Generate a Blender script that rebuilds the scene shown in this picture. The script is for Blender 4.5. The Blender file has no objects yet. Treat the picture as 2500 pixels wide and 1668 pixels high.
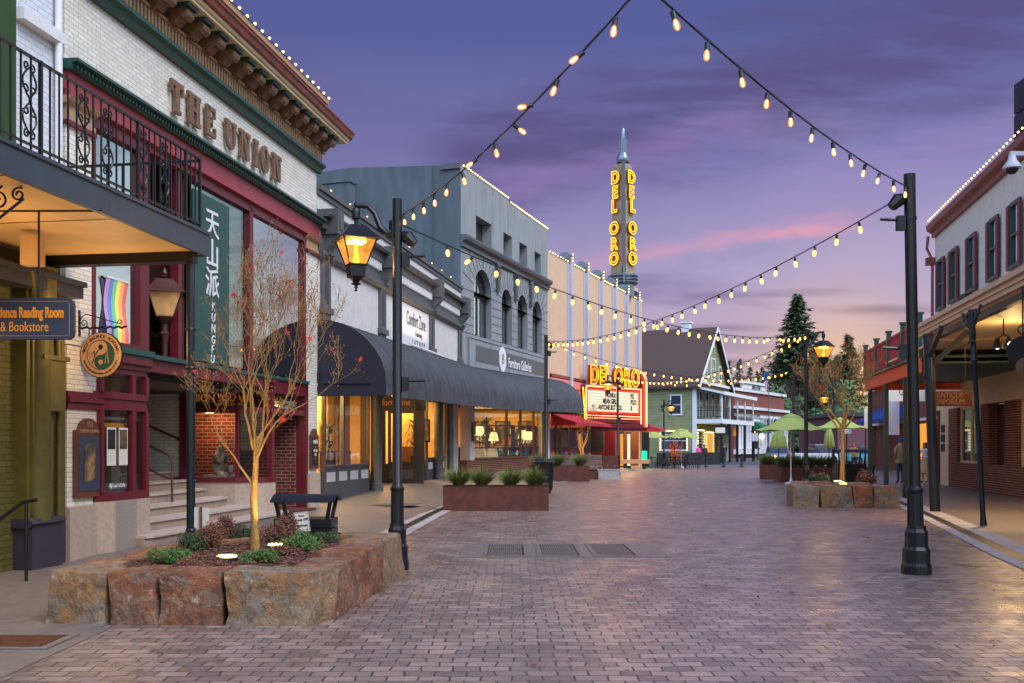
import bpy, math, random
from mathutils import Vector, Matrix, noise
sc = bpy.context.scene
C = sc.collection
PI = math.pi
rad = math.radians

# ------------------------------------------------------------------ camera
FP, CX, HZ, EYE = 2431.0, 1250.0, 1087.0, 1.6      # focal length, centre, horizon of the 2500 px photo, eye height
cam = bpy.data.objects.new('camera', bpy.data.cameras.new('camera'))
C.objects.link(cam)
cam.location = (0, 0, EYE)
cam.rotation_euler = (PI / 2, 0, 0)
cam.data.sensor_width = 36
cam.data.lens = 36 * FP / 2500
cam.data.shift_y = (HZ - 834) / 2500
cam.data.clip_start = 0.05
cam.data.clip_end = 3000
sc.camera = cam
sc.view_settings.view_transform = 'Standard'
sc.view_settings.look = 'None'
sc.view_settings.exposure = 0.28
sc.view_settings.gamma = 1
sc.render.engine = 'CYCLES'
sc.cycles.use_denoising = True
sc.cycles.max_bounces = 6
sc.cycles.diffuse_bounces = 3
sc.cycles.glossy_bounces = 3
sc.cycles.transmission_bounces = 4
sc.cycles.transparent_max_bounces = 16
sc.cycles.sample_clamp_indirect = 4
sc.cycles.caustics_reflective = False
sc.cycles.caustics_refractive = False

def lin(c):
    return tuple(((x / 255) / 12.92 if x / 255 <= 0.04045 else ((x / 255 + 0.055) / 1.055) ** 2.4) for x in c) + (1,)

class NT:
    """small node-graph writer"""
    def __init__(s, tree):
        s.t = tree; s.n = tree.nodes; s.l = tree.links
    def new(s, typ, **kw):
        n = s.n.new(typ)
        for k, v in kw.items(): setattr(n, k, v)
        return n
    def put(s, sock, v):
        if isinstance(v, bpy.types.NodeSocket): s.l.new(v, sock)
        elif v is not None: sock.default_value = v
    def math(s, op, a, b=None, c=None, clamp=False):
        n = s.new('ShaderNodeMath', operation=op, use_clamp=clamp)
        s.put(n.inputs[0], a)
        if b is not None: s.put(n.inputs[1], b)
        if c is not None: s.put(n.inputs[2], c)
        return n.outputs[0]
    def mix(s, f, a, b, mode='MIX'):
        n = s.new('ShaderNodeMix', data_type='RGBA', blend_type=mode)
        s.put(n.inputs[0], f); s.put(n.inputs[6], a); s.put(n.inputs[7], b)
        return n.outputs[2]
    def ss(s, v, lo, hi, a=0.0, b=1.0):
        n = s.new('ShaderNodeMapRange', interpolation_type='SMOOTHSTEP')
        s.put(n.inputs[0], v)
        for i, x in enumerate((lo, hi, a, b)): n.inputs[1 + i].default_value = x
        return n.outputs[0]
    def noise(s, vec, scale, detail=3, rough=0.5, dist=0.0):
        n = s.new('ShaderNodeTexNoise')
        s.put(n.inputs['Vector'], vec)
        n.inputs['Scale'].default_value = scale
        n.inputs['Detail'].default_value = detail
        n.inputs['Roughness'].default_value = rough
        n.inputs['Distortion'].default_value = dist
        return n.outputs[0]
    def comb(s, x, y, z):
        n = s.new('ShaderNodeCombineXYZ')
        for i, v in enumerate((x, y, z)): s.put(n.inputs[i], v)
        return n.outputs[0]
    def ramp(s, f, stops):
        n = s.new('ShaderNodeValToRGB')
        s.put(n.inputs[0], f)
        e = n.color_ramp.elements
        while len(e) < len(stops): e.new(0.5)
        for i, (p, c) in enumerate(stops):
            e[i].position = p; e[i].color = c
        return n.outputs[0]

# ------------------------------------------------------------------ dusk sky
w = bpy.data.worlds.new('World'); sc.world = w
w.use_nodes = True
g = NT(w.node_tree); g.n.clear()
tc = g.new('ShaderNodeTexCoord')
sep = g.new('ShaderNodeSeparateXYZ'); g.l.new(tc.outputs['Generated'], sep.inputs[0])
dx, dy, dz = sep.outputs
el = g.math('MAXIMUM', dz, 0.0)
horiz = g.math('SQRT', g.math('ADD', g.math('MULTIPLY', dx, dx), g.math('MULTIPLY', dy, dy)))
front = g.ramp(el, [(0.0, lin((200, 166, 164))), (0.035, lin((196, 166, 172))), (0.09, lin((180, 158, 178))),
                    (0.17, lin((160, 150, 186))), (0.27, lin((120, 117, 166))), (0.38, lin((80, 88, 144))), (1.0, lin((60, 74, 134)))])
rear = g.ramp(el, [(0.0, lin((226, 206, 176))), (0.12, lin((190, 204, 204))), (0.3, lin((160, 186, 206))), (1.0, lin((128, 144, 190)))])
# soft cloud fields on a flat layer overhead
den = g.math('ADD', el, 0.13)
pu = g.math('DIVIDE', dx, den); pv = g.math('DIVIDE', dy, den)
pl = g.comb(pu, pv, 0.0)
c1 = g.noise(pl, 0.55, 5, 0.55, 0.4)
c2 = g.noise(g.comb(g.math('MULTIPLY', pu, 0.35), g.math('MULTIPLY', pv, 1.1), 3.3), 1.6, 6, 0.6, 0.6)
front = g.mix(g.ss(c1, 0.42, 0.70, 0.0, 0.36), front, lin((92, 90, 140)))
u = g.math('DIVIDE', dx, g.math('MAXIMUM', dy, 0.05)); v = g.math('DIVIDE', el, g.math('MAXIMUM', dy, 0.05))
c3 = g.noise(g.comb(g.math('MULTIPLY', pu, 0.8), g.math('MULTIPLY', pv, 0.8), 7.0), 0.9, 6, 0.52, 0.6)
front = g.mix(g.ss(c3, 0.50, 0.66, 0.0, 0.30), front, lin((178, 160, 190)))
front = g.mix(g.ss(c3, 0.34, 0.48, 0.30, 0.0), front, lin((84, 80, 124)))
wob = g.math('MULTIPLY', g.math('SUBTRACT', g.noise(g.comb(g.math('MULTIPLY', u, 3.0), g.math('MULTIPLY', v, 14.0), 1.0), 2.2, 5, 0.6), 0.5), 1.0)
fwd = g.ss(dy, 0.2, 0.6)
def band(u0, v0, slope, width, ua, ub, amount, colour, base, wobble):
    d = g.math('SUBTRACT', v, g.math('ADD', g.math('MULTIPLY', g.math('SUBTRACT', u, u0), slope), v0))
    d = g.math('ABSOLUTE', g.math('ADD', d, g.math('MULTIPLY', wob, wobble)))
    m = g.ss(d, 0.0, width, 1.0, 0.0)
    m = g.math('MULTIPLY', m, g.ss(u, ua, ua + 0.09))
    m = g.math('MULTIPLY', m, g.ss(u, ub - 0.09, ub, 1.0, 0.0))
    m = g.math('MULTIPLY', m, g.ss(g.noise(g.comb(g.math('MULTIPLY', u, 9.0), g.math('MULTIPLY', v, 60.0), u0 * 31), 1.0, 4, 0.5, 0.3), 0.30, 0.56, 0.45, 1.0))
    m = g.math('MULTIPLY', g.math('MULTIPLY', m, fwd), amount)
    return g.mix(m, base, colour)
front = band(0.2, 0.345, 0.27, 0.095, -0.12, 0.62, 0.85, lin((82, 76, 120)), front, 0.16)
front = band(0.02, 0.265, 0.25, 0.035, -0.1, 0.3, 0.35, lin((150, 120, 176)), front, 0.06)
front = band(0.25, 0.212, 0.15, 0.020, 0.04, 0.38, 0.75, lin((216, 148, 168)), front, 0.06)
front = band(0.45, 0.30, 0.3, 0.05, 0.2, 0.7, 0.3, lin((160, 138, 190)), front, 0.08)
front = band(0.155, 0.158, 0.0, 0.020, 0.04, 0.25, 0.85, lin((112, 100, 142)), front, 0.035)
front = band(0.26, 0.152, 0.02, 0.007, 0.14, 0.38, 0.8, lin((118, 106, 142)), front, 0.010)
front = band(0.37, 0.136, 0.0, 0.007, 0.28, 0.46, 0.85, lin((108, 98, 136)), front, 0.010)
front = band(0.18, 0.118, 0.0, 0.006, 0.08, 0.30, 0.7, lin((122, 108, 140)), front, 0.010)
front = band(0.23, 0.083, 0.0, 0.007, 0.13, 0.34, 0.75, lin((118, 102, 134)), front, 0.012)
front = band(0.37, 0.085, 0.02, 0.010, 0.27, 0.47, 0.75, lin((112, 98, 136)), front, 0.014)
front = band(0.22, 0.057, 0.0, 0.006, 0.13, 0.34, 0.7, lin((124, 104, 132)), front, 0.010)
strk = g.math('MULTIPLY', g.ss(c2, 0.52, 0.66), g.ss(el, 0.02, 0.06))
strk = g.math('MULTIPLY', strk, g.ss(el, 0.13, 0.2, 0.6, 0.0))
front = g.mix(strk, front, lin((126, 108, 140)))
rear = g.mix(g.ss(c2, 0.47, 0.62, 0.0, 0.6), rear, lin((104, 116, 136)))
# glow where the sun went down, low behind the trees
gl = g.math('ADD', g.math('POWER', g.math('MULTIPLY', g.math('SUBTRACT', u, 0.335), 13.0), 2), g.math('POWER', g.math('MULTIPLY', g.math('SUBTRACT', v, 0.03), 10.0), 2))
gl = g.math('MULTIPLY', g.math('POWER', 2.718, g.math('MULTIPLY', gl, -1.0)), fwd)
front = g.mix(g.math('MULTIPLY', gl, 0.65), front, lin((255, 206, 120)))
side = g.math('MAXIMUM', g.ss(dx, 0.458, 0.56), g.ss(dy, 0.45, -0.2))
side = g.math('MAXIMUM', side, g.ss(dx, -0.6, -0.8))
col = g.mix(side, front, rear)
stren = g.math('ADD', g.math('ADD', 1.0, g.math('MULTIPLY', g.ss(dx, 0.47, 0.62), 0.4)), g.math('MULTIPLY', g.ss(dy, 0.3, -0.5), g.ss(el, 0.05, 0.6, 0.15, 3.4)))  # extra sky strength added behind the camera as fill for the facades
below = g.ss(dz, -0.02, 0.0)
col = g.mix(below, lin((60, 56, 62)), col)
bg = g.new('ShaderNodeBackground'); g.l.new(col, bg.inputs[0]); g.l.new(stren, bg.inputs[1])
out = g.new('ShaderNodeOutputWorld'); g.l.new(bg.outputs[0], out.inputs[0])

# ------------------------------------------------------------------ afterglow as one wide soft sun
sl = bpy.data.lights.new('sun', 'SUN'); sl.energy = 2.1; sl.angle = rad(26); sl.color = (1.0, 0.93, 0.88)
so = bpy.data.objects.new('sun', sl); C.objects.link(so)
so.rotation_euler = Vector((-0.55, 0.50, -0.85)).to_track_quat('-Z', 'Y').to_euler()

# ------------------------------------------------------------------ materials
def pmat(name, col, rough=0.6, metal=0.0, var=0.12, nscale=6.0, bump=0.0, bscale=40.0, spec=0.5, col2=None, var2=0.5, emis=None, estr=0.0, stretch=(1, 1, 1), coat=0.0, sub=None):
    m = bpy.data.materials.new(name); m.use_nodes = True
    t = NT(m.node_tree); b = t.n['Principled BSDF']
    c = lin(col) if max(col) > 1.01 else tuple(col) + (1,)
    co = t.new('ShaderNodeTexCoord').outputs['Object']
    mp = t.new('ShaderNodeMapping'); t.l.new(co, mp.inputs[0]); mp.inputs['Scale'].default_value = stretch
    vec = mp.outputs[0]
    if var or col2:
        f = t.noise(vec, nscale, 5, 0.6)
        dark = tuple(x * (1 - var) for x in c[:3]) + (1,); lite = tuple(min(1, x * (1 + var)) for x in c[:3]) + (1,)
        o = t.mix(t.ss(f, 0.3, 0.7), dark, lite)
        if col2:
            c2 = lin(col2) if max(col2) > 1.01 else tuple(col2) + (1,)
            f2 = t.noise(vec, nscale * 0.45, 6, 0.65, 0.5)
            o = t.mix(t.math('MULTIPLY', t.ss(f2, 0.45, 0.62), var2), o, c2)
        t.l.new(o, b.inputs['Base Color'])
    else:
        b.inputs['Base Color'].default_value = c
    b.inputs['Roughness'].default_value = rough
    b.inputs['Metallic'].default_value = metal
    b.inputs['Specular IOR Level'].default_value = spec
    if coat: b.inputs['Coat Weight'].default_value = coat
    if bump:
        h = t.noise(vec, bscale, 4, 0.6)
        bn = t.new('ShaderNodeBump'); bn.inputs['Strength'].default_value = bump; bn.inputs['Distance'].default_value = 0.02
        t.l.new(h, bn.inputs['Height']); t.l.new(bn.outputs[0], b.inputs['Normal'])
    if emis:
        b.inputs['Emission Color'].default_value = lin(emis); b.inputs['Emission Strength'].default_value = estr
    return m

def emat(name, col, strength, sample=False):
    m = bpy.data.materials.new(name); m.use_nodes = True
    t = NT(m.node_tree); t.n.clear()
    e = t.new('ShaderNodeEmission'); e.inputs[0].default_value = lin(col); e.inputs[1].default_value = strength
    o = t.new('ShaderNodeOutputMaterial'); t.l.new(e.outputs[0], o.inputs[0])
    m.cycles.emission_sampling = 'AUTO' if sample else 'NONE'
    return m

def brickmat(name, c1, c2, mortar, bw, bh, ms=0.012, rough=0.8, bump=0.4, mode='wall', dirt=None, dirtamt=0.4, warp=0.0, spec=0.4, off=0.5, nvar=0.25):
    m = bpy.data.materials.new(name); m.use_nodes = True
    t = NT(m.node_tree); b = t.n['Principled BSDF']
    co = t.new('ShaderNodeTexCoord').outputs['Object']
    sp = t.new('ShaderNodeSeparateXYZ'); t.l.new(co, sp.inputs[0])
    x, y, z = sp.outputs
    if mode == 'wall': vec = t.comb(t.math('ADD', x, y), z, 0.0)
    else: vec = t.comb(x, y, 0.0)
    if warp:
        nz = t.new('ShaderNodeTexNoise'); t.l.new(co, nz.inputs['Vector']); nz.inputs['Scale'].default_value = 2.2; nz.inputs['Detail'].default_value = 3
        vm = t.new('ShaderNodeVectorMath', operation='SUBTRACT'); t.l.new(nz.outputs['Color'], vm.inputs[0]); vm.inputs[1].default_value = (0.5, 0.5, 0.5)
        vs = t.new('ShaderNodeVectorMath', operation='SCALE'); t.l.new(vm.outputs[0], vs.inputs[0]); vs.inputs['Scale'].default_value = warp
        va = t.new('ShaderNodeVectorMath', operation='ADD'); t.l.new(vec, va.inputs[0]); t.l.new(vs.outputs[0], va.inputs[1]); vec = va.outputs[0]
    br = t.new('ShaderNodeTexBrick'); t.l.new(vec, br.inputs['Vector'])
    br.offset = off
    for k, vv in (('Color1', lin(c1)), ('Color2', lin(c2)), ('Mortar', lin(mortar))): br.inputs[k].default_value = vv
    br.inputs['Scale'].default_value = 1.0; br.inputs['Brick Width'].default_value = bw; br.inputs['Row Height'].default_value = bh
    br.inputs['Mortar Size'].default_value = ms; br.inputs['Mortar Smooth'].default_value = 0.3; br.inputs['Bias'].default_value = 0.0
    f = t.noise(co, 3.0, 6, 0.65)
    o = t.mix(t.ss(f, 0.3, 0.75), br.outputs['Color'], t.mix(1.0, br.outputs['Color'], (1 - nvar,) * 3 + (1,), 'MULTIPLY'))
    if dirt:
        f2 = t.noise(co, 1.1, 6, 0.7, 0.6)
        o = t.mix(t.math('MULTIPLY', t.ss(f2, 0.5, 0.68), dirtamt), o, lin(dirt))
    if mode == 'floor' and warp:
        big = t.noise(co, 0.5, 4, 0.6); o = t.mix(t.ss(big, 0.35, 0.65, 0.0, 0.35), o, t.mix(1.0, o, lin((205, 190, 200)), 'MULTIPLY'))
        fine = t.noise(co, 45.0, 5, 0.7); o = t.mix(t.ss(fine, 0.35, 0.7, 0.0, 0.35), o, lin((150, 126, 120)))
        t.l.new(t.ss(t.noise(co, 1.7, 6, 0.7), 0.3, 0.7, rough - 0.10, rough + 0.16), b.inputs['Roughness'])
    t.l.new(o, b.inputs['Base Color'])
    if not (mode == 'floor' and warp): b.inputs['Roughness'].default_value = rough
    b.inputs['Specular IOR Level'].default_value = spec
    h = t.math('ADD', t.math('MULTIPLY', br.outputs['Fac'], -1.0), t.math('MULTIPLY', t.noise(co, 30.0 if mode == 'wall' else 9.0, 4), 0.35))
    bn = t.new('ShaderNodeBump'); bn.inputs['Strength'].default_value = bump; bn.inputs['Distance'].default_value = 0.012
    t.l.new(h, bn.inputs['Height']); t.l.new(bn.outputs[0], b.inputs['Normal'])
    return m

def glassmat(name, reflect=0.25, tint=(0.9, 0.95, 0.93), rough=0.02):
    """thin pane: mirror coat over a clear sheet"""
    m = bpy.data.materials.new(name); m.use_nodes = True
    t = NT(m.node_tree); t.n.clear()
    tr = t.new('ShaderNodeBsdfTransparent'); tr.inputs[0].default_value = tint + (1,)
    gl = t.new('ShaderNodeBsdfGlossy'); gl.inputs['Roughness'].default_value = rough
    fr = t.new('ShaderNodeFresnel'); fr.inputs[0].default_value = 1.5
    f = t.math('ADD', t.math('MULTIPLY', fr.outputs[0], 0.35), reflect, clamp=True)
    mx = t.new('ShaderNodeMixShader'); t.l.new(f, mx.inputs[0]); t.l.new(tr.outputs[0], mx.inputs[1]); t.l.new(gl.outputs[0], mx.inputs[2])
    o = t.new('ShaderNodeOutputMaterial'); t.l.new(mx.outputs[0], o.inputs[0])
    return m

M = {}
M['white_brick'] = brickmat('glazed_brick', (238, 231, 218), (222, 215, 203), (164, 154, 146), 0.22, 0.068, 0.005, 0.35, 0.25, spec=0.6, nvar=0.1, dirt=(178, 160, 138), dirtamt=0.25)
M['painted_brick'] = brickmat('painted_brick', (214, 218, 226), (204, 208, 218), (176, 180, 192), 0.23, 0.078, 0.007, 0.7, 0.35, nvar=0.08)
M['red_brick'] = brickmat('red_brick', (124, 46, 34), (88, 34, 28), (150, 128, 112), 0.22, 0.078, 0.010, 0.85, 0.5)
M['dark_brick'] = brickmat('dark_brick', (96, 36, 28), (70, 28, 24), (60, 44, 40), 0.22, 0.078, 0.010, 0.85, 0.5)
M['green_brick'] = brickmat('olive_brick', (96, 90, 40), (84, 78, 34), (66, 62, 28), 0.22, 0.078, 0.008, 0.75, 0.4, nvar=0.2)
M['far_brick'] = brickmat('far_brick', (140, 62, 52), (120, 52, 44), (150, 120, 110), 0.22, 0.078, 0.008, 0.85, 0.3)
M['paver'] = brickmat('street_paver', (164, 140, 128), (108, 92, 86), (12, 10, 11), 0.215, 0.15, 0.0085, 0.33, 0.8, mode='floor', dirt=(84, 74, 72), dirtamt=0.6, warp=0.10, spec=0.9)
M['entry_brick'] = brickmat('entry_paver', (120, 60, 48), (96, 50, 42), (60, 50, 46), 0.2, 0.1, 0.008, 0.7, 0.4, mode='floor')
M['concrete'] = pmat('sidewalk_concrete', (116, 106, 100), 0.42, var=0.14, nscale=9, bump=0.25, bscale=160, col2=(92, 84, 82), var2=0.45)
M['concrete_light'] = pmat('pale_concrete', (168, 162, 162), 0.6, var=0.1, nscale=5, bump=0.15, bscale=90, col2=(120, 114, 114), var2=0.5)
M['asphalt'] = pmat('asphalt', (74, 76, 84), 0.5, var=0.15, nscale=4, bump=0.2, bscale=150)
M['earth'] = pmat('far_ground', (58, 58, 52), 0.9, var=0.2, nscale=0.2)
M['granite'] = pmat('speckled_granite', (150, 138, 130), 0.5, var=0.35, nscale=55, bump=0.1, bscale=100)
M['stone_base'] = pmat('stone_base', (178, 158, 142), 0.55, var=0.08, nscale=30, bump=0.12, bscale=90, col2=(140, 120, 106), var2=0.3)
M['crimson'] = pmat('crimson_paint', (98, 24, 37), 0.42, var=0.12, nscale=8, bump=0.05, bscale=60)
M['crimson_band'] = pmat('crimson_band', (150, 58, 66), 0.5, var=0.1, nscale=3, bump=0.05)
M['bottle'] = pmat('dark_green_paint', (34, 74, 66), 0.45, var=0.15, nscale=10)
M['tan'] = pmat('tan_trim', (172, 136, 104), 0.6, var=0.12, nscale=12, bump=0.1)
M['tan_dark'] = pmat('brown_bracket', (116, 84, 62), 0.55, var=0.3, nscale=14, bump=0.3, bscale=50)
M['cream_paint'] = pmat('cream_soffit', (206, 186, 152), 0.6, var=0.08, nscale=4)
M['rust_gutter'] = pmat('brown_gutter', (128, 58, 44), 0.45, var=0.25, nscale=7, col2=(70, 44, 38), var2=0.5)
M['letter_bronze'] = pmat('bronze_letter', (124, 92, 70), 0.45, metal=0.3, var=0.2, nscale=12)
M['iron'] = pmat('black_iron', (26, 27, 30), 0.35, metal=0.2, var=0.2, nscale=14, bump=0.08, bscale=60)
M['iron_blue'] = pmat('blue_black_steel', (28, 36, 44), 0.42, metal=0.2, var=0.15, nscale=6)
M['fascia'] = pmat('slate_fascia', (54, 64, 76), 0.55, var=0.08, nscale=4)
M['soffit_warm'] = pmat('soffit_board', (214, 176, 124), 0.6, var=0.06, nscale=3)
M['olive'] = pmat('olive_paint', (84, 78, 32), 0.5, var=0.15, nscale=5, bump=0.08)
M['deep_green'] = pmat('deep_green_paint', (42, 66, 22), 0.55, var=0.1, nscale=6)
M['purple_gray'] = pmat('purple_grey_paint', (52, 47, 58), 0.5, var=0.12, nscale=6)
M['white_paint'] = pmat('white_paint', (220, 220, 224), 0.5, var=0.05, nscale=6)
M['stucco_white'] = pmat('white_stucco', (206, 202, 200), 0.85, var=0.07, nscale=4, bump=0.35, bscale=45)
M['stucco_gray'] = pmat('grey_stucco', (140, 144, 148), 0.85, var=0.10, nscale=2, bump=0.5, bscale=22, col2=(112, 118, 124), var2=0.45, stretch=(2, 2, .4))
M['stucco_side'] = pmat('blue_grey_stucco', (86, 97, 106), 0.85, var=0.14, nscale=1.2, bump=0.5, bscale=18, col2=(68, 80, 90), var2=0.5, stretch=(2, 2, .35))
M['trim_gray'] = pmat('grey_trim', (82, 84, 88), 0.55, var=0.08, nscale=6)
M['trim_dark'] = pmat('charcoal_trim', (50, 52, 57), 0.5, var=0.08, nscale=6)
M['tan_stucco'] = pmat('tan_stucco', (208, 174, 144), 0.8, var=0.05, nscale=2, bump=0.2, bscale=30)
M['pilaster'] = pmat('pale_pilaster', (182, 180, 194), 0.5, var=0.05)
M['steel'] = pmat('pale_steel', (116, 126, 142), 0.25, metal=0.7, var=0.1)
M['tower_tan'] = pmat('tower_tan', (146, 130, 112), 0.6, var=0.08, nscale=3)
M['awning'] = pmat('charcoal_canvas', (62, 65, 72), 0.75, var=0.22, nscale=2.5, bump=0.5, bscale=5, col2=(84, 86, 92), var2=0.35)
M['awning_dark'] = pmat('navy_canvas', (34, 35, 48), 0.85, var=0.1, nscale=4)
M['red_canvas'] = pmat('red_canvas', (176, 36, 58), 0.8, var=0.1, nscale=5)
M['blue_canvas'] = pmat('blue_canvas', (24, 66, 140), 0.8, var=0.1, nscale=5)
M['green_canvas'] = pmat('green_canvas', (22, 98, 72), 0.8, var=0.1, nscale=5)
M['lime_canvas'] = pmat('lime_canvas', (160, 172, 92), 0.85, var=0.08, nscale=5)
M['corten'] = pmat('weathered_steel', (96, 50, 38), 0.75, var=0.25, nscale=5, col2=(66, 36, 30), var2=0.6, bump=0.15, bscale=60)
M['wood'] = pmat('brown_wood', (110, 74, 52), 0.6, var=0.25, nscale=4, stretch=(0.6, 6, 6))
M['wood_gray'] = pmat('weathered_boards', (110, 92, 84), 0.7, var=0.25, nscale=5)
M['mulch'] = pmat('bark_mulch', (78, 50, 38), 0.9, var=0.5, nscale=40, bump=1.0, bscale=60)
M['yellow_wall'] = pmat('yellow_plaster', (226, 170, 84), 0.8, var=0.05)
M['floor_wood'] = pmat('wood_floor', (130, 88, 52), 0.45, var=0.2)
M['picture'] = pmat('framed_print', (70, 60, 50), 0.6, var=0.8, nscale=5, col2=(190, 150, 90), var2=0.8)
M['leaf_dark'] = pmat('dark_leaf', (50, 66, 34), 0.7, var=0.4, nscale=9)
M['leaf_green'] = pmat('fresh_leaf', (70, 100, 38), 0.65, var=0.35, nscale=9)
M['leaf_brown'] = pmat('russet_leaf', (108, 66, 50), 0.7, var=0.45, nscale=12)
M['leaf_red'] = pmat('red_maple_leaf', (206, 30, 26), 0.55, var=0.2, nscale=12)
M['seed'] = pmat('dry_seed', (140, 88, 56), 0.8, var=0.3, nscale=12)
M['bark_young'] = pmat('young_bark', (140, 106, 56), 0.7, var=0.25, nscale=16, bump=0.3, bscale=50)
M['bark_dark'] = pmat('dark_bark', (66, 52, 44), 0.9, var=0.3, nscale=10)
M['conifer'] = pmat('conifer_needles', (86, 112, 74), 0.85, var=0.45, nscale=0.6)
M['grass_blade'] = pmat('ornamental_grass', (96, 112, 52), 0.7, var=0.4, nscale=6, col2=(150, 126, 74), var2=0.6)
M['green_clap'] = None
M['roof_brown'] = pmat('brown_shingle', (74, 56, 52), 0.9, var=0.25, nscale=14, bump=0.4, bscale=30)
M['brown_sign'] = pmat('brown_board', (96, 54, 38), 0.5, var=0.15, nscale=7)
M['slate_sign'] = pmat('slate_blue_board', (52, 60, 80), 0.5, var=0.08)
M['gold'] = pmat('gold_lettering', (226, 144, 42), 0.4, var=0.05, emis=(226, 144, 42), estr=0.08)
M['black'] = pmat('black_paint', (20, 20, 22), 0.45, var=0.1)
M['near_black'] = pmat('dark_interior', (34, 28, 30), 0.8, var=0.2)
M['paper'] = pmat('paper', (214, 210, 200), 0.7, var=0.05, nscale=10)
M['skin'] = pmat('skin', (196, 140, 112), 0.55, var=0.05)
M['hair'] = pmat('brown_hair', (70, 44, 30), 0.7, var=0.25, nscale=30)
M['statue'] = pmat('stone_statue', (128, 112, 98), 0.8, var=0.2, nscale=20, bump=0.3)
M['rail_brown'] = pmat('brown_rail', (88, 56, 50), 0.4, metal=0.2, var=0.2)
M['glass'] = glassmat('shop_glass', 0.04)
M['glass_sky'] = glassmat('sky_window_glass', 0.66, (0.6, 0.7, 0.7))
M['glass_banner'] = glassmat('upper_pane_glass', 0.22, (0.8, 0.9, 0.88))
M['lamp_glass'] = glassmat('lantern_glass', 0.03, (1.0, 0.86, 0.62))
M['lantern_pane'] = None
M['frost'] = pmat('unlit_lantern_glass', (226, 176, 116), 0.3, var=0.15, nscale=8)
M['mantle'] = emat('lantern_flame', (255, 196, 96), 30.0)
M['flame_soft'] = emat('lantern_glow', (255, 170, 60), 5.0)
M['bulb_core'] = emat('bulb_filament', (255, 214, 140), 22.0)
M['bulb_shell'] = None
M['bulb_far'] = emat('bulb_glow', (255, 168, 74), 6.0)
M['pin_light'] = emat('pin_light', (255, 214, 120), 4.5)
M['neon_yellow'] = emat('yellow_neon', (255, 194, 40), 2.6, True)
M['neon_red'] = emat('red_neon', (255, 40, 24), 4.5, True)
M['neon_pink'] = emat('pink_neon', (255, 150, 110), 3.0, True)
M['letter_panel'] = emat('lit_letter_panel', (255, 240, 210), 0.95, True)
M['channel_orange'] = pmat('channel_orange', (120, 48, 14), 0.5, var=0.1, emis=(220, 80, 10), estr=0.12)
M['uplight'] = emat('uplight_lens', (255, 226, 120), 14.0)
M['amber_win'] = emat('lit_window', (255, 170, 70), 0.8)
M['head_lamp'] = emat('car_head_lamp', (255, 216, 130), 12.0)
M['teal_neon'] = emat('green_neon', (30, 255, 150), 1.6)
M['sphere_lamp'] = emat('globe_lamp', (255, 226, 180), 5.0)

def shellmat():
    m = bpy.data.materials.new('bulb_glass'); m.use_nodes = True
    t = NT(m.node_tree); t.n.clear()
    tr = t.new('ShaderNodeBsdfTransparent'); tr.inputs[0].default_value = (1, .82, .55, 1)
    e = t.new('ShaderNodeEmission'); e.inputs[0].default_value = lin((255, 156, 60)); e.inputs[1].default_value = 1.25
    mx = t.new('ShaderNodeMixShader'); mx.inputs[0].default_value = 0.5
    t.l.new(tr.outputs[0], mx.inputs[1]); t.l.new(e.outputs[0], mx.inputs[2])
    o = t.new('ShaderNodeOutputMaterial'); t.l.new(mx.outputs[0], o.inputs[0]); m.cycles.emission_sampling = 'NONE'
    return m
M['bulb_shell'] = shellmat()
def panemat():
    m = bpy.data.materials.new('glowing_lantern_glass'); m.use_nodes = True
    t = NT(m.node_tree); t.n.clear()
    tr = t.new('ShaderNodeBsdfTransparent'); tr.inputs[0].default_value = (1, .86, .62, 1)
    e = t.new('ShaderNodeEmission'); e.inputs[0].default_value = lin((255, 170, 64)); e.inputs[1].default_value = 1.1
    f = t.ss(t.noise(t.new('ShaderNodeTexCoord').outputs['Object'], 9.0, 4, 0.6), 0.3, 0.7, 0.25, 0.75)
    mx = t.new('ShaderNodeMixShader'); t.l.new(f, mx.inputs[0]); t.l.new(tr.outputs[0], mx.inputs[1]); t.l.new(e.outputs[0], mx.inputs[2])
    o = t.new('ShaderNodeOutputMaterial'); t.l.new(mx.outputs[0], o.inputs[0]); m.cycles.emission_sampling = 'NONE'
    return m
M['lantern_pane'] = panemat()

def clapmat():
    m = bpy.data.materials.new('green_clapboard'); m.use_nodes = True
    t = NT(m.node_tree); b = t.n['Principled BSDF']
    co = t.new('ShaderNodeTexCoord').outputs['Object']
    sp = t.new('ShaderNodeSeparateXYZ'); t.l.new(co, sp.inputs[0])
    f = t.math('FRACT', t.math('MULTIPLY', sp.outputs[2], 1 / 0.26))
    n = t.noise(co, 1.5, 4)
    c = t.mix(t.ss(n, 0.3, 0.7), lin((150, 152, 112)), lin((132, 136, 100)))
    c = t.mix(t.ss(f, 0.0, 0.10, 1.0, 0.0), c, lin((60, 66, 48)))
    t.l.new(c, b.inputs['Base Color']); b.inputs['Roughness'].default_value = 0.65
    bn = t.new('ShaderNodeBump'); bn.inputs['Strength'].default_value = 0.8; bn.inputs['Distance'].default_value = 0.03
    t.l.new(f, bn.inputs['Height']); t.l.new(bn.outputs[0], b.inputs['Normal'])
    return m
M['green_clap'] = clapmat()

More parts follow.
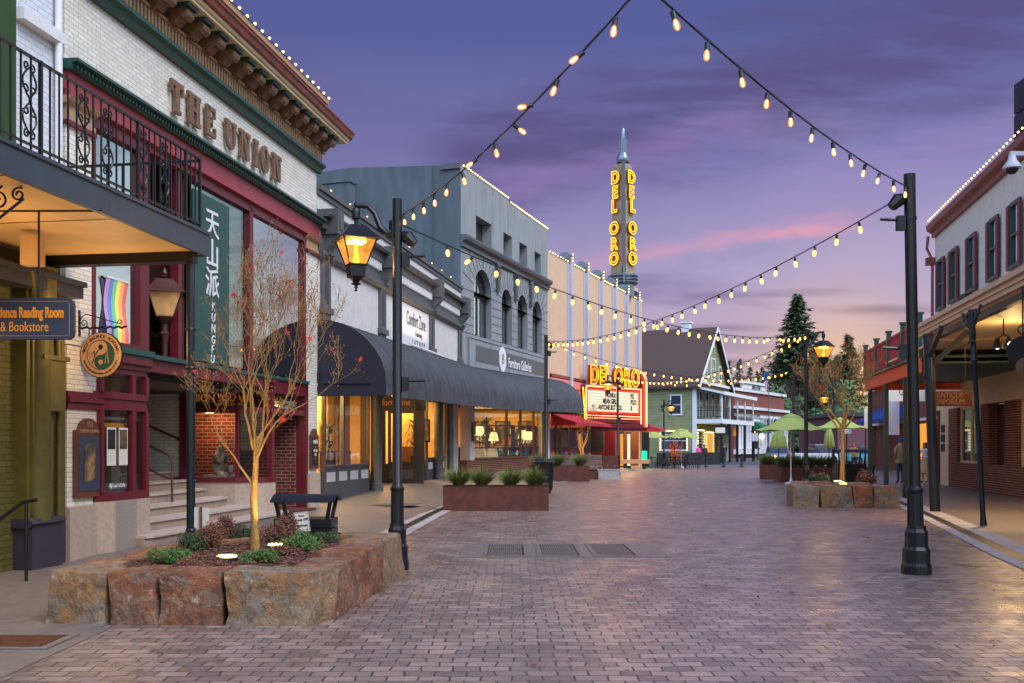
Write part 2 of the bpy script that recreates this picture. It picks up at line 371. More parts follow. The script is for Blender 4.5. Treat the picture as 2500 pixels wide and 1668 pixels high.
def stonemat(name, seed, ca=(124, 84, 58), cb=(168, 116, 66), gray=0.6):
    m = bpy.data.materials.new(name); m.use_nodes = True
    t = NT(m.node_tree); b = t.n['Principled BSDF']
    co = t.new('ShaderNodeTexCoord').outputs['Object']
    mp = t.new('ShaderNodeMapping'); t.l.new(co, mp.inputs[0]); mp.inputs['Location'].default_value = (seed, seed * 0.7, 0); vec = mp.outputs[0]
    a = t.noise(vec, 3.5, 9, 0.7, 0.8); c = t.noise(vec, 6.5, 10, 0.75, 1.2); d = t.noise(vec, 11, 9, 0.8, 0.6); e = t.noise(vec, 2.0, 8, 0.7, 1.2)
    o = t.mix(t.ss(a, 0.38, 0.6), lin(ca), lin(cb))
    o = t.mix(t.ss(e, 0.48, 0.56, 0, gray), o, lin((134, 128, 116)))
    o = t.mix(t.ss(c, 0.48, 0.66, 0, 0.75), o, lin((86, 56, 44)))
    o = t.mix(t.ss(d, 0.55, 0.64, 0, 0.75), o, lin((178, 162, 142)))
    t.l.new(o, b.inputs['Base Color']); b.inputs['Roughness'].default_value = 0.8
    h = t.math('ADD', t.math('MULTIPLY', t.noise(vec, 3.5, 9, 0.62, 0.4), 1.2), t.math('MULTIPLY', t.noise(vec, 22, 8, 0.7), 0.5))
    bn = t.new('ShaderNodeBump'); bn.inputs['Strength'].default_value = 1.0; bn.inputs['Distance'].default_value = 0.06
    t.l.new(h, bn.inputs['Height']); t.l.new(bn.outputs[0], b.inputs['Normal'])
    return m
STONES = [stonemat('rough_stone', 0.0, (110, 96, 76), (158, 108, 60), 0.55), stonemat('rusty_stone', 5.0, (100, 62, 44), (146, 88, 54), 0.35), stonemat('grey_brown_stone', 11.0, (122, 100, 80), (150, 112, 72), 0.5)]
M['riser'] = pmat('shaded_stair_riser', (150, 130, 114), 0.7, var=0.12, nscale=12)  # darker than the tread: shading of the steps put into the colour
M['tread'] = pmat('lit_stair_tread', (176, 162, 152), 0.6, var=0.1, nscale=12)  # paler than the riser, so the lit nosing is painted in

# ------------------------------------------------------------------ mesh builder
class MB:
    def __init__(s): s.v = []; s.f = []; s.m = []; s.sm = []; s.X = None; s.cuts = []
    def cut(s): s.cuts.append((len(s.v), len(s.f))); return s
    def add(s, vs, fs, m=0, smooth=False):
        o = len(s.v)
        if s.X is not None: vs = [s.X @ Vector(p) for p in vs]
        s.v += [tuple(p) for p in vs]
        for f in fs:
            s.f.append([i + o for i in f]); s.m.append(m); s.sm.append(smooth)
        return s
    def box(s, x0, y0, z0, x1, y1, z1, m=0):
        x0, x1 = min(x0, x1), max(x0, x1); y0, y1 = min(y0, y1), max(y0, y1); z0, z1 = min(z0, z1), max(z0, z1)
        vs = [(x, y, z) for z in (z0, z1) for (x, y) in ((x0, y0), (x1, y0), (x1, y1), (x0, y1))]
        return s.add(vs, [(3, 2, 1, 0), (4, 5, 6, 7), (0, 1, 5, 4), (1, 2, 6, 5), (2, 3, 7, 6), (3, 0, 4, 7)], m)
    def hexa(s, b, t, m=0):
        """8 corners: bottom ring b (4), top ring t (4)"""
        return s.add(list(b) + list(t), [(3, 2, 1, 0), (4, 5, 6, 7), (0, 1, 5, 4), (1, 2, 6, 5), (2, 3, 7, 6), (3, 0, 4, 7)], m)
    def quad(s, a, b, c, d, m=0): return s.add([a, b, c, d], [(0, 1, 2, 3)], m)
    def bar(s, a, b, wx, wz=None, m=0):
        a = Vector(a); b = Vector(b); wz = wz or wx
        d = (b - a).normalized(); up = Vector((0, 0, 1)) if abs(d.z) < 0.95 else Vector((1, 0, 0))
        x = d.cross(up).normalized() * wx / 2; z = x.normalized().cross(d) * wz / 2
        return s.hexa([a - x - z, a + x - z, a + x + z, a - x + z][::-1], [b - x - z, b + x - z, b + x + z, b - x + z][::-1], m)
    def tube(s, pts, r, n=8, m=0, cap=True):
        pts = [Vector(p) for p in pts]
        rs = r if isinstance(r, (list, tuple)) else [r] * len(pts)
        vs = []; fs = []; prev = None
        for i, p in enumerate(pts):
            d = (pts[min(i + 1, len(pts) - 1)] - pts[max(i - 1, 0)])
            d = d.normalized() if d.length > 1e-9 else Vector((0, 0, 1))
            if prev is None:
                up = Vector((0, 0, 1)) if abs(d.z) < 0.9 else Vector((1, 0, 0)); x = d.cross(up).normalized()
            else:
                x = (prev - d * prev.dot(d)); x = x.normalized() if x.length > 1e-6 else d.orthogonal().normalized()
            prev = x; y = d.cross(x)
            for k in range(n):
                a = 2 * PI * k / n; vs.append(p + (x * math.cos(a) + y * math.sin(a)) * rs[i])
        for i in range(len(pts) - 1):
            for k in range(n):
                k2 = (k + 1) % n; fs.append((i * n + k, i * n + k2, (i + 1) * n + k2, (i + 1) * n + k))
        if cap:
            fs.append(tuple(range(n))[::-1]); fs.append(tuple(range((len(pts) - 1) * n, len(pts) * n)))
        return s.add(vs, fs, m, n > 5)
    def lathe(s, prof, n=16, c=(0, 0, 0), m=0, smooth=True, rot=0.0):
        vs = []; fs = []
        for r, z in prof:
            for k in range(n):
                a = 2 * PI * k / n + rot; vs.append((c[0] + r * math.cos(a), c[1] + r * math.sin(a), c[2] + z))
        L = len(prof)
        for i in range(L - 1):
            for k in range(n):
                k2 = (k + 1) % n; fs.append((i * n + k, i * n + k2, (i + 1) * n + k2, (i + 1) * n + k))
        fs.append(tuple(range(n))[::-1]); fs.append(tuple(range((L - 1) * n, L * n)))
        return s.add(vs, fs, m, smooth)
    def prism(s, poly, d0, d1, ax='x', m=0):
        """polygon (a,b) extruded from d0 to d1 along ax; plane order: x->(y,z) y->(x,z) z->(x,y)"""
        def P(a, b, d): return {'x': (d, a, b), 'y': (a, d, b), 'z': (a, b, d)}[ax]
        n = len(poly); vs = [P(a, b, d0) for a, b in poly] + [P(a, b, d1) for a, b in poly]
        fs = [tuple(range(n))[::-1], tuple(range(n, 2 * n))] + [(i, (i + 1) % n, n + (i + 1) % n, n + i) for i in range(n)]
        return s.add(vs, fs, m)
    def sphere(s, c, r, n=10, m=0, sz=1.0):
        prof = [(max(1e-4, r * math.sin(PI * i / n)), -r * sz * math.cos(PI * i / n)) for i in range(n + 1)]
        return s.lathe(prof, n + 2, c, m)
    def mesh(s, name, mats):
        me = bpy.data.meshes.new(name); me.from_pydata(s.v, [], s.f)
        for mt in (mats if isinstance(mats, (list, tuple)) else [mats]): me.materials.append(M[mt] if isinstance(mt, str) else mt)
        me.polygons.foreach_set('material_index', s.m); me.polygons.foreach_set('use_smooth', s.sm)
        me.update()
        if any(s.sm): me.set_sharp_from_angle(angle=rad(38))
        return me

def tag(o, label=None, cat=None, group=None, kind=None):
    if label: o['label'] = label
    if cat: o['category'] = cat
    if group: o['group'] = group
    if kind: o['kind'] = kind
    return o
def thing(name, label, cat, loc=(0, 0, 0), rz=0.0, group=None):
    o = bpy.data.objects.new(name, None); C.objects.link(o); o.empty_display_size = 0.2
    o.location = loc; o.rotation_euler = (0, 0, rz)
    return tag(o, label, cat, group)
def part(name, mb, mats, parent, label=None):
    if isinstance(mb, MB) and mb.cuts:
        cs = mb.cuts + [(len(mb.v), len(mb.f))]; o = None
        for (v0, f0), (v1, f1) in zip(cs, cs[1:]):
            q = MB(); q.v = mb.v[v0:v1]; q.f = [[i - v0 for i in f] for f in mb.f[f0:f1]]; q.m = mb.m[f0:f1]; q.sm = mb.sm[f0:f1]
            if q.v: o = part(name, q, mats, parent, label)
        return o
    o = bpy.data.objects.new(name, mb.mesh(name, mats) if isinstance(mb, MB) else mb); C.objects.link(o); o.parent = parent
    if label: o['label'] = label
    return o
def solo(name, mb, mats, label, cat, group=None, loc=(0, 0, 0), rz=0.0):
    o = bpy.data.objects.new(name, mb.mesh(name, mats) if isinstance(mb, MB) else mb); C.objects.link(o)
    o.location = loc; o.rotation_euler = (0, 0, rz)
    return tag(o, label, cat, group)
def struct(name, mb, mats, kind='structure', loc=(0, 0, 0), rz=0.0):
    o = bpy.data.objects.new(name, mb.mesh(name, mats)); C.objects.link(o); o['kind'] = kind; o.location = loc; o.rotation_euler = (0, 0, rz)
    return o
def copy_tree(o, parent=None):
    c = o.copy(); C.objects.link(c); c.parent = parent
    for ch in list(o.children): copy_tree(ch, c)
    return c
ROT = {'E': (PI / 2, 0, PI / 2), 'W': (PI / 2, 0, -PI / 2), 'S': (PI / 2, 0, 0)}
def text(body, size, loc, face, mat, parent, name='lettering', ext=0.004, align='CENTER', sx=1.0, neon=0.0, bold=0.0, spacing=1.0, shear=0.0, rot=None, line=1.0):
    cu = bpy.data.curves.new(name, 'FONT'); cu.body = body; cu.size = size; cu.align_x = align; cu.align_y = 'CENTER'
    cu.extrude = ext; cu.space_character = spacing; cu.shear = shear; cu.offset = bold; cu.space_line = line
    if neon: cu.fill_mode = 'NONE'; cu.extrude = 0; cu.bevel_depth = neon; cu.bevel_resolution = 0; cu.resolution_u = 4; cu.offset = bold
    else: cu.resolution_u = 3
    cu.materials.append(M[mat] if isinstance(mat, str) else mat)
    o = bpy.data.objects.new(name, cu); C.objects.link(o); o.parent = parent; o.location = loc
    o.rotation_euler = rot or ROT[face]; o.scale = (sx, 1, 1)
    return o
def lamp(kind, loc, energy, colour=(1, 0.7, 0.4), parent=None, size=0.1, rot=(0, 0, 0), spot=None, name='lamp_light', sy=None):
    l = bpy.data.lights.new(name, kind); l.energy = energy; l.color = colour
    if kind == 'POINT': l.shadow_soft_size = size
    if kind == 'SPOT': l.shadow_soft_size = size; l.spot_size = spot or rad(60); l.spot_blend = 0.6
    if kind == 'AREA':
        l.size = size
        if sy: l.shape = 'RECTANGLE'; l.size_y = sy
    o = bpy.data.objects.new(name, l); C.objects.link(o); o.location = loc; o.rotation_euler = rot; o.parent = parent
    return o

def gp(px, py, z=0.0):
    """point on level z seen at that pixel of the 2500 px photo"""
    Y = (EYE - z) * FP / (py - HZ); return Vector(((px - CX) / FP * Y, Y, z))
def ap(px, py, Y): return Vector(((px - CX) / FP * Y, Y, EYE - (py - HZ) / FP * Y))
class Fac:
    """upright plane through (X0,Y0) running along (t,1); local axes x = to the right, y = along, z = up"""
    def __init__(s, X0, Y0, t):
        s.X0, s.Y0 = X0, Y0; q = math.hypot(t, 1); s.d = (t / q, 1 / q); s.n = (1 / q, -t / q); s.rz = -math.atan(t); s.loc = (X0, Y0, 0)
    def px(s, px, py=None, n=0.0):
        r = (px - CX) / FP
        a = s.X0 + n * s.n[0]; b = s.Y0 + n * s.n[1]
        q = (r * b - a) / (s.d[0] - r * s.d[1])
        if py is None: return q
        return q, EYE - (py - HZ) / FP * (b + q * s.d[1])
    def w(s, n, q, z=0.0): return Vector((s.X0 + n * s.n[0] + q * s.d[0], s.Y0 + n * s.n[1] + q * s.d[1], z))
U = Fac(-6.16, 13.7, 0.161)
K = Fac(-4.59, 23.4, 0.173)
FG = Fac(-1.98, 38.5, 0.341)
TH = Fac(1.77, 49.5, 0.3986)
R = Fac(9.61, 0.0, 0.19)
rng = random.Random(7)

# ------------------------------------------------------------------ ground
def sheet(rows, z=None, m=0):
    """rows = list of point rows; grid of quads facing up"""
    mb = MB(); n = len(rows[0]); vs = [p for r in rows for p in r]; fs = []
    for i in range(len(rows) - 1):
        for j in range(n - 1): fs.append((i * n + j, i * n + j + 1, (i + 1) * n + j + 1, (i + 1) * n + j))
    mb.add(vs, fs, m); return mb
mb = MB(); mb.quad((-900, -300, -0.06), (900, -300, -0.06), (900, 1500, -0.06), (-900, 1500, -0.06)); struct('ground', mb, 'earth')
CL = [(-4.6, -8.0), (-3.9, 3.0), (-3.6, 8.8), (-2.9, 13.0), (-2.27, 17.6), (-1.95, 23.4), (-1.6, 28.0), (0.5, 38.5), (3.9, 50.0), (7.3, 61.0), (10.3, 69.0), (11.5, 73.5)]
CR = [(1.9, -8.0), (4.9, 4.0), (7.35, 14.3), (9.3, 21.5), (11.2, 28.8), (12.6, 36.0), (15.3, 50.0), (19.5, 72.0)]
def offs(line, d):
    out = []
    for i, (x, y) in enumerate(line):
        a = line[max(i - 1, 0)]; b = line[min(i + 1, len(line) - 1)]
        tx, ty = b[0] - a[0], b[1] - a[1]; q = math.hypot(tx, ty); out.append((x + ty / q * d, y - tx / q * d))
    return out
def interp(line, y):
    for a, b in zip(line, line[1:]):
        if a[1] <= y <= b[1]: return a[0] + (b[0] - a[0]) * (y - a[1]) / (b[1] - a[1])
    return line[0][0] if y < line[0][1] else line[-1][0]
ys = [-8, -2, 4, 8.8, 13, 17.6, 21, 25, 28.8, 33, 38.5, 45, 50, 56, 61, 66, 72.8]
mb = sheet([[(interp(CL, y), y, 0.0), (interp(CR, y), y, 0.0)] for y in ys]); struct('street', mb, 'paver')
mb = MB(); mb.quad((-30, 72.8, -0.004), (120, 72.8, -0.004), (120, 150, -0.004), (-30, 150, -0.004)); struct('road', mb, 'asphalt')
GH = [(-22, -8, 0.0), (-5, 8.8, 0.0), (0, 13, 0.0), (2.2, 15.6, 0.10), (4, 17.6, 0.13), (9.7, 23.4, 0.15)]
rows = []
for s_, y_, z_ in GH:
    c = (interp(CL, y_), y_, 0.006); f = U.w(0.0, s_, z_ + 0.004); b = U.w(-4.5, s_, z_ + 0.004)
    rows.append([tuple(b), tuple(f), c])
for s_, y_, z_ in ((4.6, 28, 0.31), (15.2, 38.5, 0.43)):
    rows.append([tuple(K.w(-4.5, s_, z_)), tuple(K.w(0, s_, z_)), (interp(CL, y_), y_, 0.006)])
for s_, y_, z_ in ((6, 45, 0.45), (11.6, 50, 0.45)):
    rows.append([tuple(FG.w(-4.5, s_, z_)), tuple(FG.w(0, s_, z_)), (interp(CL, y_), y_, 0.006)])
for s_, y_, z_ in ((9, 61, 0.32), (19.5, 72.8, 0.12)):
    rows.append([tuple(TH.w(-4.5, s_, z_)), tuple(TH.w(0, s_, z_)), (interp(CL, y_), y_, 0.006)])
struct('sidewalk', sheet([r[::1] for r in rows]), 'concrete')
rows = [[(interp(CR, y), y, 0.006), tuple(R.w(0, (y) / R.d[1], 0.02)), tuple(R.w(5, (y) / R.d[1], 0.02))] for y in (-8, 4, 14.3, 21.5, 28.8, 36, 50, 72.8)]
struct('sidewalk', sheet(rows), 'concrete')
# trench drain and its pale concrete bands along both edges
for nm, line, sg in (('left', CL[3:], 1), ('right', CR, -1)):
    segs = [(x, y) for x, y in line]
    for a, b, mt, z, lab in ((-0.34, 0.0, 'concrete_light', 0.012, 'gutter_band'), (0.0, 0.2, 'iron_blue', 0.009, 'trench_drain'), (0.2, 0.42, 'concrete_light', 0.012, 'gutter_band')):
        A = offs(segs, a * sg); B = offs(segs, b * sg)
        struct(lab, sheet([[(p[0], p[1], z), (q[0], q[1], z)] for p, q in zip(A, B)]), mt)
# three grates across the paving in front of the camera
def grate(name, x0, x1, y0, y1, label, z=0.005, slots=16):
    t = thing(name, label, 'grate', ((x0 + x1) / 2, (y0 + y1) / 2, z)); w_, d_ = (x1 - x0) / 2, (y1 - y0) / 2
    a = MB()
    for bx in ((-w_, -d_, w_, -d_ + 0.05), (-w_, d_ - 0.05, w_, d_), (-w_, -d_ + 0.05, -w_ + 0.07, d_ - 0.05), (w_ - 0.07, -d_ + 0.05, w_, d_ - 0.05)): a.box(bx[0], bx[1], 0, bx[2], bx[3], 0.012)
    part('frame', a, 'concrete', t)
    b = MB(); b.box(-w_ + 0.07, -d_ + 0.05, 0.0, w_ - 0.07, d_ - 0.05, 0.003); part('pit', b, 'black', t)
    c = MB(); n = slots
    for i in range(n):
        x = -w_ + 0.09 + (2 * w_ - 0.18) * i / n; c.box(x, -d_ + 0.06, 0.004, x + (2 * w_ - 0.18) / n * 0.55, d_ - 0.06, 0.010)
    for yy in (-d_ * 0.33, d_ * 0.33): c.box(-w_ + 0.07, yy - 0.015, 0.0105, w_ - 0.07, yy + 0.015, 0.0115)
    part('grille', c, 'brown_sign' if 'rust' in label else 'concrete', t); return t
y0, y1 = 3890 / (1360 - HZ), 3890 / (1330 - HZ)
mb = MB(); mb.box(gp(1168, 1345).x - 0.25, y0 - 0.10, 0.001, gp(1597, 1345).x + 0.12, y1 + 0.10, 0.0045); struct('grate_apron', mb, 'concrete')
for i, (a, b) in enumerate(((1180, 1290), (1309, 1419), (1438, 1550))):
    grate('floor_grate', gp(a, 1345).x, gp(b, 1345).x, y0, y1, ('left one of the three slotted steel grates in a row across the pavers', 'middle one of the three slotted steel grates in a row across the pavers', 'right one of the three slotted steel grates in a row across the pavers')[i])
mb = MB(); mb.box(-4.9, 6.4, 0.002, -3.5, 8.7, 0.0075); struct('drain_apron', mb, 'concrete')
grate('storm_drain', -4.35, -3.62, 7.75, 8.35, 'rusty storm drain grate in the pale slab left of the stone planter', z=0.009, slots=22)
# utility covers on the sidewalk by the awning
t_ = gp(965, 1232, 0.1)
mb = MB(); mb.box(-0.55, -0.5, 0, 0.55, 0.5, 0.006); solo('utility_cover', mb, 'trim_gray', 'flat dark utility cover in the sidewalk beside the left lamp post', 'utility cover', loc=(t_.x, t_.y, 0.10), rz=-0.15)
# fallen leaves
mb = MB(); r_ = random.Random(3)
for i in range(420):
    y = 4 + 30 * r_.random() ** 1.3; x = interp(CL, y) + 0.6 + (interp(CR, y) - interp(CL, y) - 0.8) * r_.random() ** 0.7
    a = r_.random() * PI * 2; s_ = r_.uniform(0.02, 0.05); z = 0.012
    p = [(x + math.cos(a + k * 1.7) * s_ * q, y + math.sin(a + k * 1.7) * s_ * q, z + r_.uniform(0, 0.02)) for k, q in ((0, 1), (1, 0.5), (2, 0.9), (3, 0.5))]
    mb.add(p, [(0, 1, 2, 3)])
struct('fallen_leaves', mb, 'leaf_brown', 'stuff')

# ------------------------------------------------------------------ the glazed brick building
ub = thing('brick_building', 'white glazed brick building with crimson trim and bracketed cornice', 'building', U.loc, U.rz)
L = 9.83
mb = MB(); mb.box(-0.4, 0, 6.9, 0, L, 8.1); mb.box(-0.4, 0, 8.1, -0.02, L, 9.2)
mb.box(-0.45, 0, 3.0, 0.02, 0.62, 6.08); mb.box(-0.45, 9.12, 3.0, 0.02, L, 6.08)       # upper piers
mb.box(-0.45, 0, 2.35, 0.04, 0.86, 2.98); mb.box(-0.45, 0, 0.74, 0.04, 0.84, 2.1)
mb.box(-0.45, 9.2, 0.95, 0.03, L, 3.0)
mb.box(-12, L - 0.25, 3.2, -0.45, L - 0.01, 9.2)
part('brick_wall', mb, 'white_brick', ub)
mb = MB(); mb.box(-12, 0.01, 0.0, -0.46, 0.26, 9.15); mb.box(-12, 0.26, 8.7, -0.46, L - 0.25, 8.9); mb.box(-12, 0.3, 0, -11.7, L, 8.7)
part('rear_wall', mb, 'dark_brick', ub)
mb = MB(); mb.box(-0.3, 0, 6.5, 0.06, L + 0.03, 6.76); mb.box(-0.3, 0, 6.40, 0.10, L + 0.04, 6.50); mb.box(-0.25, 0.6, 6.3, 0.0, 9.15, 6.40); mb.box(-0.3, -0.03, 6.74, 0.03, 0, 6.5)
part('crimson_band', mb, 'crimson_band', ub)
mb = MB(); mb.prism([(0.0, 6.76), (0.12, 6.76), (0.15, 6.80), (0.15, 6.84), (0.24, 6.86), (0.24, 6.9), (0.0, 6.9)], -0.06, L + 0.1, 'y')
mb.prism([(0.0, 8.0), (0.08, 8.0), (0.12, 8.10), (0.2, 8.14), (0.2, 8.2), (-0.1, 8.2)], -0.06, L + 0.12, 'y')
for i in range(110):
    s_ = 0.02 + i * 0.0895; mb.box(0.151, s_, 6.785, 0.18, s_ + 0.045, 6.835)
part('green_moulding', mb, 'bottle', ub)
# dentil band, brackets, soffit, gutter and parapet
mb = MB(); mb.box(-0.1, -0.05, 8.2, 0.14, L + 0.14, 8.24); mb.box(-0.1, 0, 8.24, 0.09, L + 0.09, 8.5); mb.box(-0.1, -0.05, 8.47, 0.17, L + 0.16, 8.52)
for i in range(92):
    s_ = 0.03 + i * 0.107; mb.box(0.09, s_, 8.25, 0.15, s_ + 0.055, 8.46)
mb.box(-0.1, 0, 8.5, 0.05, L + 0.05, 8.8)
part('dentil_band', mb, 'tan', ub)
for i in range(17):
    s_ = 0.25 + i * (L - 0.5) / 16 + 0.1
    mb = MB(); w_ = 0.13
    prof = [(0.05, 8.40), (0.12, 8.40), (0.17, 8.48), (0.26, 8.48), (0.36, 8.58), (0.42, 8.55), (0.48, 8.60), (0.50, 8.68), (0.46, 8.72), (0.05, 8.72)]
    mb.prism(prof, s_ - w_, s_ + w_, 'y')
    mb.prism([(0.05, 8.72), (0.54, 8.72), (0.54, 8.78), (0.05, 8.78)], s_ - w_ - 0.04, s_ + w_ + 0.04, 'y', 1)
    part('cornice_bracket', mb, ['tan_dark', 'bottle'], ub)
mb = MB(); mb.box(-0.3, -0.1, 8.78, 0.60, L + 0.42, 8.84); mb.prism([(0.58, 8.84), (0.63, 8.84), (0.66, 8.88), (-0.2, 8.88), (-0.2, 8.84)], -0.1, L + 0.46, 'y')
part('soffit', mb, 'cream_paint', ub)
mb = MB(); mb.prism([(0.2, 8.88), (0.66, 8.88), (0.70, 8.92), (0.73, 9.0), (0.76, 9.03), (0.76, 9.06), (0.66, 9.06), (0.62, 9.0), (0.2, 9.0)], -0.1, L + 0.55, 'y')
part('gutter', mb, 'rust_gutter', ub)
mb = MB(); mb.prism([(-0.4, 9.0), (0.5, 9.0), (0.35, 9.1), (0.22, 9.62), (-0.4, 9.62)], -0.1, L + 0.1, 'y'); mb.box(-0.42, -0.1, 9.62, 0.26, L + 0.12, 9.72)
part('parapet', mb, 'tan', ub)
# slab-serif letters
def slab(ch, w_=0.42, h=0.53, st=0.13, th=0.07, se=0.075):
    mb = MB(); D0, D1 = 0.05, 0.10
    def r(x0, z0, x1, z1): mb.box(D0, x0, z0, D1, x1, z1)
    def serif(xc, z, ww=0.21): r(xc - ww / 2, z, xc + ww / 2, z + se)
    if ch == 'T':
        r(0, h - se * 1.2, w_, h); r(w_ / 2 - st / 2, se, w_ / 2 + st / 2, h - se * 1.2); serif(w_ / 2, 0, 0.25); r(0, h - 0.2, 0.06, h - se * 1.2); r(w_ - 0.06, h - 0.2, w_, h - se * 1.2)
    if ch in 'HUN':
        a, b = 0.085, w_ - 0.085
        if ch == 'H':
            for xc in (a, b): r(xc - st / 2, se, xc + st / 2, h - se); serif(xc, 0); serif(xc, h - se)
            r(a + st / 2, h / 2 - th / 2, b - st / 2, h / 2 + th / 2)
        if ch == 'U':
            pts_o = []; pts_i = []
            for k in range(9):
                an = PI + PI * k / 8; pts_o.append((w_ / 2 + (w_ / 2 - 0.02) * math.cos(an), 0.2 + 0.2 * math.sin(an))); pts_i.append((w_ / 2 + (w_ / 2 - 0.02 - th * 1.2) * math.cos(an), 0.2 + (0.2 - th) * math.sin(an)))
            for k in range(8): mb.prism([pts_o[k], pts_o[k + 1], pts_i[k + 1], pts_i[k]], D0, D1, 'x')
            r(0.02, 0.2, 0.02 + st, h - se); r(w_ - 0.02 - th * 1.2, 0.2, w_ - 0.02, h - se); serif(0.085, h - se); serif(w_ - 0.06, h - se, 0.17)
        if ch == 'N':
            r(0.03, se, 0.03 + th, h - se); r(w_ - 0.03 - th, se * 0.2, w_ - 0.03, h - se); serif(0.07, 0, 0.19); serif(0.06, h - se, 0.2); serif(w_ - 0.07, h - se, 0.19)
            mb.prism([(0.06, h - 0.01), (0.06 + st * 1.05, h - 0.01), (w_ - 0.03, 0.0), (w_ - 0.03 - st * 1.05, 0.0)], D0 + 0.002, D1 + 0.003, 'x')
    if ch == 'E':
        r(0.02, 0, 0.15, h); r(0.15, h - se, w_ * 0.86, h); r(0.15, 0, w_ * 0.9, se); r(0.15, h / 2 - th / 2, w_ * 0.6, h / 2 + th / 2)
        r(w_ * 0.74, h - 0.18, w_ * 0.86, h - se); r(w_ * 0.76, se, w_ * 0.9, 0.18); r(w_ * 0.5, h / 2 - 0.09, w_ * 0.6, h / 2 + 0.09); serif(0.07, h - se + .001, 0.13)
    if ch == 'I': r(0.12, se, 0.25, h - se); serif(0.185, 0); serif(0.185, h - se)
    if ch == 'O':
        for k in range(20):
            a0, a1 = 2 * PI * k / 20, 2 * PI * (k + 1) / 20
            P = lambda rr, an, q: (w_ / 2 + (w_ / 2 - rr * q) * math.cos(an), h / 2 + (h / 2 + 0.01 - rr) * math.sin(an))
            mb.prism([P(0, a0, 0), P(0, a1, 0), P(th, a1, 1.8), P(th, a0, 1.8)], D0, D1, 'x')
    return mb
tl = thing('building_letters', 'bronze slab serif letters spelling THE UNION high on the white brick wall', 'lettering', U.loc, U.rz)
# pixel x of each letter's left edge on the facade
for ch, pa, za, in zip('THEUNION', (406, 449, 492, 541, 577, 606, 627, 657), (0,) * 8):
    s_, _ = U.px(pa, 300)
    mb = slab(ch); mb.v = [(x, y + s_, z + 7.14) for x, y, z in mb.v]
    part('letter', mb, 'letter_bronze', tl)

# upper storey glazing
mb = MB()
def bars(lst, n0=-0.12, n1=0.0):
    for a in lst: mb.box(n0, a[0], a[1], n1, a[2], a[3])
mb.cut(); bars([(0.62, 3.05, 0.72, 6.3), (1.93, 3.05, 2.2, 6.4), (0.72, 3.05, 1.93, 3.15), (0.72, 6.2, 1.93, 6.3)], -0.14, 0.03)
mb.cut(); bars([(6.05, 3.0, 6.22, 6.35), (9.0, 3.0, 9.12, 6.35), (3.74, 6.22, 9.0, 6.32)], -0.12, 0.02)
part('window_frame', mb, 'crimson', ub)
for a, b, gm in ((0.72, 1.93, 'glass_sky'), (3.74, 6.05, 'glass_banner'), (6.22, 9.0, 'glass_sky')):
    mb = MB(); mb.box(-0.07, a, 3.1, -0.055, b, 6.25); part('window_pane', mb, gm, ub)
mb = MB(); mb.box(-4.0, 0.3, 2.9, -3.8, 9.6, 6.6); mb.box(-3.8, 3.58, 3.05, -0.14, 3.68, 6.4, 0); mb.box(-3.8, 9.0, 3.0, -0.5, 9.5, 6.6); mb.box(-3.8, 2.1, 3.05, -1.2, 2.2, 6.5); mb.box(-3.8, 0.3, 6.5, -0.3, 9.5, 6.6)
part('inner_wall', mb, 'dark_brick', ub)
mb = MB(); mb.box(-3.8, 0.3, 2.72, -0.16, 9.5, 2.9); part('storey_floor', mb, 'near_black', ub)
# pier caps
mb = MB()
for a, b in ((-0.02, 0.66), (9.08, L + 0.02)):
    mb.cut(); mb.box(-0.3, a, 6.08, 0.06, b, 6.16); mb.box(-0.3, a + 0.02, 6.16, 0.04, b - 0.02, 6.32); mb.prism([(0.04, 6.3), (0.1, 6.34), (0.14, 6.4), (-0.3, 6.4), (-0.3, 6.3)], a - 0.03, b + 0.03, 'y')
part('pier_capital', mb, 'tan', ub)
mb = MB(); mb.cut(); mb.box(-0.3, -0.03, 6.02, 0.08, 0.67, 6.08); mb.cut(); mb.box(-0.3, 9.07, 6.02, 0.08, L + 0.03, 6.08); mb.cut(); mb.box(-0.3, -0.02, 2.1, 0.07, 0.9, 2.35); mb.box(-0.3, -0.04, 2.2, 0.11, 0.93, 2.27)
part('pier_trim', mb, 'crimson', ub)
# left shop bay: cap, cornice, transom, display glass, stone base
bay = [(-0.2, 0.62), (0.02, 0.62), (0.16, 0.9), (0.16, 1.9), (-0.12, 2.25), (-0.5, 2.25)]
def ring(poly, z0, z1, d, mb, m=0):
    mb.prism([(n_ + (d if n_ > -0.15 else 0), q + (d * 0.7 if q > 2.0 else 0)) for n_, q in poly], z0, z1, 'z', m)
mb = MB(); ring(bay, 2.96, 3.05, 0.14, mb); ring(bay, 2.92, 2.96, 0.09, mb); part('bay_cap', mb, 'bottle', ub)
mb = MB(); ring(bay, 2.82, 2.92, 0.10, mb); ring(bay, 2.74, 2.82, 0.04, mb); ring(bay, 2.66, 2.74, 0.0, mb); ring(bay, 2.28, 2.38, 0.02, mb); ring(bay, 2.18, 2.28, -0.01, mb); ring(bay, 2.12, 2.18, 0.01, mb); ring(bay, 0.78, 0.90, 0.04, mb)
for q0, q1, n0, n1 in ((0.70, 0.77, 0.05, 0.13), (1.46, 1.57, 0.08, 0.17), (1.86, 1.95, 0.08, 0.17), (2.14, 2.26, -0.2, -0.06)):
    mb.box(n0, q0, 0.9, n1, q1, 2.12); mb.box(n0, q0, 2.38, n1, q1, 2.66)
part('bay_frame', mb, 'crimson', ub)
mb = MB(); mb.box(0.10, 0.77, 0.9, 0.115, 1.86, 2.12); mb.box(0.10, 0.77, 2.38, 0.115, 1.86, 2.66)
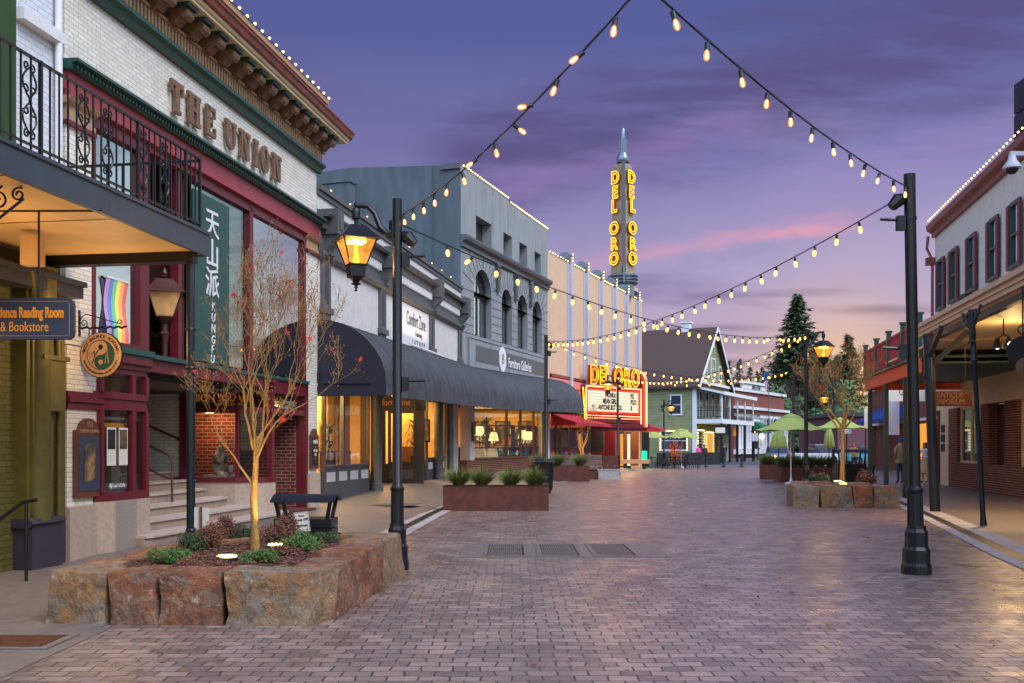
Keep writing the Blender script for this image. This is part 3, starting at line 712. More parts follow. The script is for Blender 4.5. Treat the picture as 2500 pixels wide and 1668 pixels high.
mb.quad((0.12, 1.95, 0.9), (-0.14, 2.2, 0.9), (-0.14, 2.2, 2.12), (0.12, 1.95, 2.12)); mb.quad((0.12, 1.95, 2.38), (-0.14, 2.2, 2.38), (-0.14, 2.2, 2.66), (0.12, 1.95, 2.66))
part('bay_glass', mb, 'glass', ub)
mb = MB(); mb.box(-0.9, 0.5, 0.78, -0.8, 2.2, 2.9); mb.box(-0.8, 0.5, 0.78, -0.1, 0.56, 2.9); mb.box(-2.1, 0.5, 0.7, -0.1, 2.2, 0.78); part('bay_interior', mb, 'near_black', ub)
mb = MB(); mb.cut(); ring(bay, -0.02, 0.78, 0.05, mb); mb.box(-0.5, -0.02, -0.02, 0.1, 0.62, 0.74); mb.box(-3.3, 2.0, 0, -0.5, 2.25, 2.7); mb.cut(); mb.box(-0.5, 9.15, 0.0, 0.09, L + 0.03, 0.95)
part('stone_base', mb, 'stone_base', ub)
mb = MB(); mb.box(0.211, 0.95, 0.0, 0.218, 1.5, 0.775); part('granite_panel', mb, 'granite', ub)
# stairs
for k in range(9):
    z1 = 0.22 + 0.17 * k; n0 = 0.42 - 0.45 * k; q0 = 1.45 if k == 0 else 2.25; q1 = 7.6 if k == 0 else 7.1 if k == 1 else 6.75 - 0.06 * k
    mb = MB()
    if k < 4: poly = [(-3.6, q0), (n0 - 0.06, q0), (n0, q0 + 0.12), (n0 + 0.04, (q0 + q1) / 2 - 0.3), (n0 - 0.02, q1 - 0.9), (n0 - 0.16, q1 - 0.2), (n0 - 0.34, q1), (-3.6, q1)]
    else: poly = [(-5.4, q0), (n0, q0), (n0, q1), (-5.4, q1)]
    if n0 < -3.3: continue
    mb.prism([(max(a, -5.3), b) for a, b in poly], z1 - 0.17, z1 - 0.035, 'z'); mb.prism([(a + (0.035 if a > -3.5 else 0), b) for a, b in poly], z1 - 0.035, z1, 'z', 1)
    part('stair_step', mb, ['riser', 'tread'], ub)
mb = MB(); mb.box(-5.6, 2.25, 0.1, -5.4, 6.7, 2.7); mb.box(-5.4, 6.62, 0.1, -1.65, 6.9, 2.7); part('stair_wall', mb, 'white_brick', ub)
mb = MB(); mb.box(-5.6, 2.0, 2.66, -0.2, 6.6, 2.72); part('porch_ceiling', mb, 'near_black', ub)
# bow window over a curved stone base
bow = [(-1.6, 6.6), (-1.1, 6.62), (-0.6, 6.68), (-0.25, 6.8), (-0.06, 6.95), (0.0, 7.2)]
def bowring(d, z0, z1, mb, m=0, back=(-0.9, 7.9)):
    A = [(a + d * 0.7, b - d) for a, b in bow[:-1]] + [(bow[-1][0] + d, bow[-1][1])]
    mb.prism(A + [(0.0 + d, 7.25), (-2.0, 7.25), (-2.0, 6.6 - d)], z0, z1, 'z', m)
mb = MB(); bowring(0.06, 0.0, 0.84, mb); part('bow_base', mb, 'stone_base', ub)
mb = MB(); bowring(0.08, 0.84, 0.94, mb)
for z0, z1, d in ((2.26, 2.38, 0.02), (2.69, 2.8, 0.02), (2.8, 2.9, 0.07), (2.9, 2.96, 0.12)):
    A = [(a + d * 0.7, b - d) for a, b in bow[:-1]] + [(d, 7.2)]
    Bk = [(a - 0.16, b + 0.1) for a, b in bow[::-1]]; mb.prism(A + Bk, z0, z1, 'z')
mb.box(-1.72, 6.54, 0.1, -1.56, 6.7, 2.96); mb.box(-0.1, 7.12, 0.94, 0.03, 7.26, 2.96); mb.box(-0.55, 6.62, 0.94, -0.49, 6.7, 2.96)
mb.box(-0.2, 7.2, 2.7, 0.04, 9.15, 2.98); mb.box(-0.2, 7.26, 2.26, 0.02, 9.15, 2.38); mb.box(-0.2, 9.06, 0.1, 0.04, 9.2, 3.0); mb.box(-0.15, 3.6, 2.78, 0.03, 6.7, 2.98); mb.box(-0.15, 2.25, 2.78, 0.0, 3.6, 2.98)
part('bow_frame', mb, 'crimson', ub)
mb = MB(); mb.box(-0.2, 2.25, 2.98, 0.09, 9.15, 3.05); part('storey_ledge', mb, 'bottle', ub)
mb = MB()
for (a, b), (c, d) in zip(bow[:-1], bow[1:]): mb.quad((a - 0.05, b + 0.05, 0.94), (c - 0.05, d + 0.05, 0.94), (c - 0.05, d + 0.05, 2.26), (a - 0.05, b + 0.05, 2.26))
mb.box(-0.08, 7.26, 2.38, -0.07, 8.98, 2.7)
part('bow_glass', mb, 'glass', ub)
mb = MB(); mb.quad((-1.56, 6.62, 2.38), (-0.35, 6.72, 2.38), (-0.35, 6.72, 2.69), (-1.56, 6.62, 2.69)); part('sign_glass', mb, M['purple_gray'], ub)
ang = math.atan2(0.10, 1.21)
text('UNION SQUARE', 0.21, (-0.92, 6.62, 2.56), 'S', 'gold', ub, sx=0.92, bold=0.004, rot=(PI / 2, 0, ang))
text('EVENT CENTER', 0.085, (-0.70, 6.64, 2.435), 'S', 'gold', ub, rot=(PI / 2, 0, ang))
mb = MB(); mb.box(-3.2, 7.55, 0.1, -0.95, 7.7, 2.7); mb.box(-3.2, 6.9, 0.1, -3.0, 7.6, 2.7); mb.box(-2.6, 9.0, 0.1, -0.2, 9.14, 2.7); mb.box(-2.7, 7.6, 0.1, -2.5, 9.1, 2.7)
part('inner_brick_wall', mb, 'red_brick', ub)
lamp('POINT', (-1.3, 7.0, 2.15), 30, (1, 0.55, 0.25), ub, 0.08, name='alcove_light')
mb = MB(); mb.box(-2.4, 7.3, 0.13, 0.3, 9.0, 0.185); part('doorway_floor', mb, 'entry_brick', ub)
mb = MB(); mb.box(0.0, 9.9, 1.2, 0.03, 9.84, 1.3)

# posters and menu boards
def board(name, q0, q1, z0, z1, label, n=0.045, arch=True, chalk=False, cat='notice board'):
    t = thing(name, label, cat, U.w(n, (q0 + q1) / 2, z0), U.rz); w_ = (q1 - q0) / 2; h = z1 - z0
    mb = MB(); poly = [(-w_, 0), (w_, 0), (w_, h * 0.84)]
    if arch:
        poly += [(w_ * 0.72, h * 0.86), (w_ * 0.62, h * 0.93)] + [(w_ * 0.5 * math.cos(a), h * 0.93 + h * 0.07 * math.sin(a)) for a in (0.5, 1.1, 1.57, 2.0, 2.6)] + [(-w_ * 0.62, h * 0.93), (-w_ * 0.72, h * 0.86)]
    poly += [(-w_, h * 0.84)]
    mb.prism(poly, 0, 0.05, 'x'); part('frame', mb, 'brown_sign', t)
    mb = MB(); mb.box(0.05, -w_ * 0.8, h * 0.08, 0.058, w_ * 0.8, h * 0.78); part('panel', mb, 'slate_sign' if not chalk else 'black', t); return t, w_, h
s0, z0 = U.px(170, 1210); s1, z1 = U.px(228, 1025)
t, w_, h = board('menu_board', 0.12, 0.78, 0.86, 1.98, 'brown framed menu case with arched top on the left brick pier')
text('151', 0.1, (0.056, 0, h * 0.92), 'E', 'tan', t); text('UNION SQUARE', 0.07, (0.056, 0, h * 0.835), 'E', 'tan', t, sx=0.9)
mb = MB(); mb.hexa([(0.06, -0.17, 0.2), (0.06, 0.10, 0.26), (0.066, 0.10, 0.26), (0.066, -0.17, 0.2)], [(0.06, -0.12, 0.74), (0.06, 0.13, 0.78), (0.066, 0.13, 0.78), (0.066, -0.12, 0.74)]); part('poster', mb, 'picture', t)
t, w_, h = board('chalk_board', 9.25, 9.72, 1.05, 1.98, 'chalkboard in a brown arched frame on the right brick pier', chalk=True)
text('MAÑA', 0.13, (0.062, 0, h * 0.66), 'E', 'paper', t, sx=0.8); text('~\nTUE-SAT\n10-5\n~', 0.09, (0.062, 0, h * 0.4), 'E', 'paper', t, sx=0.8)
for i, (a, b) in enumerate(((0.84, 1.08), (1.16, 1.40))):
    t = thing('window_poster', ('left' if i == 0 else 'right') + ' one of the two white notices in the crimson bay window', 'poster', U.w(0.122, (a + b) / 2, 1.3), U.rz)
    mb = MB(); mb.box(0, -0.12, 0, 0.004, 0.12, 0.56); part('sheet', mb, 'paper', t)
    mb = MB(); mb.box(0.004, -0.10, 0.24, 0.006, 0.10, 0.53); part('photo_print', mb, 'picture' if i else 'near_black', t)
text('@TaoTeCafe', 0.085, (0.122, 1.12, 1.00), 'E', 'white_paint', ub, sx=0.9)
# banner, flag
t = thing('hanging_banner', 'tall dark green banner with white brush characters inside the upper window', 'banner', U.w(-0.045, 4.5, 3.1), U.rz)
mb = MB(); mb.box(0, -0.72, 0, 0.02, 0.72, 3.0); part('cloth', mb, 'bottle', t)
for i, ch in enumerate('天山派'): text(ch, 0.56, (0.03, 0.0, (2.50, 1.95, 1.42)[i]), 'E', 'white_paint', t, name='brush_character', bold=0.006)
for i, ch in enumerate('KUNG'): text(ch, 0.22, (0.03, 0.03, 1.02 - i * 0.20), 'E', 'white_paint', t, name='brush_letter', shear=0.15, bold=0.004)
for i, ch in enumerate('FU'): text(ch, 0.22, (0.03, 0.0, 0.24 - i * 0.18), 'E', 'white_paint', t, name='brush_letter', shear=0.15, bold=0.004)
t = thing('striped_flag', 'rainbow striped flag hanging behind the left upper window', 'flag', U.w(-0.01, 1.32, 3.0), U.rz); t.scale = (1, 1, .62)
cols = [(176, 140, 184), (96, 128, 200), (110, 190, 140), (232, 216, 110), (236, 168, 100), (214, 104, 104)]
for i, c in enumerate(cols):
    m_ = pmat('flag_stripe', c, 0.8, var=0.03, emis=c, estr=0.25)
    mb = MB(); a = -0.3 + i * 0.1
    for j in range(7):
        z_ = j * 0.25; mb.quad((0.03 * math.sin(j), a, z_), (0.03 * math.sin(j), a + 0.1, z_ - .02), (0.03 * math.sin(j + 1), a + 0.1, z_ + 0.23), (0.03 * math.sin(j + 1), a, z_ + 0.25))
    part('stripe', mb, m_, t)
mb = MB(); mb.box(-0.02, -0.3, 1.74, 0.03, 0.3, 1.79); part('header_strip', mb, 'white_paint', t)

# hand rails on the stairs
def rail(pts, label, r=0.025):
    t = thing('stair_rail', label, 'handrail', (0, 0, 0)); mb = MB(); mb.tube(pts, r, 8); part('rail', mb, 'rail_brown', t); return t
W_ = U.w
t = rail([W_(-0.75, 4.4, 0.56), W_(-0.75, 4.4, 1.36), W_(-0.85, 4.4, 1.44), W_(-3.2, 4.4, 2.42)], 'free standing brown pipe rail in the middle of the stairs')
mb = MB(); mb.tube([W_(-0.75, 4.4, 0.98), W_(-0.9, 4.4, 1.02), W_(-2.4, 4.4, 1.7)], 0.02, 8); part('lower_rail', mb, 'rail_brown', t)
rail([W_(-1.7, 6.5, 1.72), W_(-3.6, 6.5, 2.5)], 'brown wall rail fixed to the white brick stair wall')

# statue
t = thing('seated_statue', 'grey stone statue seated with head resting on hands, on the window ledge', 'statue', U.w(-1.1, 6.98, 0.94), U.rz)
def skinmesh(joints, edges, name, mats, levels=2, root=0):
    me = bpy.data.meshes.new(name); me.from_pydata([j[0] for j in joints], edges, [])
    o = bpy.data.objects.new(name, me); C.objects.link(o)
    sk = o.modifiers.new('skin', 'SKIN'); sk.use_smooth_shade = True
    for i, j in enumerate(joints):
        sv = me.skin_vertices[0].data[i]; rr = j[1]; sv.radius = (rr, rr) if not isinstance(rr, tuple) else rr; sv.use_root = (i == root)
    ss_ = o.modifiers.new('sub', 'SUBSURF'); ss_.levels = levels; ss_.render_levels = levels
    dg = bpy.context.evaluated_depsgraph_get(); nm = bpy.data.meshes.new_from_object(o.evaluated_get(dg))
    bpy.data.objects.remove(o); bpy.data.meshes.remove(me)
    nm.materials.clear()
    for x in mats: nm.materials.append(M[x] if isinstance(x, str) else x)
    for p in nm.polygons: p.use_smooth = True
    return nm
jt = [((0, 0, .10), .15), ((0, 0, .3), .12), ((.02, 0, .45), .11), ((.06, 0, .55), .06), ((.1, 0, .66), .10), ((.02, .15, .42), .06), ((.12, .15, .28), .05), ((.18, .04, .5), .04),
      ((.02, -.15, .42), .06), ((.12, -.15, .28), .05), ((.18, -.04, .5), .04), ((.05, .16, .08), .08), ((.24, .12, .22), .07), ((.22, .06, .05), .06), ((.05, -.16, .08), .08), ((.22, -.3, .06), .07), ((.26, -.08, .05), .06)]
ed = [(0, 1), (1, 2), (2, 3), (3, 4), (2, 5), (5, 6), (6, 7), (2, 8), (8, 9), (9, 10), (0, 11), (11, 12), (12, 13), (0, 14), (14, 15), (15, 16)]
part('figure', skinmesh(jt, ed, 'figure', ['statue']), None, t)
mb = MB(); mb.sphere((0.09, 0, 0.74), 0.055, 8); mb.box(-0.14, -0.36, 0, 0.32, 0.3, 0.05); part('base', mb, 'statue', t)

# wall lantern, unlit
def lantern_parts(parent, at, s=1.0, lit=True, rz=0.0, hang=True, glassmt='lamp_glass'):
    """tapered square lantern; at = centre of the glass bottom, s = scale"""
    body = bpy.data.objects.new('lantern', MBL_frame(s, hang).mesh('lantern', ['iron'])); C.objects.link(body); body.parent = parent; body.location = at; body.rotation_euler = (0, 0, rz)
    mb = MB(); z0, z1, a, b = 0.02 * s, 0.36 * s, 0.115 * s, 0.225 * s
    vs = [(x * a, y * a, z0) for x, y in ((-1, -1), (1, -1), (1, 1), (-1, 1))] + [(x * b, y * b, z1) for x, y in ((-1, -1), (1, -1), (1, 1), (-1, 1))]
    mb.add(vs, [(0, 1, 5, 4), (1, 2, 6, 5), (2, 3, 7, 6), (3, 0, 4, 7)]); part('pane', mb, 'lantern_pane' if lit else 'frost', body)
    if lit:
        mb = MB(); mb.lathe([(0.03 * s, 0.03 * s), (0.05 * s, 0.06 * s), (0.045 * s, 0.12 * s), (0.028 * s, 0.2 * s), (0.035 * s, 0.3 * s)], 10); part('flame_chimney', mb, 'flame_soft', body)
        mb = MB(); mb.lathe([(0.012 * s, 0.08 * s), (0.02 * s, 0.12 * s), (0.015 * s, 0.24 * s)], 8); mb.box(-0.12 * s, -0.12 * s, 0.325 * s, 0.12 * s, 0.12 * s, 0.34 * s); part('flame', mb, 'mantle', body)
    return body
def MBL_frame(s, hang):
    mb = MB(); z0, z1, a, b = 0.0, 0.36 * s, 0.12 * s, 0.235 * s
    cs = ((-1, -1), (1, -1), (1, 1), (-1, 1))
    for x, y in cs: mb.bar((x * a, y * a, z0), (x * b, y * b, z1), 0.016 * s)
    mb.lathe([(0.335 * s, z1 - 0.005), (0.40 * s, z1), (0.40 * s, z1 + 0.012), (0.33 * s, z1 + 0.05 * s), (0.17 * s, z1 + 0.2 * s), (0.15 * s, z1 + 0.21 * s)], 4, rot=PI / 4, smooth=False)
    mb.lathe([(0.18 * s, -0.005), (0.185 * s, 0.015)], 4, rot=PI / 4, smooth=False)
    if hang:
        mb.lathe([(0.165 * s, -0.01), (0.15 * s, -0.16 * s), (0.1 * s, -0.18 * s), (0.05 * s, -0.22 * s)], 4, rot=PI / 4, smooth=False)
        mb.lathe([(0.03 * s, -0.36 * s), (0.012 * s, -0.33 * s), (0.03 * s, -0.31 * s), (0.012 * s, -0.29 * s), (0.075 * s, -0.26 * s), (0.04 * s, -0.235 * s), (0.06 * s, -0.21 * s)], 10)
        mb.lathe([(0.03 * s, z1 + 0.2 * s), (0.03 * s, z1 + 0.3 * s), (0.06 * s, z1 + 0.31 * s), (0.065 * s, z1 + 0.42 * s), (0.05 * s, z1 + 0.46 * s), (0.02 * s, z1 + 0.48 * s), (0.035 * s, z1 + 0.5 * s), (0.03 * s, z1 + 0.53 * s), (0.005, z1 + 0.55 * s)], 10)
    else:
        mb.lathe([(0.02 * s, z1 + 0.2 * s), (0.07 * s, z1 + 0.25 * s), (0.03 * s, z1 + 0.27 * s), (0.045 * s, z1 + 0.3 * s), (0.01, z1 + 0.38 * s)], 10)
        mb.lathe([(0.012 * s, -0.86 * s), (0.04 * s, -0.82 * s), (0.03 * s, -0.76 * s), (0.055 * s, -0.3 * s), (0.085 * s, -0.24 * s), (0.05 * s, -0.2 * s), (0.06 * s, -0.1 * s), (0.12 * s, -0.04 * s), (0.16 * s, 0.0)], 12)
    return mb
t = thing('wall_lantern', 'unlit antique torch lantern with cream glass on a curled wall bracket', 'wall lamp', ap(402, 776, 17.0) - Vector((0.45, 0.25, 0)), 0)
lb = lantern_parts(t, (0.45, 0.25, 0.0), 1.15, False, 0.35, hang=False)
for ch in list(lb.children):
    pass
lb.data.materials[0] = M['rail_brown']
mb = MB(); pts = [(0.45, 0.25, -0.28), (0.3, 0.32, -0.32), (0.12, 0.4, -0.2), (0.12, 0.42, 0.05), (0.0, 0.44, 0.1)]
mb.tube(pts, 0.025, 8); mb.lathe([(0.09, 0), (0.09, 0.03)], 12, (0.0, 0.44, 0.08)); mb.tube([(0.0, 0.44, 0.1), (0.3, 0.9, 0.12), (0.62, 1.5, 0.12)], 0.02, 6); part('bracket', mb, 'rail_brown', t)
mb = MB(); mb.box(-0.2, 3.30, 3.05, -0.05, 3.42, 6.35); part('corner_post', mb, 'crimson', ub)

# hanging round sign on its scroll bracket
t = thing('round_hanging_sign', 'round tan academy sign hanging from a scrolled iron bracket', 'hanging sign', ap(248, 800, 13.95), U.rz)
sy = (800 - HZ) / FP * 13.95
mb = MB(); mb.box(-0.37, -0.02, -0.12, -0.33, 0.02, 0.25); mb.tube([(-0.35, 0, 0)] + [(-0.35 + 0.73 * k / 24, 0.012 * math.sin(k * 1.6), 0.012 * math.cos(k * 1.6)) for k in range(25)], 0.016, 6)
mb.tube([(-0.34, 0, 0.05), (-0.31, 0, 0.15), (-0.24, 0, 0.19), (-0.15, 0, 0.17), (0.27, 0, 0.05)], 0.008, 6)
def spiral(c, r0, turns, a0, mb, r=0.007, rev=1, n=26):
    mb.tube([(c[0] + r0 * (1 - 0.75 * k / n) * math.cos(a0 + rev * turns * 2 * PI * k / n), c[1], c[2] + r0 * (1 - 0.75 * k / n) * math.sin(a0 + rev * turns * 2 * PI * k / n)) for k in range(n + 1)], r, 6)
spiral((-0.27, 0, 0.065), 0.06, 1.3, -1.6, mb); spiral((0.27, 0, 0.07), 0.045, 1.2, -1.2, mb)
part('bracket', mb, 'iron', t)
mb = MB()
for x in (-0.19, 0.17): mb.tube([(x, 0, 0), (x, 0, -0.13)], 0.008, 6)
part('hanger', mb, 'iron', t)
cz = -(867 - 800) / FP * 13.95; RS = 0.31
def disc(r, d0, d1, cz, cx=0.0, n=40):
    return [(cx + r * math.cos(2 * PI * k / n), cz + r * math.sin(2 * PI * k / n)) for k in range(n)]
mb = MB(); mb.prism(disc(RS, 0, 0, cz), -0.02, 0.02, 'y', 0); mb.prism(disc(RS + 0.012, 0, 0, cz), -0.012, 0.012, 'y', 1); part('sign_disc', mb, ['tan', 'iron'], t)
mb = MB(); mb.prism(disc(0.212, 0, 0, cz), -0.0215, -0.018, 'y'); part('inner_ring', mb, 'bottle', t)
mb = MB(); poly = [(0.2 * math.cos(a), cz + 0.2 * math.sin(a)) for a in [PI / 2 + PI * k / 20 for k in range(21)]]
poly += [(0.1 * math.cos(a), cz - 0.1 + 0.1 * math.sin(a)) for a in [-PI / 2 - PI * k / 12 for k in range(1, 12)]] + [(0.1 * math.cos(a), cz + 0.1 + 0.1 * math.sin(a)) for a in [-PI / 2 + PI * k / 12 for k in range(0, 12)]]
mb.prism(poly, -0.0235, -0.021, 'y'); mb.prism(disc(0.035, 0, 0, cz - 0.1, -0.0), -0.0255, -0.0235, 'y'); part('yin_yang_field', mb, 'tan', t)
mb = MB(); mb.prism(disc(0.035, 0, 0, cz + 0.11, 0.0), -0.0255, -0.0235, 'y')
for a, b in (((-.12, -.12), (-.08, .0)), ((-.08, 0), (-.1, .06)), ((-.08, 0), (-.02, .08)), ((-.1, .03), (-.15, .02))): mb.bar((a[0], -0.026, cz + a[1]), (b[0], -0.026, cz + b[1]), 0.022, 0.004)
part('kicking_figure', mb, 'black', t)
mb = MB()
for a, b in (((.07, -.12), (.09, .0)), ((.12, -.12), (.11, .0)), ((.1, 0), (.1, .09)), ((.1, .07), (.06, .05)), ((.1, .09), (.1, .12))): mb.bar((a[0], -0.026, cz + a[1]), (b[0], -0.026, cz + b[1]), 0.026, 0.004)
part('standing_figure', mb, 'tan', t)
def arc_text(body, r, size, a_mid, step, parent, inward=False, mat='black', y=-0.023):
    n = len(body)
    for i, ch in enumerate(body):
        if ch == ' ': continue
        a = a_mid - (i - (n - 1) / 2) * step * (1 if not inward else -1)
        th = a - PI / 2 if not inward else a + PI / 2
        text(ch, size, (r * math.cos(a), y, cz + r * math.sin(a)), 'S', mat, parent, name='letter', ext=0.001, rot=(PI / 2, -th, 0), bold=0.0015)
arc_text('•BODY BALANCE ACADEMY•', 0.258, 0.062, PI / 2, 0.142, t)
arc_text('www.bodybalanceacademy.com 530 477 0677', 0.26, 0.036, -PI / 2, 0.066, t, True)

# ------------------------------------------------------------------ olive neighbour with the iron balcony
ob = thing('olive_building', 'olive painted shop with white brick upper floor under an iron balcony', 'building', U.loc, U.rz)
mb = MB(); mb.box(-0.5, -9, 0, -0.05, -0.02, 4.1); part('lower_wall', mb, 'green_brick', ob)
mb = MB(); mb.box(-8, -9, 4.1, -0.03, -0.06, 9.4); part('upper_wall', mb, 'painted_brick', ob)
mb = MB()
for q in (-0.62, -3.4, -6.2):
    mb.cut(); mb.box(-0.1, q - 0.36, 0.62, 0.12, q + 0.2, 3.95); mb.lathe([(0.16, 0.62), (0.15, 3.4), (0.22, 3.5), (0.24, 3.9)], 14, (0.1, q - 0.1, 0))
    for d in (-.28, -.2, .05): mb.box(0.12, q + d, 0.7, 0.15, q + d + 0.05, 3.7)
part('pilaster', mb, 'olive', ob)
mb = MB()
for q in (-0.62, -3.4, -6.2): mb.cut(); mb.box(-0.1, q - 0.4, 0.0, 0.22, q + 0.24, 0.56); mb.prism([(0.2, 0.54), (0.27, 0.6), (0.2, 0.66), (-0.1, 0.66), (-0.1, 0.54)], q - 0.44, q + 0.26, 'y')
part('pilaster_base', mb, 'purple_gray', ob)
mb = MB()
for q, n_, r in ((-0.24, 0.08, 0.045), (-0.12, 0.06, 0.03)): mb.tube([(n_, q, 0.6), (n_, q, 2.6), (n_ + .03, q - .08, 3.2), (n_ + .03, q - .3, 3.9)], r, 10)
part('downpipe', mb, 'olive', ob)
mb = MB()
for q, n_, r in ((-0.24, 0.08, 0.05), (-0.12, 0.06, 0.035)): mb.tube([(n_, q, 0.0), (n_, q, 0.62)], r, 10)
part('pipe_foot', mb, 'purple_gray', ob)
mb = MB(); mb.box(0.0, -0.75, 2.05, 0.22, -0.3, 2.75); mb.box(0.0, -0.8, 2.72, 0.25, -0.25, 2.78); part('meter_box', mb, 'olive', ob)
mb = MB(); mb.box(-0.03, -9, 4.4, 0.06, -1.1, 9.3); part('green_shutter', mb, 'deep_green', ob)
mb = MB(); mb.tube([(0.05, -0.2, 9.0), (0.05, -0.2, 4.5)], 0.05, 10); mb.box(-0.03, -1.0, 7.05, 0.10, -0.12, 7.2); part('upper_downpipe', mb, 'white_paint', ob)
mb = MB(); mb.box(-0.03, -9, 3.6, 0.3, -0.02, 3.75); mb.box(-0.03, -9, 3.75, 0.36, -0.02, 3.82); part('cornice', mb, 'trim_dark', ob)
# balcony
bl = thing('iron_balcony', 'slate faced balcony with wrought iron railing over the left sidewalk', 'balcony', U.loc, U.rz)
nf = 1.83 + 0.04
n_out = ((-4.03 + 6.16) - 0.161 * (13.1 - 13.7)) / 1.0129 * 1.0 + 0.07   # outer face
N1 = 2.24; q_end = -0.24
mb = MB()
for a, b in ((-11.0, -4.6), (-4.595, -2.6), (-2.595, -1.1), (-1.095, q_end)):
    mb.box(N1 - 0.05, a, 4.08, N1, b, 4.36)
mb.box(0.0, q_end - 0.05, 4.08, N1 - 0.05, q_end - 0.001, 4.36); mb.box(N1 - 0.08, -11, 4.36, N1 + 0.02, q_end + 0.01, 4.40)
part('fascia', mb, 'fascia', bl)
mb = MB(); mb.box(0.0, -11, 4.10, N1 - 0.05, q_end - 0.05, 4.34); part('soffit', mb, 'soffit_warm', bl)
mb = MB()
for k in range(5): mb.cut(); mb.box(0.0, -9.6 + k * 1.8, 4.094, N1 - 0.05, -9.6 + k * 1.8 + 0.012, 4.0995)
part('soffit_joint', mb, 'trim_dark', bl)
mb = MB(); mb.box(0.0, q_end - 0.3, 3.98, 2.16, q_end - 0.16, 4.1); mb.box(0.0, q_end - 0.32, 3.965, 2.16, q_end - 0.14, 3.98); part('cross_beam', mb, 'black', bl)
mb = MB(); mb.tube([(2.10, q_end - 0.23, 0), (2.10, q_end - 0.23, 4.08)], 0.055, 12)
for z in (0.5, 2.6, 3.1): mb.lathe([(0.06, -0.02), (0.07, 0), (0.06, 0.02)], 12, (2.10, q_end - 0.23, z))
part('post', mb, 'iron_blue', bl)
rl = thing('balcony_railing', 'black wrought iron railing with scroll panels along the balcony edge', 'railing', U.loc, U.rz)
n_ = N1 - 0.10; q1 = q_end - 0.06
mb = MB(); mb.bar((n_, -11, 5.35), (n_, q1, 5.35), 0.034, 0.022); mb.bar((n_, -11, 4.50), (n_, q1, 4.50), 0.03, 0.02)
mb.bar((0.1, q1, 5.33), (n_, q1, 5.33), 0.03); mb.bar((0.1, q1, 4.50), (n_, q1, 4.50), 0.03)
part('rail', mb, 'iron', rl)
mb = MB(); k = 0; q = q1
scroll_at = []
while q > -9:
    post = k in (3, 12, 24)
    mb.cut(); mb.bar((n_, q, 4.38), (n_, q, 5.37), 0.034 if k == 0 or post else 0.016)
    if k in (7, 11, 16, 19, 25): scroll_at.append(q)
    q -= 0.128 if k < 12 else 0.15; k += 1
for k in range(1, 9): mb.cut(); mb.bar((n_ - k * 0.22, q1, 4.5), (n_ - k * 0.22, q1, 5.33), 0.016)
part('baluster', mb, 'iron', rl)
for q in scroll_at:
    mb = MB()
    def cur(pts): mb.tube([(n_ - 0.015, q + a, 4.93 + b) for a, b in pts], 0.010, 5)
    for sx in (-1, 1):
        for sz in (-1, 1):
            cur([(0, sz * 0.0)] + [(sx * 0.105 * math.sin(PI * min(1, k / 8)), sz * (0.02 + 0.30 * k / 8)) for k in range(9)])
            cur([(sx * (0.045 + 0.042 * math.cos(-1.5 + k * 0.55) * (1 - k / 16)), sz * (0.33 + 0.042 * math.sin(-1.5 + k * 0.55) * (1 - k / 16))) for k in range(12)])
            cur([(sx * (0.05 + 0.045 * math.cos(k * 0.6) * (1 - k / 14)), sz * (0.10 + 0.05 * math.sin(k * 0.6) * (1 - k / 14))) for k in range(11)])
    part('scroll_panel', mb, 'iron', rl)
# big scroll brackets under the balcony
t = thing('scroll_bracket', 'large curled iron bracket under the near end of the balcony', 'bracket', ap(20, 455, 9.6))
mb = MB()
mb.tube([(-0.45, 0, -0.1), (-0.15, 0, -0.02), (0.02, 0, 0.05), (0.12, 0, 0.12), (0.2, 0, 0.12)], 0.012, 6); mb.tube([(-0.4, 0, -0.5), (-0.1, 0, -0.32), (0.15, 0, -0.12)], 0.014, 6)
for c, r0, a0, rv in (((-0.1, 0, 0.03), 0.09, 0, 1), ((0.12, 0, 0.05), 0.06, 2, -1), ((0.1, 0, -0.08), 0.07, 1, 1), ((-0.1, 0, -0.14), 0.1, 3, -1)): spiral(c, r0, 1.4, a0, mb, 0.011, rv)
part('scroll', mb, 'iron', t)
lamp('AREA', tuple(U.w(1.0, -4.2, 3.2)), 26, (1, 0.6, 0.26), None, 0.8, rot=(PI, 0, U.rz), name='shop_front_light', sy=4.0)
lamp('AREA', tuple(U.w(0.5, -3.2, 3.0)), 30, (1, 0.7, 0.35), None, 0.6, rot=(0, 0, U.rz), name='shop_front_light', sy=3.0)
lamp('POINT', tuple(U.w(1.0, -0.5, 3.0)), 38, (1, .62, .28), None, .15, name='balcony_light')
# bookstore sign hung from the balcony
YS = 10.6; c = ap(182, 779, YS)
t = thing('bookstore_sign', 'slate blue reading room and bookstore board with gold lettering hanging under the balcony', 'hanging sign', (c.x, YS, c.z))
mb = MB(); wS, hS = 2.35, 0.44
poly = [(-wS, -hS / 2 + .05), (-wS + .05, -hS / 2), (-0.05, -hS / 2), (-0.012, -hS / 2 + .03), (0, -hS / 2 + 0.07), (0, hS / 2 - 0.07), (-0.012, hS / 2 - .03), (-0.05, hS / 2), (-wS + .05, hS / 2), (-wS, hS / 2 - .05)]
mb.prism(poly, -0.03, 0.03, 'y'); part('board', mb, 'slate_sign', t)
mb = MB()
for a, b, c_, d in ((-wS + .04, hS / 2 - .04, -0.05, hS / 2 - .035), (-wS + .04, -hS / 2 + .035, -0.05, -hS / 2 + .04), (-0.045, -hS / 2 + .05, -0.04, hS / 2 - .05)): mb.box(a, -0.033, b, c_, -0.03, d)
part('border', mb, 'tan', t)
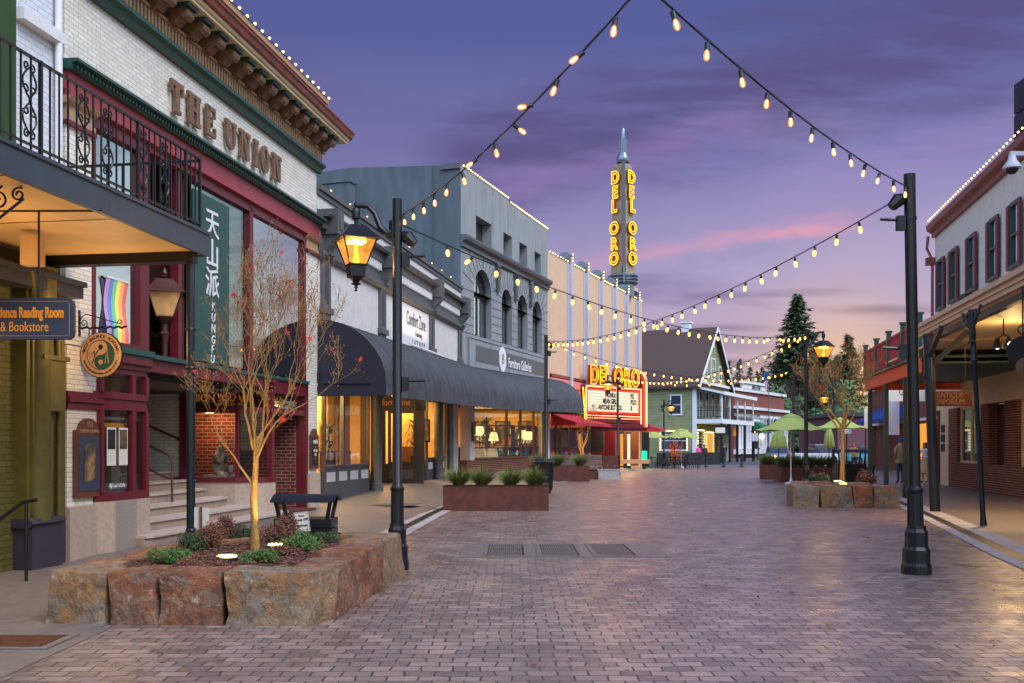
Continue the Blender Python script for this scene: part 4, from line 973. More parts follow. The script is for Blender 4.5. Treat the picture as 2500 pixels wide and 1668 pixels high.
mb = MB(); mb.tube([(-0.38, 0, hS / 2), (-0.38, 0, 1.16)], 0.012, 6); mb.box(-0.9, -0.01, 1.14, 0.3, 0.01, 1.16); mb.tube([(-1.95, 0, hS / 2), (-1.95, 0, 1.16)], 0.012, 6); part('hanger', mb, 'iron', t)
text('Christian Science Reading Room', 0.155, (-0.10, -0.032, 0.06), 'S', 'gold', t, align='RIGHT', sx=0.52, bold=0.006)
text('& Bookstore', 0.15, (-0.26, -0.032, -0.09), 'S', 'gold', t, align='RIGHT', sx=0.66)
t = thing('conduit_box', 'cream electrical box under the balcony soffit with bent conduit', 'junction box', ap(80, 615, 11.6))
mb = MB(); mb.box(-0.11, -0.08, -0.16, 0.10, 0.10, 0.18); part('box', mb, 'soffit_warm', t)
mb = MB(); mb.tube([(0, 0, -0.22), (0, 0.05, -0.4), (-0.15, 0.3, -0.8), (-0.6, 0.4, -1.0)], 0.03, 8); part('conduit', mb, 'olive', t)
t = thing('entry_rail', 'short black handrail at the left edge by the olive pilaster', 'handrail', gp(60, 1420))
mb = MB(); mb.tube([(0.15, 0, 0.96), (-0.02, 0, 0.93), (-0.30, 0, 0.72), (-0.8, 0, 0.3)], 0.022, 8); mb.tube([(0.02, 0, 0), (0.02, 0, 0.95)], 0.02, 8); part('rail', mb, 'iron', t)

# ------------------------------------------------------------------ grey stucco shop row (comfort shop)
kb = thing('stucco_shop', 'pale stucco shop with grey bracketed cornice above the long awning', 'building', K.loc, K.rz)
LK = 15.32
mb = MB(); mb.box(-0.35, 0.0, 3.6, 0, LK, 7.62); part('stucco_wall', mb, 'stucco_white', kb)
mb = MB(); mb.box(-9, 0.02, 3.55, -0.35, LK, 3.6); mb.box(-9.2, 0.0, 0, -9, LK, 7.4); mb.box(-9, 0, 7.2, -0.35, LK, 7.3); part('roof', mb, 'trim_dark', kb)
mb = MB(); mb.box(-0.4, -0.0, 7.62, 0.1, LK + 0.05, 7.74); mb.box(-0.3, 0, 7.5, 0.05, LK, 7.62); part('coping', mb, 'trim_gray', kb)
mb = MB()
mb.prism([(0, 6.98), (0.3, 6.98), (0.34, 7.04), (0.3, 7.1), (0, 7.16)], 0, LK, 'y'); mb.box(0, 0, 6.72, 0.16, LK, 6.98)
mb.box(0, 0, 6.2, 0.06, LK, 6.5); mb.prism([(0, 6.02), (0.08, 6.02), (0.16, 6.1), (0.16, 6.2), (0, 6.2)], 0, LK, 'y')
part('cornice', mb, 'trim_gray', kb)
brs = [K.px(a)for a in (795, 950, 1066, 1133)]; brs = [0.62, 5.35, 10.3, 14.95]
brs = [max(0.5, K.px(792, n=0.2)), K.px(947, n=0.2), K.px(1066, n=0.2), LK - 0.3]
mb = MB()
for a, b in zip(brs, brs[1:]):
    n = int((b - a - 0.7) / 0.16); mb.cut()
    for i in range(n): mb.box(0.03, a + 0.4 + i * 0.16, 6.5, 0.14, a + 0.4 + i * 0.16 + 0.08, 6.72)
part('baluster_row', mb, 'white_paint', kb)
mb = MB()
for a, b in zip(brs, brs[1:]): mb.box(0.0, a + 0.32, 6.5, 0.02, b - 0.32, 6.72)
part('slot_backing', mb, 'trim_dark', kb)
for q in brs:
    mb = MB(); mb.box(0, q - 0.22, 6.62, 0.42, q + 0.22, 7.22); mb.prism([(0, 6.2), (0.12, 6.2), (0.2, 6.34), (0.36, 6.5), (0.40, 6.62), (0, 6.62)], q - 0.16, q + 0.16, 'y'); mb.box(0, q - 0.18, 6.14, 0.24, q + 0.18, 6.2); mb.box(0.42, q - 0.1, 6.75, 0.44, q + 0.1, 7.08)
    part('cornice_bracket', mb, 'trim_gray', kb)
mb = MB()
for q in brs: mb.cut(); mb.box(0, q - 0.28, 4.2, 0.07, q + 0.28, 6.02); mb.box(0, q - 0.34, 4.75, 0.13, q + 0.34, 4.9)
part('pilaster', mb, 'trim_gray', kb)
mb = MB()
for q in brs: mb.cut(); mb.box(0.07, q - 0.12, 5.0, 0.078, q + 0.12, 5.9)
part('pilaster_inset', mb, 'trim_dark', kb)
mb = MB(); q0, q1 = K.px(958), K.px(1044); mb.box(0, q0, 4.5, 0.03, q1, 5.98); part('sign_panel', mb, 'white_paint', kb)
qm = (q0 + q1) / 2 + 0.9
text('Comfort Zone', 0.62, (0.035, qm - 0.4, 5.55), 'E', 'trim_dark', kb, sx=0.62)
text('Featuring', 0.22, (0.035, qm - 0.1, 5.16), 'E', 'trim_dark', kb)
text('L A Z  B O Y', 0.36, (0.035, qm - 0.1, 4.82), 'E', 'trim_dark', kb, sx=0.8)
mb = MB(); mb.tube([(0.45, q0 + 0.3, 4.6), (0.45, q1 + 0.3, 4.6)], 0.05, 8); part('sign_lamp', mb, 'white_paint', kb)
lamp('AREA', (0.45, (q0 + q1) / 2, 4.68), 60, (1, 0.74, 0.5), kb, 0.2, rot=(rad(180), rad(35), 0), name='sign_light', sy=3.6)

def roomfurn(fac, par, seed, q0, q1, n0, n1, z0):
    pass
# storefront: recessed shop windows behind round columns
fz = 0.16
def shopwin(par, n, q0, q1, z0, z1, frame='trim_gray', panel=True, mull=(), zbase=0.15, glass='glass'):
    mb = MB(); f = 0.07
    mb.box(n - 0.06, q0, z0, n + 0.03, q0 + f, z1); mb.box(n - 0.06, q1 - f, z0, n + 0.03, q1, z1); mb.box(n - 0.06, q0 + f, z1 - f, n + 0.03, q1 - f, z1); mb.box(n - 0.06, q0 + f, z0, n + 0.05, q1 - f, z0 + f)
    for m_ in mull: mb.box(n - 0.06, m_ - 0.05, z0 + f, n + 0.03, m_ + 0.05, z1 - f)
    mb.box(n - 0.1, q0, zbase, n + 0.02, q1, z0)
    win = part('shop_window', mb, frame, par)
    if panel:
        mb = MB(); k = max(1, int((q1 - q0) / 0.8)); w_ = (q1 - q0) / k
        for i in range(k): mb.box(n + 0.02, q0 + i * w_ + 0.14, z0 - 0.34, n + 0.028, q0 + (i + 1) * w_ - 0.14, z0 - 0.1)
        part('base_panel', mb, 'white_paint', win)
    mb = MB(); mb.box(n - 0.02, q0 + f, z0 + f, n - 0.012, q1 - f, z1 - f); part('pane', mb, glass, win)
    return win
# window A near the brick pier, window B at an angle, then the recess
qa0, qa1, qa2 = K.px(789, n=-0.25), K.px(835, n=-0.25), K.px(898, n=-0.25)
shopwin(kb, -0.25, qa0 + 0.05, qa2 + 0.1, 1.02, 3.2, mull=((qa1 + 0.1),), zbase=0.16)
mb = MB(); mb.box(-0.35, 0.0, 3.15, 0.0, LK, 3.62); mb.box(-0.35, 0.0, 0.15, -0.2, 0.12, 3.2); part('lintel', mb, 'trim_gray', kb)
cq = [K.px(919, n=-0.1), K.px(1071, n=-0.1), K.px(1127, n=-.1)]
for q in cq[:2]:
    mb = MB(); zq = 0.31; mb.lathe([(0.2, 0.2), (0.2, 0.52), (0.16, 0.54), (0.16, 3.2)], 16, (-0.1, q, 0)); part('column', mb, ['trim_gray'], kb)
# recess walls
qb = cq[0] + 0.25
mb = MB(); mb.box(-3.2, qb + 0.0, 0.2, -3.1, 8.2, 3.6); part('recess_wall', mb, 'trim_dark', kb)
y_r = 8.0
r0 = K.px(950, n=-1.9)
# a window that faces the camera across the recess
rw = thing('x', None, None); bpy.data.objects.remove(rw)
mb = MB()
def xface(n0, n1, q, z0, z1, mb, f=0.08, m=0):
    mb.box(n0, q - 0.05, z0, n0 + f, q + 0.05, z1, m); mb.box(n1 - f, q - 0.05, z0, n1, q + 0.05, z1, m); mb.box(n0 + f, q - 0.05, z1 - f, n1 - f, q + 0.05, z1, m); mb.box(n0 + f, q - 0.05, z0, n1 - f, q + 0.05, z0 + f, m)
xq = 9.2
def nat(px, q, fac=K):
    r = (px - CX) / FP
    return (fac.X0 + q * fac.d[0] - r * (fac.Y0 + q * fac.d[1])) / (r * fac.n[1] - fac.n[0])
na, nb = nat(948, xq), nat(1016, xq)
xface(na, nb, xq, 0.98, 2.72, mb); mb.box(na - 0.1, xq - 0.04, 0.3, nb + 0.25, xq + 0.05, 0.98); mb.box(nb, xq - 0.04, 0.98, nb + 0.28, xq + 0.06, 3.2); mb.box(na - 0.1, xq - 0.04, 2.72, nb + .3, xq + 0.05, 3.2); mb.box(na - 0.5, xq - 0.04, 0.3, na - 0.1, xq + 0.05, 3.2)
win = part('recess_window', mb, 'trim_dark', kb)
mb = MB(); mb.box(na + 0.08, xq - 0.01, 1.06, nb - 0.08, xq, 2.64); part('pane', mb, 'glass', win)
mb = MB(); mb.box(na + 0.05, xq - 0.05, 0.5, nb - 0.1, xq - 0.042, 0.8); part('base_panel', mb, 'trim_gray', win)
text('Comfort Zone', 0.3, (nb - 0.9, xq - 0.06, 2.99), 'S', 'gold', kb, sx=0.8)
qc0, qc1 = K.px(1042, n=-0.3), K.px(1085, n=-0.3)
shopwin(kb, -0.3, max(qc0, xq + .1), qc1, 1.1, 3.2, mull=(qc0 + 1.6,), zbase=0.36)
mb = MB(); mb.box(-3.4, xq + 0.1, 0.35, -3.3, LK, 3.55, 0); part('shop_back_wall', mb, 'yellow_wall', kb)
mb = MB(); mb.box(-3.5, 0.15, 0.1, -3.42, qb, 3.55); part('shop_back_wall', mb, 'yellow_wall', kb)
mb = MB(); mb.box(-3.4, qb - 0.06, 0.2, -0.3, qb, 3.2); mb.box(-3.3, qc1 + 0.05, 0.3, -0.3, qc1 + 0.15, 3.4); mb.box(-3.3, 14.2, 0.3, -.3, 14.3, 3.4); part('shop_side_wall', mb, 'yellow_wall', kb)
mb = MB(); mb.cut(); mb.box(-3.4, 0.15, 0.15, -0.35, qb, 0.9); mb.cut(); mb.box(-3.3, xq + .1, 0.36, -0.4, qc1, 1.0); part('display_floor', mb, 'floor_wood', kb)
mb = MB(); md = MB(); q = 0.2; k = 0
while q < qb - 0.15:
    w_ = (0.42, 0.3, 0.12, 0.34, 0.2, 0.55, 0.3, 0.3)[k % 8]; tgt = md if k % 8 in (0, 2, 4, 6) else mb; tgt.cut()
    n_ = -1.45 if tgt is md else -1.15 - 0.1 * (k % 3); j = 0.0
    while j < w_: tgt.box(n_ - 0.04 - 0.03 * ((int(j * 100) // 6) % 2), q + j, 0.9, n_, q + min(j + 0.06, w_), 3.3); j += 0.06
    q += w_; k += 1
part('curtain', mb, 'yellow_wall', kb); part('dark_panel', md, 'brown_sign', kb)
md = MB()
for a, b in ((-.62, -.47), (-1.3, -.95), (-1.9, -1.75)): md.cut(); md.box(a, qb - .12, .9, b, qb - .08, 3.2)
part('dark_panel', md, 'brown_sign', kb)
mb = MB(); mb.box(na - .4, xq + 1.98, 0.9, -0.45, xq + 2.02, 1.55); part('dado', mb, 'brown_sign', kb)
mb = MB()
for k in range(5): mb.cut(); mb.box(-3.28, xq + .6 + k * 1.1, 1.5, -3.24, xq + 1.2 + k * 1.1, 2.4)
part('wall_print', mb, 'picture', kb)
lamp('AREA', (-0.7, 1.9, 3.3), 330, (1, 0.62, 0.24), kb, 0.7, name='shop_light', sy=2.4)
lamp('AREA', (-1.7, 11.4, 3.45), 420, (1, 0.66, 0.28), kb, 2.2, name='shop_light', sy=3.0)
lamp('POINT', (-1.0, 5.6, 3.0), 90, (1, 0.6, 0.3), kb, 0.1, name='entry_light')
mb = MB(); mb.box(-0.7, qc1 + 0.02, 0.3, -0.5, LK, 3.2); part('door_wall', mb, 'trim_gray', kb)
mb = MB(); mb.box(-0.5, qc1 + 0.5, 0.35, -0.46, qc1 + 1.5, 2.6); part('shop_door', mb, 'trim_dark', kb)

# pictures, plants and lamps inside the shops
def picture(fac, n_, q, z, w_, h, face, label):
    c_ = fac.w(n_, q, z); t = thing('picture', label, 'picture', c_, fac.rz + (0 if face == 'E' else -PI / 2))
    mb = MB(); mb.box(0, -w_ / 2, 0, 0.03, w_ / 2, h); part('frame', mb, 'black', t); mb = MB(); mb.box(0.03, -w_ / 2 + .06, .06, .035, w_ / 2 - .06, h - .06); part('print', mb, 'picture', t)
def leafplant(loc, h, label, n=46, name='potted_plant', spread=0.5, mat='leaf_dark', seed=1, pot=True):
    t = thing(name, label, 'plant', loc); r_ = random.Random(seed)
    mb = MB()
    for i in range(n):
        z0 = h * (0.35 + 0.5 * r_.random()); a = r_.random() * 2 * PI; L_ = spread * r_.uniform(0.5, 1.0); up = r_.uniform(0.0, 0.5)
        px, py = 0.03 * math.cos(a), 0.03 * math.sin(a); prev = (px, py, z0); wv = 0.028
        sx, sy_ = -math.sin(a) * wv, math.cos(a) * wv; pts = []
        for k in range(5):
            u_ = k / 4; pts.append((px + math.cos(a) * L_ * u_, py + math.sin(a) * L_ * u_, z0 + h * 0.25 * up * math.sin(u_ * 2.4) + h * 0.12 * u_ - h * 0.22 * u_ * u_))
        for k in range(4):
            w0, w1 = (1 - abs(k / 4 - 0.3) * 1.2), (1 - abs((k + 1) / 4 - 0.3) * 1.2); p, q = pts[k], pts[k + 1]; w0 = max(w0, 0.05); w1 = max(w1, 0.03)
            mb.add([(p[0] - sx * w0, p[1] - sy_ * w0, p[2]), (p[0] + sx * w0, p[1] + sy_ * w0, p[2]), (q[0] + sx * w1, q[1] + sy_ * w1, q[2]), (q[0] - sx * w1, q[1] - sy_ * w1, q[2])], [(0, 1, 2, 3)])
    part('foliage', mb, mat, t)
    mb = MB(); mb.tube([(0, 0, 0.1), (0.02, 0, h * 0.5), (0, 0.02, h * 0.88)], 0.02, 6); part('stem', mb, 'bark_dark', t)
    if pot: mb = MB(); mb.lathe([(0.1, 0), (0.16, 0.26), (0.17, 0.3), (0.14, 0.3)], 14); part('pot', mb, 'black', t)
    return t
leafplant(K.w(-0.9, qa1 + 0.75, 0.9), 1.5, 'spiky plant in a dark pot inside the first shop window', seed=3)
leafplant(Vector(K.w(na + (nb - na) * 0.68, xq + 0.8, 0.95)), 1.7, 'tall feathery plant behind the recessed shop window', n=60, seed=4)
picture(K, na + 0.6, xq + 2.0, 1.7, 0.6, 0.8, 'S', 'left framed print on the yellow wall of the recessed window')
picture(K, nb - 0.35, xq + 2.0, 1.7, 0.5, 0.7, 'S', 'right framed print behind the feathery plant')
mb = MB(); mb.box(na - 0.5, xq + 2.03, 0.9, -0.42, xq + 2.1, 3.4); part('partition', mb, 'yellow_wall', kb)
for i, (q, lab) in enumerate(((qa0 + 0.6, 'small dark side table behind the first shop window'), (qa2 - 0.7, 'small dark side table beside the second pane of the first shop'))):
    t = thing('side_table', lab, 'table', K.w(-0.85, q, 0.9), K.rz); mb = MB(); mb.box(-0.25, -0.3, 0.5, 0.25, 0.3, 0.54); part('top', mb, 'wood', t)
    for x, y in ((-.22, -.27), (.22, -.27), (.22, .27), (-.22, .27)): mb = MB(); mb.box(x - .02, y - .02, 0, x + .02, y + .02, 0.5); part('leg', mb, 'wood', t)

# ------------------------------------------------------------------ rusticated grey building
fb = thing('arched_building', 'grey rusticated building with four arched windows and a tall plain parapet', 'building', FG.loc, FG.rz)
LF = 11.62
# front with real openings: build as columns of wall between openings
sq = []
for a, b in ((1162, 1200), (1229, 1250), (1268, 1287), (1305, 1321)): sq.append((FG.px(a), FG.px(b)))
ar = []
for a, b in ((1157, 1200), (1225, 1250), (1263.5, 1288), (1300, 1323)): ar.append((FG.px(a), FG.px(b)))
zs0 = [FG.px(1180, 608)[1], FG.px(1180, 545)[1]]
def wallholes(mb, n0, n1, q0, q1, z0, z1, holes, m=0):
    """holes = [(qa, qb, za, zb)] sorted along q"""
    q = q0
    for a, b, c_, d in holes:
        mb.box(n0, q, z0, n1, a, z1, m); mb.box(n0, a, z0, n1, b, c_, m); mb.box(n0, a, d, n1, b, z1, m); q = b
    mb.box(n0, q, z0, n1, q1, z1, m)
mb = MB(); zq = [(8.95 + 0.75, 10.72), (9.72, 10.62), (9.72, 10.6), (9.72, 10.6)]
wallholes(mb, -0.45, 0.0, 0, LF, 9.72, 12.3, [(a, b, 9.72 + .001, 10.85) for a, b in sq])
mb.box(-0.45, 0, 12.3, 0, 5.7, 12.42)
part('parapet_wall', mb, 'stucco_gray', fb)
zb, zsp = 6.0, 7.75
mb = MB(); wallholes(mb, -0.4, 0.0, 0, LF, zb - 0.25, zsp, [(a, b, zb, 9) for a, b in ar][:0] + [(a, b, zb, zsp - 0.0) for a, b in ar])
mb.box(-0.4, 0, 3.6, 0, LF, zb - 0.25)
# spandrels round each arch
q = 0
for a, b in ar:
    mb.box(-0.4, q, zsp, 0.0, a, 9.35); c_ = (a + b) / 2; r = (b - a) / 2; N = 14
    for k in range(N):
        a0 = PI - PI * k / N; a1 = PI - PI * (k + 1) / N
        mb.prism([(c_ + r * math.cos(a0), zsp + r * math.sin(a0)), (c_ + r * math.cos(a1), zsp + r * math.sin(a1)), (c_ + r * math.cos(a1), 9.35), (c_ + r * math.cos(a0), 9.35)], -0.4, 0.0, 'x')
    q = b
mb.box(-0.4, q, zsp, 0.0, LF, 9.35); mb.box(-0.4, 0, 9.35, 0, LF, 9.45)
part('front_wall', mb, 'stucco_gray', fb)
# rustication joints as proud thin dark lines
mb = MB(); edges_ = [0] + [x for ab in ar for x in ab] + [LF]
for i in range(0, len(edges_), 2):
    a, b = edges_[i], edges_[i + 1]
    z = zb
    while z < zsp + 0.1: mb.box(0.0, a + 0.02, z, 0.006, b - 0.02, z + 0.03); z += 0.34
for a, b in ar:
    c_ = (a + b) / 2; r = (b - a) / 2
    for k in range(1, 12):
        an = PI * k / 12; r1 = r + (0.95 if k % 2 == 0 else 1.25); x0, z0 = c_ + (r + 0.06) * math.cos(an), zsp + (r + 0.06) * math.sin(an); x1, z1 = c_ + r1 * math.cos(an), min(9.3, zsp + r1 * math.sin(an))
        mb.bar((0.003, x0, z0), (0.003, x1, z1), 0.008, 0.035)
part('rustication_joint', mb, 'trim_dark', fb)
mb = MB()
for (a, b), (c_, d) in zip(ar, ar[1:]):
    m_ = (b + c_) / 2; mb.hexa([(0, m_ - .1, 8.1), (.12, m_ - .1, 8.1), (.12, m_ + .1, 8.1), (0, m_ + .1, 8.1)], [(0, m_ - .2, 9.3), (.14, m_ - .2, 9.3), (.14, m_ + .2, 9.3), (0, m_ + .2, 9.3)])
mb.prism([(0, 9.42), (0.06, 9.42), (0.1, 9.5), (0.22, 9.56), (0.26, 9.66), (0.26, 9.74), (0, 9.76)], -0.05, LF + 0.03, 'y'); mb.box(0, -0.04, 9.3, 0.1, LF, 9.42)
part('cornice', mb, 'trim_gray', fb)
for i, (a, b) in enumerate(sq):
    mb = MB(); mb.box(-0.44, a, 9.73, -0.42, b, 10.85); mb.box(-0.43, (a + b) / 2 - .03, 9.73, -0.38, (a + b) / 2 + .03, 10.85); w1 = part('attic_window', mb, 'trim_dark', fb)
for i, (a, b) in enumerate(ar):
    c_ = (a + b) / 2; r = (b - a) / 2 - 0.01
    mb = MB(); n_ = -0.3
    mb.prism([(a + .01, zb), (b - .01, zb), (b - .01, zsp)] + [(c_ + r * math.cos(PI * k / 16), zsp + r * math.sin(PI * k / 16)) for k in range(1, 16)] + [(a + .01, zsp)], n_, n_ + 0.02, 'x')
    w1 = part('arched_window', mb, 'glass_sky', fb)
    mb = MB()
    for z in (zb, zsp - 0.1): mb.box(n_ - .02, a, z, n_ + 0.07, b, z + 0.1)
    for x in (a, b - 0.08, c_ - 0.04): mb.box(n_ - .02, x, zb + .1, n_ + 0.06, x + 0.08, zsp - .1)
    mb.box(n_ - .02, c_ - .03, zsp, n_ + .05, c_ + .03, zsp + r)
    for k in range(10):
        a0, a1 = PI * k / 10, PI * (k + 1) / 10; rr = r - 0.1
        mb.prism([(c_ + r * math.cos(a0), zsp + r * math.sin(a0)), (c_ + r * math.cos(a1), zsp + r * math.sin(a1)), (c_ + rr * math.cos(a1), zsp + rr * math.sin(a1)), (c_ + rr * math.cos(a0), zsp + rr * math.sin(a0))], n_ - .02, n_ + .06, 'x')
    part('frame', mb, 'trim_dark', w1)
mb = MB(); mb.box(-0.5, 0.1, 3.5, -0.46, LF - .1, 9.6); part('inner_wall', mb, 'near_black', fb)
# side wall above the neighbour
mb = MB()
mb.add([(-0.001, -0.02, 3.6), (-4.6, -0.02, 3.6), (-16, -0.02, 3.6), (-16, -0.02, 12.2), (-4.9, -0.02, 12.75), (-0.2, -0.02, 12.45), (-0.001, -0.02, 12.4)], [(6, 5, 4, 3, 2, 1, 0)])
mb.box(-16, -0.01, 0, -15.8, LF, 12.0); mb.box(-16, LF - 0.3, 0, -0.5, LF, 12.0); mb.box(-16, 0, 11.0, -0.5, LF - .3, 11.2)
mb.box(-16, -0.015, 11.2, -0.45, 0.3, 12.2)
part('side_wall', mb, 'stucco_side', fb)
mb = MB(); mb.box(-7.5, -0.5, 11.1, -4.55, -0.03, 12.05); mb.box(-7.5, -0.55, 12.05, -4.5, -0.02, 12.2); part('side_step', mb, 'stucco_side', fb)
mb = MB(); mb.tube([(-1.1, -0.06, 4.2), (-1.1, -0.06, 12.6)], 0.02, 5)
part('conduit', mb, 'trim_gray', fb)
mb = MB(); mb.box(-0.8, -0.10, 12.30, -0.02, -0.02, 12.5); mb.box(-16, -0.06, 11.95, -5.2, -0.021, 12.05); part('roof_flashing', mb, 'trim_gray', fb)
mb = MB(); mb.box(-3.4, -0.07, 9.4, -2.9, -0.02, 9.8); part('wall_vent', mb, 'trim_gray', fb)
# sign panel
q0, z1 = FG.px(1141, 790); q1, _ = FG.px(1332, 870)
mb = MB(); mb.box(0.0, q0, 4.7, 0.1, q1, 5.85); mb.box(0.1, q0, 4.62, 0.16, q1 + 0.05, 4.72); mb.box(0.1, q0, 5.83, 0.13, q1 + 0.05, 5.9); part('sign_board', mb, 'stucco_gray', fb)
mb = MB(); qa, qb_ = FG.px(1162, 800, n=.1)[0], FG.px(1328, 870, n=.1)[0]; mb.box(0.1, qa, 4.95, 0.106, qb_, 5.6); part('sign_inset', mb, 'trim_gray', fb)
qs = FG.px(1226, n=.1)
mb = MB(); mb.prism([(qs + 0.42 * math.cos(a) if abs(math.cos(a)) < .9 else qs + .42 * math.copysign(1, math.cos(a)), 5.27 + 0.55 * math.sin(a)) for a in [2 * PI * k / 16 for k in range(16)]], 0.107, 0.14, 'x'); part('sign_medallion', mb, 'white_paint', fb)
text('B', 0.6, (0.145, qs, 5.27), 'E', 'trim_gray', fb, name='lettering')
text('Furniture Galleries', 0.60, (0.108, FG.px(1239, n=.1) + 0.1, 5.2), 'E', 'white_paint', fb, align='LEFT', sx=0.72, bold=0.008)
# ground floor: brick base, wide window, interior
za, zt = 1.02, 3.4
wq0, wq1 = FG.px(1153, n=-0.1), FG.px(1327, n=-0.1)
mb = MB(); mb.box(-0.4, wq0 - 0.05, 0.4, -0.02, wq1 + 0.05, za - .05); mb.box(-0.6, wq0 - 1.0, .4, 0.05, wq0 - 0.1, 1.0); part('brick_base', mb, 'red_brick', fb)
mb = MB(); mb.box(-0.4, wq0 - 0.55, 1.0, 0.02, wq0 - 0.05, 3.6); mb.box(-0.4, wq1 + 0.02, 0.4, 0.02, LF, 3.6); mb.box(-0.4, 0.0, 3.35, 0, LF, 3.6); mb.box(-0.5, 0.0, 0.3, -0.3, wq0 - 1.0, 3.4); part('shop_wall', mb, 'stucco_white', fb)
mul = [FG.px(a, n=-0.1) for a in (1237, 1271, 1303)]
shopwin(fb, -0.1, wq0, wq1, za, zt, 'wood', False, mul, 0.95)
mb = MB(); mb.box(-6, 0.2, 0.4, -5.9, LF - .2, 3.5); mb.box(-5.9, 0.2, 0.42, -0.4, 0.3, 3.5); mb.box(-5.9, LF - .4, 0.4, -.4, LF - .3, 3.5); part('shop_inner_wall', mb, 'yellow_wall', fb)
mb = MB(); mb.box(-5.9, 0.3, 0.4, -0.42, LF - .4, 0.5); part('shop_floor', mb, 'floor_wood', fb)
lamp('AREA', (-2.0, 4.6, 3.4), 260, (1, 0.64, 0.24), fb, 3.5, name='shop_light', sy=4)
lamp('AREA', (-2.0, 9.0, 3.4), 220, (1, 0.62, 0.24), fb, 3.0, name='shop_light', sy=3)
def shelfset(fac, n_, px, w_, label, seed):
    t = thing('display_shelf', label, 'shelf', fac.w(n_, fac.px(px, n=n_), 0.5), fac.rz + PI / 2); r_ = random.Random(seed); mb = MB()
    for z in (0.0, 0.55, 1.05, 1.55, 2.0): mb.box(-.2, -w_ / 2, z, .2, w_ / 2, z + .05)
    for q in (-w_ / 2, w_ / 2 - .06): mb.box(-.2, q, 0, .2, q + .06, 2.05)
    part('shelf_frame', mb, 'near_black', t)
    for z in (0.05, 0.6, 1.1, 1.6):
        q = -w_ / 2 + .15
        while q < w_ / 2 - .15:
            mb = MB(); r0 = r_.uniform(.05, .1); hh = r_.uniform(.15, .38); mb.lathe([(r0 * .6, 0), (r0, hh * .4), (r0 * .7, hh * .8), (r0 * .4, hh)], 8, (0, q, z)); part('vase', mb, r_.choice(['near_black', 'brown_sign', 'white_paint', 'gold', 'bottle']), t); q += r_.uniform(.2, .45)
shelfset(FG, -1.5, 1222, 1.3, 'dark shelf of ornaments right of the big palm in the furniture shop', 1); shelfset(FG, -1.3, 1262, 1.2, 'dark shelf of ornaments in the middle pane of the furniture shop', 2); shelfset(FG, -.85, 1289, .8, 'dark shelf of ornaments in the right panes of the furniture shop', 3)
mb = MB(); mb.box(-5.88, .3, .5, -5.84, LF - .4, 1.5); part('dado', mb, 'brown_sign', fb)
mb = MB(); mb.box(-5.8, LF - .46, .5, -.4, LF - .42, 1.5); part('dark_partition', mb, 'near_black', fb)
for px, n_, z in ((1171, -1.0, 1.9), (1276, -.8, 1.8), (1205, -1.4, 1.8), (1291, -.6, 1.8)): lamp('POINT', (n_, FG.px(px, n=n_), z), 22, (1, .66, .3), fb, .12, name='table_light')
mb = MB(); mb.box(0.08, wq0 - 0.45, 2.0, 0.1, wq0 - 0.12, 2.5); mb.box(0.08, wq0 - 0.45, 1.75, 0.1, wq0 - 0.12, 1.98); part('wall_plaque', mb, 'brown_sign', fb)
leafplant(FG.w(-0.8, FG.px(1188, n=-.8), 0.5), 2.6, 'big bushy palm behind the wide shop window', n=90, spread=0.9, seed=8, pot=True)
leafplant(FG.w(-1.0, FG.px(1256, n=-1.0), 0.5), 2.3, 'second indoor palm deeper in the furniture shop', n=50, spread=0.7, seed=9, pot=True)
for i, px in enumerate((1158, 1178, 1216)): picture(FG, (-1.0, -2.2, -3.4)[i], LF - 0.45, 1.7, 0.8, 1.1, 'S', ('framed print at the left end of the furniture shop wall', 'framed print second from the left in the furniture shop', 'framed print right of the big palm in the furniture shop')[i])
for i, (px, py) in enumerate(((1171, 1057), (1276, 1065), (1205, 1070), (1283, 1068))):
    n_ = (-1.0, -.8, -1.4, -.6)[i]; px += (0, 0, 0, 8)[i]; q, z = FG.px(px, py, n=n_)
    t = thing('table_lamp', ('bright table lamp near the left edge of the furniture window', 'white shaded lamp in the middle of the furniture window', 'small lamp deep behind the big palm', 'lamp on the right side of the furniture display')[i], 'lamp', FG.w(n_, q, 0.5))
    mb = MB(); mb.lathe([(0.12, 0), (0.03, 0.05), (0.025, z - 0.6)], 10); part('stand', mb, 'black', t)
    mb = MB(); mb.lathe([(0.24, z - 0.62), (0.15, z - 0.22)], 14); part('lamp_shade', mb, emat('lamp_shade', (255, 220, 140), 2.6), t)
for i, (px, n_) in enumerate(((1162, -0.7), (1210, -0.9), (1240, -1.1), (1294, -.7))):
    t = thing('armchair', ('white armchair at the left end of the furniture window', 'white chair right of the big palm', 'dark lounge chair in the middle of the furniture shop', 'dark lounge chair by the last window pane')[i], 'chair', FG.w(n_, FG.px(px, n=n_), 0.5), 0.6 * i, 'chairs on show in the furniture shop')
    m_ = 'white_paint' if i < 2 else 'black'
    mb = MB(); mb.box(-.35, -.35, .25, .35, .35, .45); part('seat', mb, m_, t); mb = MB(); mb.hexa([(-.35, .25, .4), (.35, .25, .4), (.35, .37, .4), (-.35, .37, .4)], [(-.33, .4, .95), (.33, .4, .95), (.33, .5, .95), (-.33, .5, .95)]); part('backrest', mb, m_, t)
    for x, y in ((-.3, -.3), (.3, -.3), (.3, .3), (-.3, .3)): mb = MB(); mb.tube([(x, y, 0), (x, y, .26)], .02, 6); part('leg', mb, 'wood', t)

